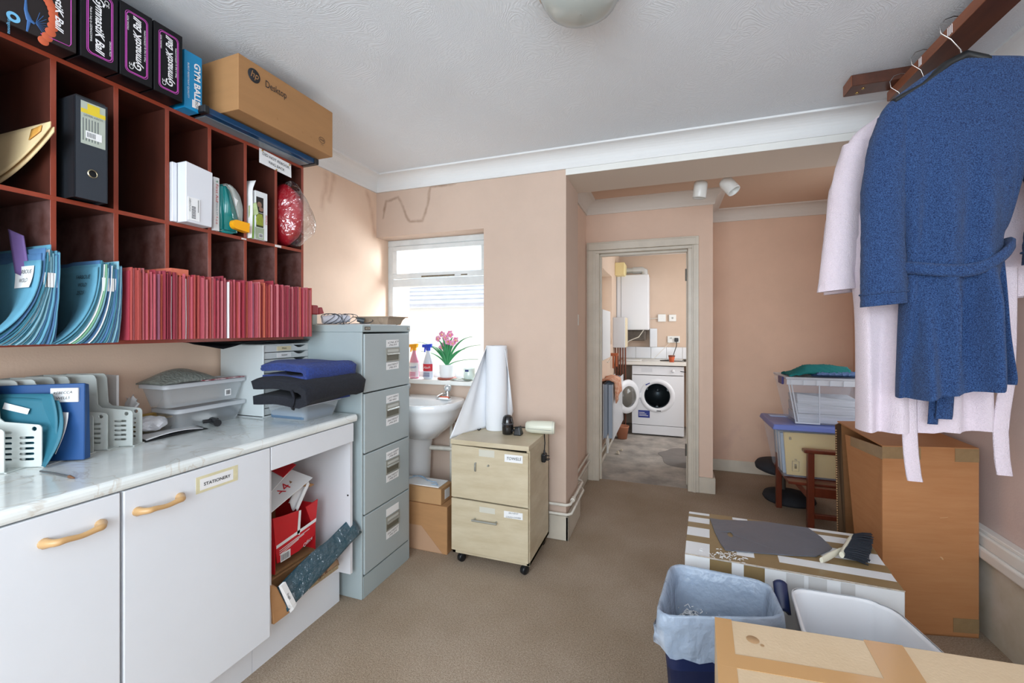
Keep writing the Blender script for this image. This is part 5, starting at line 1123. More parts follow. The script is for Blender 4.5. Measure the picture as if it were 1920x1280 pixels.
g = MB().lathe([(.0001, .0), (.036, 0), (.038, .004), (.040, .08), (.038, .082), (.036, .078), (.034, .006), (.0001, .005)], c, 26, close=False).build('ceramic_cup', mat('pale_celadon_ceramic', (212, 226, 218), .2, coat=.4), label='pale green ceramic cup on the window sill', cat='cup')
MB().box(c.x-.013, c.x+.013, c.y-.0415, c.y-.0385, zl+.060, zl+.073, .001, 1).build('blue_label', mat('navy_print', (40, 50, 110)), g)
m = MB(); w = wave(51); c = PY(2.61, 866, 709); m.sheet(lambda u, v: (c.x-.075+.14*u, 2.585+.05*v, zl+.006+.006*abs(w(u*5, v*6))+.004*math.sin(PI*u)), 18, 8, .003); m.build('dish_cloth', mat('faded_green_cloth', (140, 146, 132), .9, var=.2, vscale=60), label='folded faded green cloth on the window sill in front of the cup', cat='cloth')

# ================================================================ boxes under the basin
m = MB().box(-1.52, -1.190, 2.215, 2.368, 0, .275, .002, 1); m.mi = 1
m.prism([(-1.52, 2.2145, .03), (-1.52, 2.2145, .145), (-1.36, 2.2145, .145), (-1.22, 2.2145, .004), (-1.52, 2.2145, .004)], (0, -1, 0), .001)
m.build('cardboard_box', [CARD, mat('pale_inner_cardboard', (186, 148, 118), .85)], label='larger brown cardboard box on the floor under the basin', cat='box')
m = MB().box(-1.56, -1.235, 2.225, 2.365, .276, .368, .002, 1); m.mi = 1; m.box(-1.2355, -1.234, 2.27, 2.33, .295, .350)
g = m.build('cardboard_box', [mat('light_brown_cardboard', (186, 144, 100), .85, var=.05, vscale=8), WHP], label='shallow brown cardboard box stacked on the larger box under the basin', cat='box')
m = MB().box(-1.56, -1.26, 2.24, 2.362, .3685, .374, .001, 1); m.build('white_pad', WHP, label='white padded sheet on the stacked boxes under the basin', cat='pad')
m = MB(); m.tube([(-1.50+.22*t, 2.30+.04*math.sin(t*5), .379+.01*math.sin(t*7)) for t in [i/14 for i in range(15)]]+[(-1.29+.01*t, 2.27-.01*t, .38) for t in range(3)], .003, 6).tube([(-1.50+.2*t, 2.32+.03*math.sin(t*4+1), .381) for t in [i/14 for i in range(15)]], .003, 6); m.build('cable', mat('pale_blue_cable', (150, 176, 200), .4), label='pale blue cable looped on the white pad under the basin', cat='cable')

# ================================================================ mobile pedestal
MP = mat('pale_maple_laminate', (208, 195, 168), .38, rgb2=(190, 174, 144), vscale=5, stretch=(.7, 1, 3.5), detail=8)
px0, px1, py0, py1, pz1 = -1.128, -.676, 2.148, 2.555, .690
g = thing('drawer_pedestal', (-.90, 2.35, 0), 'pale maple two drawer pedestal on castors beside the wall pier', 'drawers')
MB().box(px0-.002, px1+.002, py0-.006, py1, pz1-.026, pz1, .002, 1).build('top_board', MP, g)
MB().box(px0, px0+.018, py0+.018, py1, .055, pz1-.027).box(px1-.018, px1, py0+.018, py1, .055, pz1-.027, .001, 1).box(px0, px1, py0+.018, py1, .055, .073).box(px0, px1, py1-.012, py1, .055, pz1-.027).build('carcass', MP, g)
T = Matrix.Translation((px0, py0+.018, 0)) @ Matrix.Rotation(math.radians(-.8), 4, 'Y') @ Matrix.Translation((-px0, -py0-.018, 0))
def front(z0, z1, tilt):
    m = MB(); m.hexa([(px0+.001, py0, z0), (px1-.004, py0, z0-tilt), (px1-.004, py0+.017, z0-tilt), (px0+.001, py0+.017, z0), (px0+.001, py0, z1), (px1-.004, py0, z1-tilt*1.6), (px1-.004, py0+.017, z1-tilt*1.6), (px0+.001, py0+.017, z1)], .0012, 1)
    return m.build('drawer', MP, g)
d1 = front(.372, pz1-.030, .006); d2 = front(.078, .364, .003)
fx_ = lambda px, py, dy=0: PY(py0-dy, px, py)
for d, pts in ((d1, ((898, 842, 927, 858, 1, None), (946, 851, 980, 869, 0, ('TOWELS',)))), (d2, ((899, 949, 928, 964, 1, None), (945, 957, 980, 975, 0, ('GU-IDO', 'COUCH COVERS'))))):
    for (a, b_, c_, e_, pale, wd) in pts:
        A = fx_(a, b_); B = fx_(c_, e_); m = MB().box(A.x, B.x, py0-.0008, py0-.0002, B.z, A.z)
        if wd:
            m.mi = 1
            for q, s_ in enumerate(wd): m.text(s_, .022 if len(wd) == 1 else .011, ((A.x+B.x)/2, py0-.0012, (A.z+B.z)/2+(0 if len(wd) == 1 else .011-.022*q)), (1, 0, .04), (0, 0, 1), shear=.25, width=(B.x-A.x)*(.8 if q or len(wd) == 1 else .5))
        m.build('sticky_label', [mat('faded_label', (206, 202, 188), .8) if pale else WHP, INK], d)
h = fx_(892, 874, .0); m = MB().tube([(h.x, py0, h.z+.018), (h.x, py0-.010, h.z+.018), (h.x, py0-.012, h.z-.018), (h.x-.001, py0-.004, h.z-.024)], .0045, 8).tube([(h.x+.075, py0, h.z+.012), (h.x+.075, py0-.010, h.z+.012)], [.006, .005], 8); m.build('broken_handle', NI, d1)
A = fx_(891, 972); B = fx_(931, 977)
MB().tube([(A.x, py0, A.z), (A.x, py0-.022, A.z), (A.x+.004, py0-.026, A.z), (B.x-.004, py0-.026, A.z), (B.x, py0-.022, A.z), (B.x, py0, A.z)], .0048, 10).tube([(A.x-.010, py0-.026, A.z), (B.x+.010, py0-.026, A.z)], .0052, 10).build('handle', NI, d2)
MB().box(px0+.02, px1-.02, py0+.02, py1-.02, .38, .60).build('drawer_box', mat('dark_drawer_inside', (66, 70, 72)), d1)
BL = mat('black_plastic', (20, 22, 26))
for (x, y) in ((px0+.045, py0+.04), (px1-.035, py0+.035), (px0+.045, py1-.04), (px1-.035, py1-.04)):
    c = MB().lathe([(.0001, -.014), (.021, -.014), (.024, -.010), (.024, .010), (.021, .014), (.0001, .014)], (x, y, .0242), 20, Matrix.Rotation(PI/2, 4, 'Y') @ Matrix.Rotation(.4, 4, 'X'), close=False).build('castor', BL, g)
    MB().box(x-.012, x+.012, y-.014, y+.018, .034, .0555, .003, 1).build('castor_housing', BL, c)
# on the pedestal
zp = pz1+.0005
rx, ry = -.98, 2.455
g = thing('paper_couch_roll', (rx, ry, zp), 'tall white roll of couch paper standing on the maple pedestal with its end draped', 'roll')
PAP = mat('soft_white_tissue_paper', (236, 238, 242), .85, bump=.15, bscale=30)
MB().lathe([(.0001, 0), (.062, 0), (.064, .004), (.064, .506), (.062, .51), (.022, .51), (.022, .46), (.0001, .46)], (rx, ry, zp), 40, close=False).build('roll', PAP, g)
A = PY(2.40, 905, 655); 
Bt = [PZ(zp+.004, 846, 822), PZ(zp+.002, 868, 812), PZ(zp+.002, 905, 806), PZ(zp+.002, 950, 795), PZ(zp+.01, 963, 770)]
Bt[0] = PY(2.22, 842, 824); Bt[0].z = max(Bt[0].z, zp+.002)
hemL = PY(2.19, 843, 822); hemR = PY(2.55, 963, 772)
def drape(u, v):   # the loose end passes behind the roll and flares out at both sides; v 0 hem .. 1 top
    a = math.radians(228-250*u); d = Vector((math.cos(a), math.sin(a), 0)); r0 = .0655
    top = Vector((rx, ry, zp+.500-.012*u))+d*r0; base = Vector((rx, ry, zp+.003))+d*r0
    if u < .42: k = (1-u/.42)**1.1; base = base.lerp(Vector((hemL.x, hemL.y, hemL.z)), k)
    elif u > .68: k = ((u-.68)/.32)**1.1; base = base.lerp(Vector((hemR.x, hemR.y, max(hemR.z, zp+.003))), k)
    p = base.lerp(top, v**1.15); s_ = .006*math.sin(PI*v)*math.sin(u*34)
    p += d*s_
    q = Vector((p.x-rx, p.y-ry, 0))
    if q.length < r0: q = q.normalized()*r0; p = Vector((rx+q.x, ry+q.y, p.z))
    inside = px0 < p.x < px1 and p.y > py0-.006
    return (p.x, min(p.y, YB-.01), max(p.z, zp+.0015) if inside else p.z)
MB().sheet(drape, 48, 20, .0006).build('draped_sheet', PAP, g)
c = PZ(zp, 952, 800); g = thing('electric_shaver', (c.x, 2.42, zp), 'glossy black rounded gadget standing upright on the maple pedestal', 'gadget'); cx_, cy_ = PY(2.36, 952, 780).x, 2.36
GB = mat('gloss_black_plastic', (18, 18, 20), .12, coat=.5)
MB().lathe([(.0001, 0), (.028, 0), (.032, .004), (.034, .03), (.033, .075), (.028, .098), (.017, .110), (.0001, .113)], (cx_, cy_, zp), 28, close=False).build('body', GB, g)
MB().lathe([(.0335, .058), (.0345, .060), (.0345, .064), (.0333, .066)], (cx_, cy_, zp), 28, close=False).build('seam_ring', mat('dark_grey_plastic', (60, 60, 64), .4), g)
cx2 = PY(2.36, 971, 795).x
m = MB().hexa([(cx2-.022, 2.335, zp), (cx2+.026, 2.335, zp), (cx2+.026, 2.39, zp), (cx2-.022, 2.39, zp), (cx2-.016, 2.345, zp+.042), (cx2+.012, 2.345, zp+.052), (cx2+.014, 2.385, zp+.052), (cx2-.016, 2.385, zp+.042)], .006, 2).tube([(cx2-.02, 2.35, zp+.03), (cx_+.03, 2.35, zp+.02)], .006); m.build('adaptor_dock', mat('black_plastic', (20, 22, 26)), label='black angular charging dock beside the upright black gadget', cat='dock')
# cable with plug
p_ = lambda x, y, z=zp+.004: PZ(z, x, y)
m = MB(); pts = [p_(885, 803), p_(892, 796), p_(905, 800), p_(898, 806), p_(888, 802), p_(898, 798), p_(915, 801), p_(928, 806), p_(940, 800), p_(937, 797), p_(925, 801), p_(938, 806)]
m.tube(pts, .0032, 8)
pe = [p_(938, 806), p_(960, 803), p_(990, 801), p_(1008, 803)]; pe = [p_(984, 801), p_(1000, 803), p_(1015, 807), Vector((px1+.003, 2.44, zp-.002)), Vector((px1+.012, 2.42, zp-.05)), Vector((px1+.014, 2.40, zp-.085))]
m.tube([p_(938, 806), p_(950, 803), p_(970, 800)]+pe[:3]+pe[3:], .0032, 8)
g = m.build('power_cable', BL, label='thin black cable with a plug trailing over the edge of the maple pedestal', cat='cable')
E_ = pe[-1]; m = MB().tube([E_, E_+Vector((0, 0, -.022))], [.005, .008], 10).box(E_.x-.012, E_.x+.012, E_.y-.024, E_.y+.024, E_.z-.066, E_.z-.018, .006, 2)
for (dy_, dz_) in ((-.012, -.052), (.012, -.052), (0, -.030)): m.box(E_.x+.012, E_.x+.030, E_.y+dy_-.003, E_.y+dy_+.003, E_.z+dz_-.002, E_.z+dz_+.002)
m.build('plug', BL, g)
cc = PZ(zp+.03, 1012, 795); cA = PY(2.42, 986, 789); cB = PY(2.44, 1040, 791)
g = thing('hair_dryer', ((cA+cB)/2).to_tuple()[:2]+(zp,), 'cream rounded plastic appliance lying on the maple pedestal', 'appliance')
g_m = mat('cream_plastic', (222, 222, 204), .3)
zc_ = zp+.038; d = (cB-cA); d.z = 0; cA.z = cB.z = zc_
m = MB().tube([cA, cA.lerp(cB, .04), cA.lerp(cB, .2), cA.lerp(cB, .6), cA.lerp(cB, .93), cB], [.022, .030, .036, .038, .038, .034], 24, flat=.85); m.build('body', g_m, g)
m = MB().tube([cA.lerp(cB, .935), cA.lerp(cB, .945)], .0386, 24, flat=.85); m.build('end_ring', mat('grey_plastic', (176, 180, 176), .4), g)
m = MB(); m.tube([cA.lerp(cB, .1)+Vector((0, -.036, -.004)), cA.lerp(cB, .5)+Vector((0, -.0395, -.006)), cA.lerp(cB, .92)+Vector((0, -.038, -.008))], .0012, 5); m.build('seam', mat('grey_plastic', (176, 180, 176)), g)
# ================================================================ utility room beyond the door
zw = .90
WE = mat('white_appliance_enamel', (236, 237, 240), .3); 
g = thing('kitchen_worktop', (.2, 5.85, .86), 'white utility worktop over the tumble dryer', 'worktop')
MB().box(-.56, .998, 5.50, 6.198, .862, zw, .004, 2).build('board', mat('pale_worktop', (226, 222, 214), .3), g)
g = thing('tumble_dryer', (-.10, 5.83, 0), 'white tumble dryer with its round door open under the utility worktop', 'dryer')
dx0, dx1, dy, dh = -.405, .195, 5.545, .85
oc = PY(dy, 1232, 742); rO = .150
m = MB().box(dx0, dx0+.012, dy+.014, 6.12, .015, dh, .003, 1).box(dx1-.012, dx1, dy+.014, 6.12, .015, dh, .003, 1).box(dx0+.012, dx1-.012, dy+.014, 6.12, dh-.012, dh-.001).box(dx0+.012, dx1-.012, dy+.014, 6.12, .016, .03).box(dx0+.012, dx1-.012, 6.108, 6.12, .03, dh-.012); m.build('cabinet', WE, g)
m = MB(); circ = [(oc.x+rO*math.cos(2*PI*i/40), oc.z+rO*math.sin(2*PI*i/40)) for i in range(40)]
m.plate([(dx0, .13), (dx1, .13), (dx1, .735), (dx0, .735)], [circ], lambda u, v, w: (u, dy+w, v), .014); m.build('front_panel', WE, g)
m = MB().box(dx0, dx1, dy-.002, dy+.012, .742, dh, .005, 2); m.mi = 1; m.box(dx0+.11, dx0+.24, dy-.0026, dy-.0021, .775, .82); m.build('control_panel', [WE, mat('pale_grey_panel', (220, 222, 226), .3)], g)
MB().box(dx0, dx1, dy, dy+.012, .015, .124, .004, 2).build('kick_panel', WE, g)
MB().lathe([(.0001, .018), (.018, .016), (.021, .0)], (dx1-.125, dy-.002, .795), 20, Matrix.Rotation(PI/2, 4, 'X'), close=False).build('dial', WE, g)
MB().tube([(dx1-.045, dy+.002, .795), (dx1+.02, dy-.02, .79)], .004).build('hose_clip', BL, g)
MX = Matrix.Rotation(PI/2, 4, 'X')
MB().lathe([(rO, 0), (rO+.004, .006), (rO+.028, .010), (rO+.050, .006), (rO+.054, 0)], (oc.x, dy, oc.z), 44, MX, close=False).build('door_surround', WE, g)
m = MB().lathe([(rO, 0), (rO-.004, -.05), (rO-.006, -.054)], (oc.x, dy, oc.z), 44, MX, close=False).lathe([(rO-.006, -.03), (rO+.02, -.032), (rO+.025, -.38), (.0001, -.40)], (oc.x, dy, oc.z), 44, MX, close=False); m.build('drum', mat('dark_steel_drum', (66, 74, 80), .35, .7), g)
m = MB().lathe([(.0001, -.37), (.022, -.372), (.028, -.39)], (oc.x, dy, oc.z+.02), 20, MX, close=False)
for a in (.5, 2.6, 4.7): m.tube([(oc.x+.145*math.cos(a), dy+.06, oc.z+.145*math.sin(a)), (oc.x+.145*math.cos(a), dy+.36, oc.z+.145*math.sin(a))], .016, 8)
m.build('drum_lifter', mat('steel_drum_rib', (120, 126, 130), .3, .8), g)
m = MB().box(dx0+.075, dx0+.21, dy-.001, dy-.0004, .215, .305)
m.mi = 1
for k in range(3): m.box(dx0+.085, dx0+.19-.02*k, dy-.0016, dy-.0011, .238+.018*k, .244+.018*k)
m.build('energy_sticker', [mat('navy_sticker', (40, 56, 140), .5), WPR], g)
m = MB(); m.prism([(oc.x-.135, dy-.0112, oc.z+.135), (oc.x-.085, dy-.0112, oc.z+.160), (oc.x-.082, dy-.0112, oc.z+.150), (oc.x-.130, dy-.0112, oc.z+.122)], (0, -1, 0), .0006); m.build('rating_sticker', mat('navy_sticker', (40, 56, 140)), g)
MB().box(oc.x-.005, oc.x+.045, dy-.012, dy-.009, oc.z-.185, oc.z-.175).build('vent_slot', mat('dark_hole', (40, 34, 30)), g)
# open door: hinge at the left of the opening
hx = oc.x-.205; ang = math.radians(52); R_ = .205
dc = Vector((hx-R_*math.cos(ang)*1.0, dy-.012-R_*math.sin(ang), oc.z))
ax = Vector((math.sin(ang), -math.cos(ang), 0))      # inner face normal, towards the camera side right
ax = Vector((math.sin(ang), -math.cos(ang), 0)); Mq = ax.to_track_quat('Z', 'Y').to_matrix().to_4x4()
d = MB().lathe([(.128, .016), (.150, .020), (.196, .008), (.205, -.004), (.200, -.022), (.135, -.030), (.128, -.02), (.128, .016)], dc, 44, Mq, close=False).build('door', WE, g)
MB().lathe([(.128, .012), (.10, .045), (.06, .058), (.0001, .062)], dc, 40, Mq, close=False).build('door_glass', mat('smoked_door_glass', (120, 118, 112), .08, alpha=.75, coat=.5), d)
MB().box(hx-.02, hx+.015, dy-.03, dy-.001, oc.z-.03, oc.z+.03, .004, 1).build('door_hinge', WE, d)
# boiler and flue
g = thing('wall_boiler', (-.40, 5.95, 1.28), 'white wall mounted gas boiler in the far corner of the utility room', 'boiler')
BO = mat('boiler_white', (224, 226, 230), .35)
MB().box(-.62, -.215, 5.78, 6.198, 1.29, 2.005, .014, 3).build('casing', BO, g)
m = MB().box(-.560, -.556, 5.776, 5.781, 1.30, 2.0).box(-.618, -.614, 5.776, 5.781, 1.30, 2.0); m.build('casing_seam', mat('grey_gap', (150, 152, 156), .6), g)
MB().box(-.24, -.213, 5.79, 6.15, 1.30, 1.50, .006, 2).build('lower_cover', BO, g)
MB().box(-.50, -.26, 5.85, 6.15, 1.15, 1.285, .01, 1).build('valve_block', mat('dark_boiler_valves', (96, 88, 80), .7, var=.3, vscale=20), g)
MB().tube([(-.28, 5.82, 1.29), (-.34, 5.80, 1.20), (-.46, 5.79, 1.15), (-.50, 5.79, 1.10)], .006).build('hose', WP, g)
MB().box(-.215, -.12, 6.06, 6.198, 1.06, 1.31, .006, 1).build('control_flap', BO, g)
g = thing('boiler_flue', (-.45, 5.9, 2.0), 'short white flue pipe with a cream wall plate above the boiler', 'flue')
MB().tube([(-.52, 5.92, 2.075), (-.40, 5.92, 2.075)], .035, 20).tube([(-.42, 5.92, 2.075), (-.31, 5.92, 2.075), (-.275, 5.92, 2.06), (-.27, 5.92, 2.006)], [.045, .046, .046, .044], 20).build('elbow', mat('flue_white_metal', (206, 206, 204), .3, .3), g)
MB().box(-.62, -.50, 5.60, 5.90, 1.985, 2.145, .006, 1).build('wall_plate', mat('cream_yellow_plastic', (236, 218, 160), .5), g)
g = MB().box(-.619, -.475, 5.39, 5.72, 1.075, 1.445, .004, 1).build('meter_cabinet', mat('pale_grey_cabinet', (206, 208, 212), .45), label='pale grey box cabinet with cream side on the utility wall', cat='cabinet')
MB().box(-.4745, -.470, 5.395, 5.715, 1.078, 1.442, .002, 1).build('cream_cover', mat('cream_cabinet_cover', (226, 212, 180), .5), g)
# consumer unit in the window recess
z = lambda py, D=4.3: 1.3+(617-py)/810*D
g = MB().box(-.665, -.60, 4.36, 4.98, .985, 1.50, .006, 2).build('wall_heater', mat('white_wall_unit', (222, 224, 226), .4), label='white slim wall unit below the utility window', cat='unit')
MB().box(-.663, -.61, 4.352, 4.359, 1.02, 1.20, .001, 1).build('grille', mat('grey_grille', (150, 150, 146), .6), g)
m = MB().tube([(-.64, 4.6, .99), (-.615, 4.9, .93), (-.612, 5.15, .96)], .005); m.build('cable', WP, label='white cable drooping under the slim wall unit', cat='cable')
# tiles, sockets
m = MB().box(-.62, .998, 6.190, 6.199, zw, 1.06); m.build('splashback_base', mat('tile_grout', (190, 188, 184), .8), kind='structure')
bpy.data.objects['splashback_base'].name = 'wall_utility_tiles'
m = MB()
for k in range(8): m.box(-.60+.2*k, -.404+.2*k, 6.184, 6.190, zw+.004, 1.056, .002, 1)
m.build('trim_7', mat('white_glazed_tile', (234, 236, 240), .12, coat=.4), kind='structure')
def plate(name, cx_, cz_, w_, h_, lab, cat):
    return MB().box(cx_-w_/2, cx_+w_/2, 6.176 if cz_ < 1.2 else 6.168, 6.199, cz_-h_/2, cz_+h_/2, .004, 2).build(name, WHT, label=lab, cat=cat)
a = PY(6.2, 1241, 596); plate('fused_switch', a.x, a.z, .10, .10, 'left hand white switch box on the utility back wall', 'switch')
a2 = PY(6.2, 1261, 596); g = plate('fused_switch', a2.x, a2.z, .09, .09, 'right hand white switch plate on the utility back wall', 'switch')
MB().lathe([(.0001, .004), (.012, .004), (.013, 0)], (a2.x, 6.168, a2.z), 14, MX, close=False).build('spur_cap', mat('grey_plastic', (176, 180, 176)), g)
m = MB().tube([(-.215, 6.18, 1.44), (a.x-.05, 6.18, 1.45)], .006); m.build('conduit', WP, label='thin white conduit running from the boiler to the left switch box', cat='pipe')
a = PY(6.2, 1263, 636); g = plate('double_socket', a.x, a.z, .155, .09, 'white double plug socket above the utility worktop', 'socket')
MB().box(a.x-.05, a.x-.02, 6.170, 6.176, a.z+.01, a.z+.025).build('rocker_switch', mat('grey_plastic', (176, 180, 176)), g)
pg = Vector((a.x+.035, 6.15, a.z-.005)); m = MB().box(pg.x-.025, pg.x+.025, 6.14, 6.175, pg.z-.025, pg.z+.025, .008, 2)
m.tube([pg+Vector((0, 0, -.02)), pg+Vector((0, -.01, -.08)), pg+Vector((-.03, -.06, -.17)), (pg.x-.05, 5.98, zw+.03), (pg.x-.08, 5.9, zw+.007), (pg.x-.2, 5.75, zw+.007)], .005).tube([(pg.x-.2, 5.75, zw+.007), (pg.x-.05, 5.70, zw+.007), (pg.x+.15, 5.72, zw+.007)], .005); m.build('plug_and_cable', BL, label='black plug with a black cable running down to the utility worktop', cat='cable')
m = MB().tube([(a.x-.05, 6.165, a.z-.045), (a.x-.12, 6.12, a.z-.12), (a.x-.25, 6.0, zw+.01), (a.x-.5, 5.9, zw+.006)], .003); m.build('cable', WP, label='thin white cable curving from the socket to the worktop', cat='cable')
c = PZ(zw, 1259, 676); m = MB().lathe([(.0001, .0), (.026, 0), (.036, .065), (.036, .08), (.032, .08), (.030, .06), (.0001, .058)], (c.x, 5.62, zw), 22, close=False); g = m.build('plant_pot', mat('terracotta_orange', (198, 92, 54), .7), label='small orange terracotta pot on the utility worktop', cat='pot')
MB().lathe([(.0365, .064), (.038, .066), (.038, .081), (.0365, .082)], (c.x, 5.62, zw), 22, close=False).build('dark_rim', mat('brown_rim', (110, 60, 44), .6), g)
MB().box(-.50, -.30, 5.66, 5.80, zw, zw+.012, .003, 1).build('letter_stack', WHP, label='low stack of papers at the left of the utility worktop', cat='paper')
# copper pipes beneath cabinet, brown clamp
CU = mat('old_copper', (120, 72, 56), .4, .5)
m = MB()
for k in range(5): m.tube([(-.60+.030*k, 5.50, .0), (-.60+.030*k, 5.50, 1.075)], .009, 8)
m.build('copper_pipes', CU, label='row of dark copper pipes dropping below the grey cabinet', cat='pipes')
m = MB().box(-.60, -.50, 5.20, 5.225, .845, 1.01, .003, 1) if False else MB()
m.box(-.62, -.535, 5.18, 5.20, .985, 1.02, .004, 1).box(-.60, -.58, 5.17, 5.19, .84, 1.0, .004, 1).box(-.565, -.545, 5.17, 5.19, .86, 1.0, .004, 1)
m.build('wooden_bracket', mat('orange_brown_wood', (176, 92, 46), .5), label='orange brown wooden bracket above the radiator', cat='bracket')
# radiator
g = thing('radiator', (-.545, 4.87, .2), 'white panel radiator on the left wall of the utility room', 'radiator')
RD = mat('radiator_white', (222, 224, 228), .35)
MB().box(-.505, -.495, 4.35, 5.40, .20, .755, .004, 2).build('front_panel', RD, g); MB().box(-.60, -.59, 4.35, 5.40, .20, .755, .004, 2).build('rear_panel', RD, g)
m = MB()
for k in range(22):
    y = 4.37+.047*k; m.box(-.588, -.553, y, y+.004, .25, .74).box(-.545, -.508, y, y+.004, .25, .74)
m.box(-.589, -.555, 4.352, 4.356, .22, .75).box(-.543, -.507, 4.352, 4.356, .22, .75)
m.build('fins', mat('radiator_fin_blue_grey', (168, 182, 200), .45), g)
m = MB().tube([(-.55, 4.36, .24), (-.55, 4.33, .24), (-.55, 4.33, .08)], .011).tube([(-.55, 4.33, .22), (-.55, 4.33, .16)], .018, 12); m.build('valve', WHT, g)
m = MB()
for z_, o in ((.14, .04), (.075, .05)): m.tube([(-.62+o, 3.87, z_), (-.62+o, 5.45, z_)], .0095, 10)
m.build('heating_pipes', WP, label='pair of dusty pipes along the utility wall below the radiator', cat='pipes')
m = MB(); skirt(m, -.62, -.585, 3.86, 5.45, .05); struct('baseboard_utility', m, CREAM)
# towel over radiator
PT = mat('peach_patterned_towel', (222, 178, 152), .9, rgb2=(198, 128, 98), vscale=30, sharp=.8, bump=.4, bscale=120)
def tw(u, v):
    y = 4.34+.52*u+.02*math.sin(v*6); w_ = v*2-1
    if abs(w_) < .25: x = -.548+w_/.25*.062; zz = .775+.020*math.cos(w_/.25*PI/2)
    else:
        s_ = (abs(w_)-.25)/.75; x = -.548+math.copysign(.066+.012*s_+.008*math.sin(u*9), w_); zz = .775-(.20 if w_ > 0 else .17)*s_*(1-.35*u)
    return (x, y-.02*(abs(w_)), zz+.008*math.sin(u*11))
MB().sheet(tw, 24, 24, .010).build('hand_towel', PT, label='peach patterned towel draped over the near end of the radiator', cat='towel')
m = MB().lathe([(.0001, 0), (.055, 0), (.075, .13), (.08, .135), (.08, .15), (.073, .15), (.068, .13), (.0001, .12)], (-.50, 5.30, 0), 24, close=False); m.build('plant_pot', mat('dusty_terracotta', (182, 118, 88), .8), label='dusty terracotta pot on the floor between radiator and dryer', cat='pot')
m = MB().hexa([(-.50, 4.62, 0), (-.47, 4.60, 0), (-.46, 4.63, 0), (-.49, 4.65, 0), (-.495, 4.62, .03), (-.475, 4.61, .035), (-.47, 4.63, .03), (-.485, 4.645, .025)]).hexa([(-.47, 4.75, 0), (-.45, 4.74, 0), (-.44, 4.77, 0), (-.46, 4.78, 0), (-.465, 4.75, .02), (-.45, 4.745, .02), (-.445, 4.76, .02), (-.46, 4.77, .02)]); m.build('plaster_crumbs', mat('plaster_crumb', (210, 196, 176), .9), label='two small lumps of plaster on the concrete floor by the pipes', cat='debris', kind='stuff')

# ================================================================ RIGHT: big cartons
BC = mat('large_brown_cardboard', (188, 132, 86), .8, rgb2=(180, 122, 76), vscale=4, stretch=(1, 1, 9), bump=.12, bscale=220); BCI = mat('cardboard_inside_dark', (120, 88, 60), .9); BTP = mat('brown_packing_tape', (150, 106, 66)); BTP2 = mat('olive_brown_tape', (158, 122, 80), .25)
P1, P2, P3, P4 = (.874, 2.286), (1.236, 2.372), (1.244, 2.93), (.863, 2.775)      # plan corners: near-left, near-right, far-right, far-left
H_ = .795
g = thing('moving_box', (1.05, 2.6, 0), 'tall brown cardboard box with an open side standing against the right wall', 'box')
def wallp(a, b_, z0, z1, t=.005):
    d = Vector((b_[0]-a[0], b_[1]-a[1], 0)).normalized(); n = Vector((-d.y, d.x, 0))*t
    A0, B0 = Vector((a[0], a[1], 0)), Vector((b_[0], b_[1], 0))
    return [A0+Vector((0, 0, z0)), B0+Vector((0, 0, z0)), B0+n+Vector((0, 0, z0)), A0+n+Vector((0, 0, z0)), A0+Vector((0, 0, z1)), B0+Vector((0, 0, z1)), B0+n+Vector((0, 0, z1)), A0+n+Vector((0, 0, z1))]
MB().hexa(wallp(P1, P2, 0, H_)).build('front_panel', BC, g)
m = MB().hexa(wallp(P2, P3, 0, H_)).hexa(wallp(P3, P4, 0, H_)); m.build('rear_panels', BC, g)
MB().hexa([(P1[0], P1[1], H_), (P2[0], P2[1], H_), (P3[0], P3[1], H_), (P4[0], P4[1], H_+.006), (P1[0], P1[1], H_+.005), (P2[0], P2[1], H_+.005), (P3[0], P3[1], H_+.005), (P4[0], P4[1], H_+.012)]).build('top_panel', BC, g)
MB().hexa([(P1[0], P1[1], 0), (P2[0], P2[1], 0), (P3[0], P3[1], 0), (P4[0], P4[1], 0), (P1[0], P1[1], .005), (P2[0], P2[1], .005), (P3[0], P3[1], .005), (P4[0], P4[1], .005)]).build('bottom_panel', BC, g)
# near flap nearly closed over the open left side, far flap standing out towards the room
MB().hexa([(P1[0], P1[1], .0), (P1[0]+.005, P1[1]+.004, .0), (.884, 2.52, 0), (.877, 2.52, 0), (P1[0], P1[1], H_-.004), (P1[0]+.005, P1[1]+.004, H_-.004), (.868, 2.66, H_-.035), (.861, 2.66, H_-.035)]).build('near_flap', BC, g)
q = MB(); q.hexa([(.855, 2.735, 0), (.905, 2.76, 0), (.905, 2.768, 0), (.855, 2.743, 0), (.838, 2.72, H_), (.88, 2.775, H_+.005), (.88, 2.783, H_+.005), (.838, 2.728, H_)]).build('far_flap', BCI, g)
m = MB()
for k in range(60): z = .01+k*.0128; m.tube([(.8395+.016*(1-z/.8), 2.7185+.016*(1-z/.8), z), (.8395+.016*(1-z/.8), 2.7185+.016*(1-z/.8), z+.006)], .0035, 5)
m.build('corrugated_edge', mat('torn_corrugation', (190, 150, 108), .9, var=.3, vscale=80), g)
WT = mat('worn_packing_tape', (156, 128, 92), .2, var=.1, vscale=30)
MB().hexa([Vector(p)+Vector((-.001, -.001, 0)) for p in wallp(P1, (1.02, 2.32), H_-.05, H_+.001, .0006)]).build('packing_tape', WT, g)
MB().hexa([Vector(p)+Vector((.0005, -.0015, 0)) for p in wallp((1.147, 2.351), P2, H_-.055, H_+.001, .0006)]).build('packing_tape', WT, g)
MB().hexa([Vector(p)+Vector((.0005, -.0015, 0)) for p in wallp((1.14, 2.349), P2, .02, .08, .0006)]).build('packing_tape', WT, g)
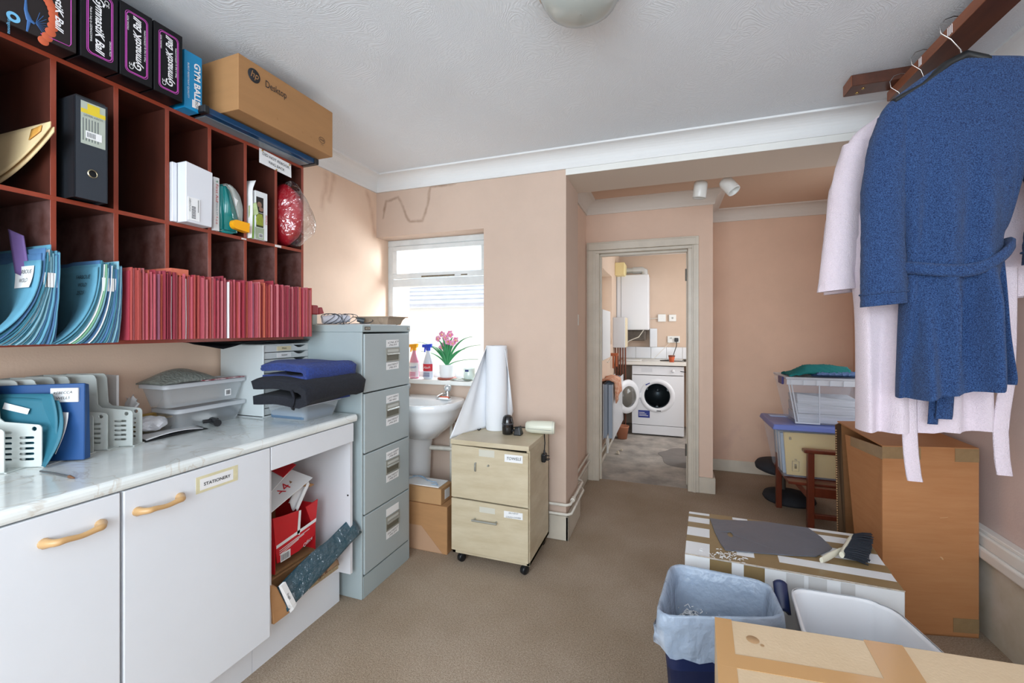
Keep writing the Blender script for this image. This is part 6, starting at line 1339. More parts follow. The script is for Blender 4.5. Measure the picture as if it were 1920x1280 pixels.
MB().hexa([(P1[0]-.0015, P1[1]-.001, H_-.055), (P1[0]+.001, P1[1], H_-.055), (.8655, 2.60, H_-.075), (.8630, 2.60, H_-.075), (P1[0]-.0015, P1[1]-.001, H_-.003), (P1[0]+.001, P1[1], H_-.003), (.8655, 2.60, H_-.03), (.8630, 2.60, H_-.03)]).build('packing_tape', WT, g)
m = MB().tube([(1.092, 2.3365, .335), (1.098, 2.338, .33), (1.10, 2.3385, .325)], .004).tube([(1.09, 2.336, .50), (1.12, 2.3435, .504)], .0012); m.build('dent', mat('pale_scuff', (204, 160, 116), .8), g)
m = MB(); w = wave(61); m.sheet(lambda u, v: (.90+.10*u, 2.55+.14*v, .04+.50*v*0+.52*u+.03*w(u*4, v*4)), 10, 10, .01)
blob('garment_bundle', (.965, 2.62, .31), (.055, .09, .30), mat('slate_navy_fabric', (62, 74, 100), .9, var=.2, vscale=10), 'slate blue fabric bundle inside the tall brown box', 'bundle', 62)

# white carton criss-crossed with brown tape
g = thing('taped_white_carton', (.39, 1.93, 0), 'white carton criss-crossed with brown tape in front of the tall brown box', 'box')
WB = mat('white_printed_cardboard', (232, 234, 236), .55, var=.03, vscale=6, bump=.1, bscale=80)
TPE = mat('khaki_brown_tape', (142, 120, 84), .28, var=.06, vscale=20)
zt2 = .46
Q = [PZ(zt2, 1292, 958), PZ(zt2, 1620, 1003), PZ(zt2, 1697, 1110), PZ(zt2, 1284, 1038)]   # far-left, far-right, near-right, near-left
FLc, FRc, NRc, NLc = Q
def top(u, v, dz=0): p = (NLc*(1-u)+NRc*u)*(1-v)+(FLc*(1-u)+FRc*u)*v; return Vector((p.x, p.y, zt2+dz))
m = MB(); lo = [Vector((p.x, p.y, 0)) for p in (NLc, NRc, FRc, FLc)]; hi = [Vector((p.x, p.y, zt2)) for p in (NLc, NRc, FRc, FLc)]
m.hexa(lo+hi, .002, 1); m.build('carton', WB, g)
m = MB()
def strip(u0, v0, u1, v1, h=.0006): m.hexa([top(u0, v0, .0003), top(u1, v0, .0003), top(u1, v1, .0003), top(u0, v1, .0003), top(u0, v0, .0003+h), top(u1, v0, .0003+h), top(u1, v1, .0003+h), top(u0, v1, .0003+h)])
for (v0, v1) in ((.27, .40), (.60, .72), (.86, .93)): strip(0, v0, 1, v1)
strip(.0, .02, .10, .10) if False else None
for (u0, u1) in ((.13, .27), (.36, .48)): strip(u0, 0, u1, 1, .0009)
strip(.27, .02, 1, .14, .0007)
def fstrip(u0, u1, z0, z1):
    a = NLc.lerp(NRc, u0); b2 = NLc.lerp(NRc, u1); n = Vector((0, -.0012, 0))
    m.hexa([(a.x, a.y-.0012, z0), (b2.x, b2.y-.0012, z0), (b2.x, b2.y-.0002, z0), (a.x, a.y-.0002, z0), (a.x, a.y-.0012, z1), (b2.x, b2.y-.0012, z1), (b2.x, b2.y-.0002, z1), (a.x, a.y-.0002, z1)])
fstrip(.13, .24, zt2-.10, zt2-.002); fstrip(.30, .40, zt2-.12, zt2-.002)
m.build('brown_tape', TPE, g)
m = MB(); fstrip(.50, .58, zt2-.22, zt2-.004); fstrip(.60, .68, zt2-.22, zt2-.004); fstrip(.74, .80, zt2-.16, zt2-.004); m.build('clear_tape', mat('grey_clear_tape', (206, 206, 206), .12), g)
m = MB(); m.tube([top(0, -.004, .002), top(.35, -.006, .003), top(.7, -.004, .001), top(1, -.003, .003)], .0022, 6); m.build('crushed_edge', mat('scuffed_edge', (190, 176, 160), .9, var=.3, vscale=60), g)
m = MB(); rs = random.Random(12)
for k in range(60):
    u, v = .17+rs.gauss(0, .05)+.05, .08+rs.gauss(0, .05); v = max(.01, v); p = top(u, v, .002); a = rs.uniform(0, 6.3); l = rs.uniform(.006, .014)
    dx_, dy_ = l*math.cos(a), l*math.sin(a); m.tube([p, p+Vector((dx_*.5, dy_*.5, .004*rs.random())), p+Vector((dx_, dy_, .001))], .0012, 4)
m.build('shredded_paper', WHP, label='white shredded paper scattered on the corner of the taped white carton', cat='shreds', kind='stuff')
# grey plastic bag lying flat
GBG = mat('grey_polythene', (98, 102, 112), .35, var=.06, vscale=12, bump=.5, bscale=14, bdist=.006)
zb2 = zt2+.002
pg_ = [(1331, 972), (1350, 975), (1430, 978), (1515, 990), (1540, 1008), (1560, 1028), (1556, 1032), (1530, 1044), (1480, 1042), (1420, 1037), (1360, 1032), (1350, 1018), (1340, 998)]
P = [PZ(zb2, *q) for q in pg_]; hc = PZ(zb2, 1369, 1003)
m = MB(); hp = [(hc.x+.013*math.cos(2*PI*i/14)*.8, hc.y+.024*math.sin(2*PI*i/14)) for i in range(14)]
w = wave(71)
bm = bmesh.new()
m.plate([(p.x, p.y) for p in P], [hp], lambda u, v, w_: (u, v, zb2+w_+.0015*w(u*30, v*30)), .0035)
m.build('carrier_bag', GBG, label='flat grey polythene bag with a punched handle on the taped white carton', cat='bag')
# hand brush
g = thing('hand_brush', PZ(zt2, 1580, 1035).to_tuple(), 'dustpan hand brush with cream handle and black bristles on the taped white carton', 'brush')
hA, hB, hC = PZ(zt2+.02, 1540, 1050), PZ(zt2+.022, 1575, 1032), PZ(zt2+.025, 1592, 1008)
hB2 = PZ(zt2+.022, 1590, 1028)
CRP = mat('cream_brush_plastic', (226, 222, 202), .35)
m = MB().tube([hA, hA.lerp(hB, .3), hA.lerp(hB, .7), hB, hB.lerp(hB2, .8)], [.010, .013, .012, .010, .010], 14, flat=.6)
e0, e1 = PZ(zt2+.03, 1578, 1040), PZ(zt2+.032, 1598, 1006)
m.tube([e0, e0.lerp(e1, .3)+Vector((.002, 0, .004)), e0.lerp(e1, .7)+Vector((.002, 0, .004)), e1], [.011, .013, .013, .010], 12, flat=.7)
m.build('handle', CRP, g)
m = MB(); rs = random.Random(2); f0, f1 = PZ(zt2+.02, 1625, 1050), PZ(zt2+.02, 1634, 1010)
for i in range(22):
    for j in range(7):
        u = i/21; s0 = e0.lerp(e1, .04+.92*u)+Vector((.006, 0, -.010+.004*j)); s1 = f0.lerp(f1, u)+Vector((rs.uniform(-.004, .006), rs.uniform(-.004, .004), -.018+.006*j+rs.uniform(-.002, .002))); s1.z = max(s1.z, zt2+.002)
        m.tube([s0, s0.lerp(s1, .5)+Vector((0, 0, .003)), s1], .0021, 4)
m.build('bristles', mat('blue_black_bristle', (36, 42, 52), .7), g)

# swing bin with clear blue liner
g = thing('waste_bin', (.14, 1.36, 0), 'navy waste bin lined with a translucent white bag, left of the white tub', 'bin')
zr = .47
B = [PZ(zr, 1240, 1066), PZ(zr, 1448, 1100), PZ(zr, 1478, 1168), PZ(zr, 1228, 1160)]
B = [Vector((.005, 1.60, zr)), Vector((.315, 1.60, zr)), Vector((.335, 1.345, zr)), Vector((-.035, 1.30, zr))]
B = [PZ(zr, 1256, 1058), PZ(zr, 1444, 1096), PZ(zr, 1476, 1166), PZ(zr, 1226, 1162)]
Bc = sum(B, Vector())/4
def rsec(k, z, r=.30, n=48, wob=0, seed=0):
    """rounded quad through B scaled by k"""
    pts = []
    for i in range(n):
        t = i/n*4; e = int(t) % 4; f = t-int(t)
        a, b2 = B[e], B[(e+1) % 4]; p = a.lerp(b2, f)
        c0 = min(f, 1-f)                    # round the corners
        if c0 < .16: p = p.lerp(Bc, .10*(1-c0/.16)**2)
        q = Bc+(p-Bc)*k; pts.append(Vector((q.x+wob*math.sin(i*1.7+seed)*.5, q.y+wob*math.cos(i*2.3+seed)*.5, z+wob*.6*math.sin(i*1.1+seed))))
    return pts
NVY = mat('navy_plastic', (26, 38, 76), .35)
m = MB().loft([rsec(.72, 0), rsec(.90, zr-.05), rsec(.97, zr-.045), rsec(.97, zr), rsec(.94, zr), rsec(.92, zr-.03), rsec(.70, .015)]); m.build('bin_body', NVY, g)
LIN = mat('translucent_bin_liner', (200, 218, 240), .22, alpha=.55, bump=.9, bscale=16, bdist=.02)
def hang(k, dz, wob, seed):     # the overhang drops lower at the near side
    out = []
    for i, p in enumerate(rsec(k, zr, wob=wob, seed=seed)):
        f = i/48*4; near = max(0, 1-abs(f-2.45)/1.0); out.append(Vector((p.x, p.y, zr-dz*(.42+.60*near)+.6*(p.z-zr))))
    return out
m = MB().loft([rsec(.55, .27, wob=.006), rsec(.72, .29, wob=.008, seed=1), rsec(.82, .36, wob=.006, seed=2), rsec(.88, zr-.02, wob=.003), rsec(.925, zr+.004), rsec(.965, zr+.012), rsec(1.0, zr+.006), rsec(1.015, zr-.02, wob=.003), rsec(1.02, zr-.05, wob=.006), hang(1.03, .075, .010, 3), hang(1.02, .115, .018, 4), hang(1.0, .135, .020, 5)], cap=False)
m.add(rsec(.56, .272), [tuple(range(48))[::-1]]); m.build('liner', LIN, g)
m = MB(); rs = random.Random(8); cz = PZ(.31, 1302, 1178)+Vector((0, .0, 0))
for k in range(320):
    p = cz+Vector((rs.gauss(0, .030), rs.gauss(0, .030), rs.uniform(-.025, .045))); a = rs.uniform(0, 6.3); l = rs.uniform(.008, .02)
    m.tube([p, p+Vector((l*.5*math.cos(a), l*.5*math.sin(a), rs.uniform(0, .01))), p+Vector((l*math.cos(a+.6), l*math.sin(a+.6), rs.uniform(-.005, .005)))], .0018, 4)
m.build('shredded_paper', WHP, label='heap of white shredded paper inside the lined waste bin', cat='shreds', kind='stuff')
# navy lid behind the bin
m = MB(); L0 = PZ(.45, 1462, 1112); m.sheet(lambda u, v: (L0.x-.012+.028*u, L0.y+.015-.05*v, .475-.07*v+.01*math.sin(u*PI)), 6, 10, .012); m.mi = 1
m.build('bin_lid', [NVY, WPR], label='navy plastic lid wedged upright behind the waste bin', cat='lid')
# white tub
g = thing('white_plastic_tub', (.49, 1.36, 0), 'large open white plastic tub between the lined bin and the tall brown box', 'tub')
zq = .47
Wt = [PZ(zq, 1482, 1100), PZ(zq, 1662, 1128), PZ(zq, 1775, 1226), PZ(zq, 1506, 1186)]
Wc = sum(Wt, Vector())/4
Wt = [Wt[0], Wt[1], Wt[2]+Vector((.0, -.03, 0)), Wt[3]+Vector((-.0, -.02, 0))]
def tsec(k, z, n=64, rc=.2):
    pts = []
    for i in range(n):
        t = i/n*4; e = int(t) % 4; f = t-int(t); a, b2 = Wt[e], Wt[(e+1) % 4]; p = a.lerp(b2, f); c0 = min(f, 1-f); ce = e if f < .5 else (e+1) % 4
        kk = .20 if ce == 1 else .09; wd_ = .30 if ce == 1 else .16
        if c0 < wd_: p = p.lerp(Wc, kk*(1-c0/wd_)**2)
        q = Wc+(p-Wc)*k; pts.append(Vector((q.x, q.y, z)))
    return pts
TW = mat('white_polypropylene', (240, 242, 246), .3)
m = MB().loft([tsec(.78, 0), tsec(.97, zq-.012), tsec(1.0, zq-.012), tsec(1.0, zq), tsec(.965, zq), tsec(.95, zq-.01), tsec(.78, .012)]); m.build('tub', TW, g)
MB().loft([tsec(1.0, zq-.02), tsec(1.015, zq-.012), tsec(1.012, zq+.002), tsec(.99, zq+.003)], cap=False).build('rolled_rim', TW, g)
# foreground carton
zf2 = .62
F0 = PZ(zf2, 1340, 1157); F1 = PZ(zf2, 1920, 1245); F2 = PZ(zf2, 1348, 1300)
dF = (F1-F0).normalized(); F1 = F0+dF*.80
nF = Vector((F2.x-F0.x, F2.y-F0.y, 0)).normalized()*.42
g = thing('foreground_carton', (F0.x+.35, F0.y-.2, 0), 'pale brown taped carton nearest the camera at the lower right', 'box')
PC = mat('pale_brown_cardboard', (216, 192, 160), .8, rgb2=(208, 182, 148), vscale=4, stretch=(1, 1, 1), bump=.1, bscale=160)
cs_ = [F0+nF, F1+nF, F1, F0]
MB().hexa([Vector((p.x, p.y, 0)) for p in cs_]+[Vector((p.x, p.y, zf2)) for p in cs_], .003, 2).build('carton', PC, g)
def ft(u, v, dz=.0005): p = F0+dF*u+nF.normalized()*v; return Vector((p.x, p.y, zf2+dz))
m = MB()
def fs(u0, v0, u1, v1, u2, v2, u3, v3, h=.0006): m.hexa([ft(u0, v0), ft(u1, v1), ft(u2, v2), ft(u3, v3), ft(u0, v0, .0005+h), ft(u1, v1, .0005+h), ft(u2, v2, .0005+h), ft(u3, v3, .0005+h)])
fs(.0, .0, .036, .0, .036, .42, 0, .42); fs(.300, .0, .372, .0, .372, .42, .300, .42)
fs(0, .205, .8, .205, .8, .255, 0, .255, .0009); fs(0, .118, .8, .112, .8, .150, 0, .158, .0007)
m.box(F0.x-.0006, F0.x+.0, F0.y-.3, F0.y, zf2-.05, zf2-.002) if False else None
m.build('packing_tape', mat('tan_packing_tape', (200, 156, 106), .18, coat=.4), g)
m = MB(); m.lathe([(.0001, .0006), (.012, .0005), (.013, 0)], ft(.075, .060), 16, close=False).lathe([(.0001, .0006), (.004, .0005)], ft(.092, .075), 10, close=False); m.build('damp_spot', mat('damp_cardboard_spot', (172, 136, 98), .8), g)
# ================================================================ wooden armchair with crates
WD = mat('reddish_brown_wood', (118, 52, 30), .35, rgb2=(88, 36, 20), vscale=8, stretch=(1, 1, .2), coat=.2)
g = thing('wooden_armchair', (.95, 3.5, 0), 'reddish brown wooden armchair beside the tall brown box, carrying the crates', 'chair')
def leg(x, y, z1, nm='leg', s=.019): return MB().box(x-s, x+s, y-s, y+s, 0, z1, .004, 2).build(nm, WD, g)
leg(.880, 3.30, .497); leg(.770, 3.63, .40, s=.018); leg(1.19, 3.30, .497); leg(1.19, 3.63, .40)
MB().hexa([(.838, 3.27, .497), (1.24, 3.27, .497), (1.24, 3.33, .497), (.838, 3.33, .497), (.838, 3.27, .520), (1.24, 3.27, .520), (1.24, 3.33, .520), (.838, 3.33, .520)], .006, 2).build('arm_rest', WD, g)
MB().box(.90, 1.18, 3.285, 3.310, .215, .275, .003, 1).build('rail', WD, g); MB().box(.90, 1.18, 3.285, 3.310, .075, .105, .003, 1).build('rail', WD, g)
MB().hexa([(.765, 3.60, .315), (.86, 3.31, .20), (.86, 3.33, .20), (.765, 3.62, .315), (.765, 3.60, .355), (.86, 3.31, .245), (.86, 3.33, .245), (.765, 3.62, .355)]).build('rail', WD, g)
MB().box(.765, 1.20, 3.335, 3.75, .268, .286, .003, 1).build('seat_board', WD, g)
# dark round stool seats behind
SC = mat('black_seat_fabric', (44, 46, 52), .9, var=.15, vscale=60)
x, y, zz = .855, 3.88, .235
nm = thing('stool', (x, y, 0), 'dark round padded stool on a round base behind the wooden armchair', 'stool')
MB().lathe([(.0001, 0), (.16, .0), (.19, .015), (.195, .04), (.18, .062), (.10, .072), (.0001, .074)], (x, y, zz-.04), 36, close=False).build('seat', SC, nm)
MB().tube([(x, y, 0.03), (x, y, zz-.038)], .018, 10).build('pillar', mat('dull_steel', (120, 116, 110)), nm)
MB().lathe([(.0001, 0), (.165, .0), (.175, .015), (.165, .04), (.10, .055), (.0001, .058)], (x+.02, y-.07, .001), 36, close=False).build('base', SC, nm)
# crates
def crate(x0, x1, y0, y1, z0, z1, nm, lab, bodym, lidm, inset=.03):
    g = thing(nm, ((x0+x1)/2, (y0+y1)/2, z0), lab, 'crate')
    def q(i, z): return [Vector((x0+i, y0+i*.6, z)), Vector((x1-i, y0+i*.6, z)), Vector((x1-i, y1-i*.6, z)), Vector((x0+i, y1-i*.6, z))]
    m = MB().loft([q(inset, z0), q(.006, z1-.05), q(.0, z1-.045), q(0, z1-.012)], cap=False, smooth=False); m.add(q(inset, z0), [(3, 2, 1, 0)])
    m.build('crate_body', bodym, g)
    return g, q
CB = mat('clear_crate_plastic', (214, 220, 232), .15, alpha=.24, spec=.8)
RIB = mat('crate_rib_plastic', (226, 230, 238), .2, alpha=.75)
y0c = 3.42
a = PY(y0c, 1477, 700); b2 = PY(y0c, 1500, 803)
x0c, z1c, z0c = a.x-.005, PY(y0c, 1500, 709).z, .655
g, q = crate(x0c, 1.27, y0c, 3.78, z0c, z1c, 'storage_crate', 'clear plastic storage crate with teal cloth on its lid, upper of the two crates', CB, RIB, .055)
m = MB().box(x0c-.002, 1.272, y0c-.008, y0c+.0, z1c-.046, z1c-.010, .003, 1)
for k in range(7): m.box(x0c+.02+.075*k, x0c+.024+.075*k, y0c-.012, y0c-.004, z1c-.046, z1c-.010)
for xx in (x0c+.058, x0c+.075, x0c+.195): m.hexa([(xx, y0c+.028, z0c+.004), (xx+.006, y0c+.028, z0c+.004), (xx+.006, y0c+.034, z0c+.004), (xx, y0c+.034, z0c+.004), (xx-(.05 if xx < x0c+.1 else .01), y0c-.004, z1c-.046), (xx-(.044 if xx < x0c+.1 else .004), y0c-.004, z1c-.046), (xx-(.044 if xx < x0c+.1 else .004), y0c+.004, z1c-.046), (xx-(.05 if xx < x0c+.1 else .01), y0c+.004, z1c-.046)])
m.box(x0c+.055, x0c+.20, y0c+.024, y0c+.030, z0c, z0c+.012); m.build('ribs', RIB, g)
MB().box(x0c-.008, 1.278, y0c-.006, 3.785, z1c-.010, z1c+.006, .004, 2).build('lid', mat('frosted_crate_lid', (206, 208, 216), .3, alpha=.8), g)
MB().box(x0c-.020, x0c-.006, y0c+.05, y0c+.16, z1c-.05, z1c+.002, .004, 2).build('clip_handle', mat('indigo_plastic', (50, 46, 110), .35), g)
for k, (zz, hh, sk) in enumerate(((z0c+.006, .06, .0), (z0c+.068, .06, .01), (z0c+.13, .05, .02))):
    MB().hexa([(x0c+.075, y0c+.04, zz), (1.21, y0c+.04, zz-.004*k), (1.21, 3.70, zz), (x0c+.075, 3.70, zz), (x0c+.065, y0c+.035, zz+hh+.012*k), (1.215, y0c+.035, zz+hh-.01*k), (1.21, 3.70, zz+hh), (x0c+.07, 3.70, zz+hh)], .004, 1).build('document_stack', mat('grey_white_documents', (206, 208, 214), .8, var=.25, vscale=4, stretch=(1, 1, 40)), label='%s layer of grey white papers inside the upper clear crate' % ('bottom', 'middle', 'top')[k], cat='papers')
# teal cloth on lid
w = wave(81); zl2 = z1c+.007
m = MB().sheet(lambda u, v: (x0c+.02+.36*u, y0c+.02+.24*v, zl2+.010+(.050+.022*math.sin(u*PI*.9))*math.sin(PI*min(1, v+.1))*min(1, u*3+.1)+.010*w(u*6, v*6)), 30, 20, .010)
m.build('folded_garment', mat('teal_cotton', (10, 112, 112), .9, var=.08, vscale=20), label='teal green garment folded on the lid of the upper crate', cat='garment')
m = MB().sheet(lambda u, v: (x0c+.18+.26*u, y0c+.004+.14*v, zl2+.008+.030*math.sin(PI*min(1, v+.2))+.010*w(u*8+3, v*6)), 24, 14, .010)
m.build('folded_garment', mat('dusty_blue_cotton', (86, 112, 156), .9, var=.08, vscale=20), label='dusty blue garment beside the teal one on the upper crate', cat='garment')
a = PY(3.40, 1445, 790); z1d = .650; x0d = a.x+.005
g, q = crate(x0d+.02, 1.26, 3.40, 3.80, .290, z1d-.01, 'storage_crate', 'clear crate with blue lid and cream folders, lower of the two crates on the armchair', CB, RIB, .06)
BLD = mat('blue_violet_lid', (112, 128, 196), .3, alpha=.92)
m = MB().hexa([(x0d, 3.37, z1d-.034), (1.285, 3.37, z1d-.034), (1.285, 3.83, z1d-.034), (x0d, 3.83, z1d-.034), (x0d+.012, 3.385, z1d), (1.275, 3.385, z1d), (1.275, 3.82, z1d), (x0d+.012, 3.82, z1d)], .008, 2); m.build('lid', BLD, g)
MB().box(x0d+.05, x0d+.17, 3.70, 3.76, z1d, z1d+.004, .001, 1).build('lid_sticker', mat('pale_blue_sticker', (190, 206, 236), .5), g)
m = MB().hexa([(x0d+.10, 3.44, .300), (1.18, 3.44, .300), (1.18, 3.452, .300), (x0d+.10, 3.452, .300), (x0d+.075, 3.415, .595), (1.20, 3.415, .60), (1.20, 3.43, .60), (x0d+.075, 3.43, .595)], .002, 1)
g2 = m.build('document_folder', mat('yellow_cream_folder', (232, 202, 124), .7, var=.04, vscale=8), label='yellow cream folder standing at the front of the lower crate', cat='folder')
m = MB(); y_ = 3.428; m.text('B', .03, (x0d+.115, 3.4175, .555), (1, 0, 0), (0, .08, 1)); m.tube([(x0d+.13, 3.4325, .33), (x0d+.17, 3.4325, .33), (x0d+.17, 3.426, .40), (x0d+.13, 3.426, .40)], .0012, 4, closed=True); m.text('N', .018, (x0d+.15, 3.424, .41), (1, 0, 0), (0, .08, 1)); m.text('888', .02, (x0d+.15, 3.4275, .365), (0, .1, 1), (-1, 0, 0)); m.build('printing', INK, g2)
for k in range(5): MB().hexa([(x0d+.085, 3.47+.045*k, .302), (1.15, 3.47+.045*k, .302), (1.15, 3.50+.045*k, .302), (x0d+.085, 3.50+.045*k, .302), (x0d+.065, 3.455+.045*k, .58), (1.16, 3.455+.045*k, .58), (1.16, 3.485+.045*k, .58), (x0d+.065, 3.485+.045*k, .58)]).build('document_folder', mat('pale_blue_folder', (168, 186, 206), .8) if k % 2 == 0 else WHP, label='paper bundle behind the yellow cream folder in the lower crate', cat='folder', group='paper bundles inside the lower crate')

# ================================================================ rail, hangers, robes
BM = mat('dark_brown_varnished_timber', (104, 58, 38), .5, rgb2=(66, 36, 26), vscale=9, stretch=(1, .18, 1), detail=9); BME = mat('lighter_brown_timber_edge', (142, 84, 56), .45, var=.2, vscale=12, stretch=(1, .15, 1))
g = thing('hanging_rail', (.96, 1.5, 2.30), 'brown timber rail with a cross piece fixed under the ceiling, robes hang from it', 'rail')
b1 = MB().box(.915, 1.015, .55, 2.345, 2.300, 2.340).build('rail_board', BM, g)
MB().box(.912, .915, .55, 2.345, 2.300, 2.340, .001, 1).build('front_edge', BME, b1)
b1 = MB().box(.748, 1.10, 2.235, 2.330, 2.341, 2.389, .002, 1).build('cross_piece', BM, g)
MB().box(.746, .748, 2.236, 2.329, 2.342, 2.388).build('sawn_end', BME, b1)
for (x, y) in ((.80, 2.27), (.79, 2.305)): MB().lathe([(.0001, -.004), (.006, -.003), (.0065, 0)], (x, y, 2.341), 12, close=False).build('screw', mat('brass', (180, 150, 90)), b1)
for (px, py, n_) in ((1781, 62, 4), (1724, 128, 3)):
    c = PX(.911, px, py); m = MB()
    for k in range(n_): m.box(.9105, .912, c.y-.012+.008*k, c.y-.010+.008*k, 2.306, 2.336)
    m.build('tally_marks', WPR, g)
# terry materials
def terry(name, c1, c2, c3):
    m_ = mat(name, c1, .95, rgb2=c2, vscale=330, sharp=.2, bump=.7, bscale=380, sheen=.08, bdist=.006, detail=2)
    return m_
TBL = terry('denim_blue_terry', (58, 92, 142), (12, 38, 84), None); TPK = mat('pale_pink_terry', (246, 230, 240), .95, var=.03, vscale=200, bump=1.0, bscale=330, sheen=.3, bdist=.005)
def body(secs, n=72, folds=None):
    """secs: (z or (zl, zr), xc, hw, yc, hd, foldamp)"""
    out = []
    for (z, xc, hw, yc, hd, fa) in secs:
        zl_, zr_ = z if isinstance(z, tuple) else (z, z)
        L_ = []
        for i in range(n):
            a = 2*PI*i/n; ca, sa = math.cos(a), math.sin(a)
            x = xc+hw*math.copysign(abs(ca)**.75, ca); y = yc+hd*math.copysign(abs(sa)**.8, sa)
            t = (x-xc)/hw
            f = folds(t*hw+xc, z if not isinstance(z, tuple) else (zl_+zr_)/2)*fa
            y += f*(1 if sa < 0 else .5)*min(1, abs(sa)*2); zz = zl_+(zr_-zl_)*(t+1)/2+.006*fa*20*math.sin(t*11)
            L_.append(Vector((x, y, zz)))
        out.append(L_)
    return out
def resample(secs, k=6):
    """Catmull interpolation of the section list for smooth cloth"""
    def num(s_): z = s_[0]; zl_, zr_ = z if isinstance(z, tuple) else (z, z); return [zl_, zr_]+list(s_[1:])
    S = [num(s_) for s_ in secs]; out = []
    for i in range(len(S)-1):
        p0, p1, p2, p3 = S[max(0, i-1)], S[i], S[i+1], S[min(len(S)-1, i+2)]
        for j in range(k):
            t = j/k; r = [0.5*((2*b)+(-a+c)*t+(2*a-5*b+4*c-d)*t*t+(-a+3*b-3*c+d)*t*t*t) for a, b, c, d in zip(p0, p1, p2, p3)]
            out.append(((r[0], r[1]),)+tuple(r[2:]))
    out.append(((S[-1][0], S[-1][1]),)+tuple(S[-1][2:])); return out
def sleeve(path, n=28, seed=0):
    """path: (center, hw along a, hd, dirvec) horizontal-ish sections of a hanging sleeve"""
    P = []
    for i in range(len(path)-1):
        for j in range(6):
            t = j/6; t2 = t*t*(3-2*t); P.append(tuple(a*(1-t)+b*t for a, b in zip(path[i], path[i+1])))
    P.append(path[-1]); out = []; w = wave(seed)
    for (x, y, z, a, b2) in P:
        out.append([Vector((x+a*math.cos(2*PI*i/n)+.004*w(z*9, i*.4), y+b2*math.sin(2*PI*i/n)+.004*w(i*.5, z*12), z+(.10*a*math.cos(2*PI*i/n)))) for i in range(n)])
    return out
def hook(hx, hy, zb_, g_, thick=.0016):
    """hanger hook: neck under the rail, up round its left edge, over the top"""
    pts = [(hx+.035, hy, zb_), (hx+.03, hy, zb_+.03), (hx+.005, hy, 2.285), (hx-.022, hy, 2.31), (hx-.026, hy, 2.335), (hx-.012, hy, 2.356), (hx+.012, hy, 2.362), (hx+.035, hy, 2.356), (hx+.045, hy, 2.348)]
    o = MB().tube(pts, thick, 8); return o.build('hook', CHR, g_)
def hanger(name, hx, hy, z, hw, m_, lab, th=.006, wide=.02, tilt=0):
    g_ = thing(name, (hx+.035, hy, z), lab, 'hanger')
    hook(hx, hy, z, g_, .0024 if wide > .03 else .0017)
    cx_ = hx+.035
    dk = .022 if wide > .03 else .010
    pts = [(cx_-hw, hy, z-.095-dk), (cx_-hw*.6, hy, z-.058-dk), (cx_-hw*.25, hy, z-.014-dk*.4), (cx_, hy, z), (cx_+hw*.25, hy, z-.014-dk*.4), (cx_+hw*.6, hy, z-.058-dk), (cx_+hw, hy, z-.095-dk)]
    MB().tube(pts, [wide*.6, wide*.8, wide*.95, wide, wide*.95, wide*.8, wide*.6], 12, flat=th/wide, up=(0, 1, 0) if wide > .03 else (0, 0, 1)).build('shoulder_bar', m_, g_)
    return g_
def fold(x, z):
    k = (2.4 if z > 1.5 else 2.4+2.2*min(1, (1.5-z)/.12))*max(0, min(1, (2.06-z)/.5)); return k*(.7*(1-2*abs(math.sin(x*27+.8*math.sin(z*2)))**.7)+.45*math.sin(x*71+z*1.5+2))
# black hanger + blue robe
hanger('clothes_hanger', .905, 1.885, 2.215, .19, mat('matt_black_hanger', (34, 36, 38), .5), 'black broad shouldered plastic hanger carrying the blue robe', wide=.034, th=.018)
g = thing('dressing_gown', (.93, 1.90, 1.05), 'denim blue towelling dressing gown hanging in front of the pale pink one', 'dressing gown')
yb = 1.90
secs = [(2.205, .955, .045, yb, .030, 0), (2.196, .955, .085, yb, .042, 0), ((2.150, 2.176), .960, .160, yb, .050, 0), ((2.098, 2.124), .950, .212, yb, .052, .0), ((2.04, 2.06), .940, .225, yb, .056, .003), (1.92, .925, .205, yb, .062, .006), (1.78, .920, .170, yb, .066, .008), (1.65, .915, .145, yb, .066, .010), ((1.535, 1.60), .915, .132, yb, .060, .004), ((1.42, 1.47), .915, .138, yb, .064, .011), ((1.25, 1.29), .915, .142, yb, .068, .013), ((1.10, 1.16), .917, .146, yb, .070, .015), ((1.055, 1.125), .917, .146, yb, .068, .015)]
MB().loft(body(resample(secs), folds=fold)).build('robe_body', TBL, g)
s1 = sleeve([(.765, yb, 2.065, .050, .045), (.742, yb-.005, 1.95, .062, .052), (.726, yb-.01, 1.80, .066, .054), (.722, yb-.012, 1.60, .062, .050), (.724, yb-.014, 1.44, .066, .050), (.724, yb-.014, 1.385, .067, .050)], seed=5)
sl = MB().loft(s1).build('sleeve', TBL, g)
MB().tube([(.724+.068*math.cos(2*PI*i/28), yb-.014+.051*math.sin(2*PI*i/28), 1.428+.006*math.cos(2*PI*i/28)) for i in range(28)], .0035, 6, closed=True).build('cuff_seam', TBL, sl)
s2 = sleeve([(1.105, yb, 2.055, .050, .045), (1.135, yb-.02, 1.93, .060, .052), (1.15, yb-.04, 1.80, .066, .060), (1.165, yb-.045, 1.74, .062, .058), (1.155, yb-.035, 1.66, .058, .050), (1.150, yb-.02, 1.58, .056, .048), (1.150, yb-.02, 1.515, .058, .048)], seed=6)
sl = MB().loft(s2).build('sleeve', TBL, g)
MB().tube([(1.15+.059*math.cos(2*PI*i/28), yb-.02+.049*math.sin(2*PI*i/28), 1.555+.006*math.cos(2*PI*i/28)) for i in range(28)], .0035, 6, closed=True).build('cuff_seam', TBL, sl)
m = MB()
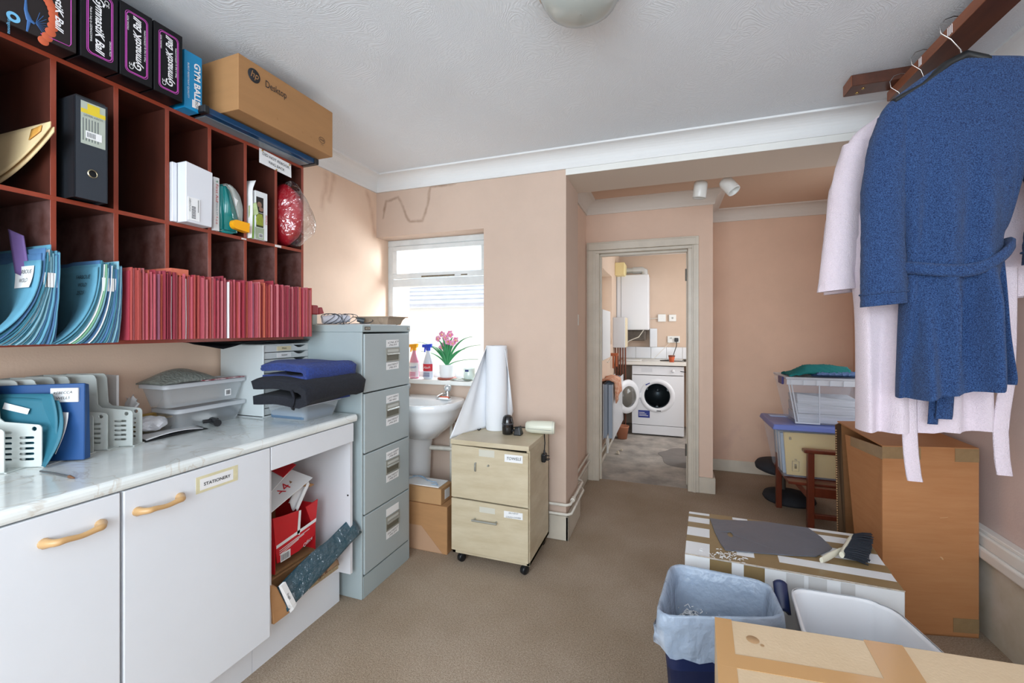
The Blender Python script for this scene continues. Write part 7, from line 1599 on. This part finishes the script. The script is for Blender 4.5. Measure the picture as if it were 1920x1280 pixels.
def ring(t, off): 
    a = 2*PI*t; x = .915+(.137+off)*math.copysign(abs(math.cos(a))**.75, math.cos(a)); y = yb+(.077+off)*math.copysign(abs(math.sin(a))**.8, math.sin(a)); u_ = (x-.915)/.137
    return Vector((x, y, 1.497-.022*(1-u_*u_)+.060*max(0, u_)**1.6+.015))
m.loft([[ring(i/64, .010)+Vector((0, 0, .021)), ring(i/64, .016)+Vector((0, 0, .010)), ring(i/64, .016)-Vector((0, 0, .012)), ring(i/64, .010)-Vector((0, 0, .021)), ring(i/64, -.004)-Vector((0, 0, .019)), ring(i/64, -.004)+Vector((0, 0, .019))] for i in range(65)], cap=False)
m.build('belt', TBL, g)
m = MB()
def strap(pts, w_, t_=.007):
    S = []
    for (x, y, z) in pts: S.append([Vector((x-w_/2, y, z)), Vector((x-w_/2+.004, y-t_/2, z)), Vector((x+w_/2-.004, y-t_/2, z)), Vector((x+w_/2, y, z)), Vector((x+w_/2-.004, y+t_/2, z)), Vector((x-w_/2+.004, y+t_/2, z))])
    return S
m.loft(strap([(.915, yb+.02, 1.15), (.912, yb+.02, 1.07), (.908, yb+.02, 1.0), (.906, yb+.02, .988)], .048)).loft(strap([(.893, yb+.035, 1.13), (.888, yb+.035, 1.05), (.884, yb+.035, .975), (.883, yb+.035, .965)], .030))
m.build('belt_end', TBL, g)
# pink robes
def pink(yb, x_, zt_, left, seed, lab, hem, sl_l=True, sl_r=True, hookx=.905, straps=True):
    hanger('clothes_hanger', hookx, yb, zt_+.01, .19, mat('wire_hanger', (196, 196, 196), .25, 1), 'thin wire hanger with a white hook, carrying the %s pale pink robe' % lab, wide=.005, th=.005)
    g = thing('dressing_gown', (x_, yb, hem[0]), 'pale pink towelling dressing gown hanging directly behind the blue one' if lab == 'nearer' else 'pale pink towelling dressing gown hanging farthest back on the rail', 'dressing gown')
    c = x_
    secs = [(zt_, c, .05, yb, .03, 0), (zt_-.01, c, .09, yb, .04, 0), (zt_-.05, c, .15, yb, .05, 0), (zt_-.10, c, .21, yb, .052, 0), (zt_-.17, c, .235, yb, .056, .003), (1.85, c-.01, .23, yb, .060, .006), (1.6, c-.01, .215, yb, .064, .008), (1.4, c-.005, .200, yb, .068, .010), (1.2, c, .20, yb, .074, .013), (hem[0]+.10, c, .200, yb, .078, .016), (hem, c, .200, yb, .078, .016)]
    MB().loft(body(resample(secs), folds=lambda x, z: fold(x+seed, z)*.45)).build('robe_body', TPK, g)
    MB().loft(sleeve([(c-.19, yb, zt_-.13, .055, .045), (c-.225, yb, zt_-.30, .062, .05), (c-.245, yb-.0, zt_-.50, .062, .05), (c-.262, yb, 1.50, .062, .045), (c-.265, yb, 1.455, .064, .045)], seed=seed)).build('sleeve', TPK, g)
    MB().loft(sleeve([(c+.19, yb, zt_-.13, .055, .045), (c+.225, yb, zt_-.30, .062, .05), (c+.24, yb-.0, zt_-.50, .062, .05), (c+.25, yb, 1.46, .062, .045), (c+.25, yb, 1.415, .064, .045)], seed=seed+1)).build('sleeve', TPK, g)
    return g
g = pink(2.07, .905, 2.165, 0, 7, 'nearer', (.905, .945))
ysb = 1.985
A = PY(ysb-.03, 1706, 750); 
def px_strap(lst, y):
    return [tuple(PY(y, a, b2)) for a, b2 in lst]
m = MB().loft(strap(px_strap([(1704, 500), (1704, 640), (1704, 740), (1705, 800), (1708, 850), (1713, 890), (1716, 902)], ysb-.0), .047, .008)); m.build('belt_end', TPK, g)
m = MB().loft(strap(px_strap([(1893, 500), (1891, 640), (1888, 720), (1880, 770), (1876, 810), (1879, 860), (1884, 891)], ysb+.0), .044, .008)); m.build('belt_end', TPK, g)
pink(2.235, .975, 2.155, 0, 11, 'farther', (1.00, 1.03))
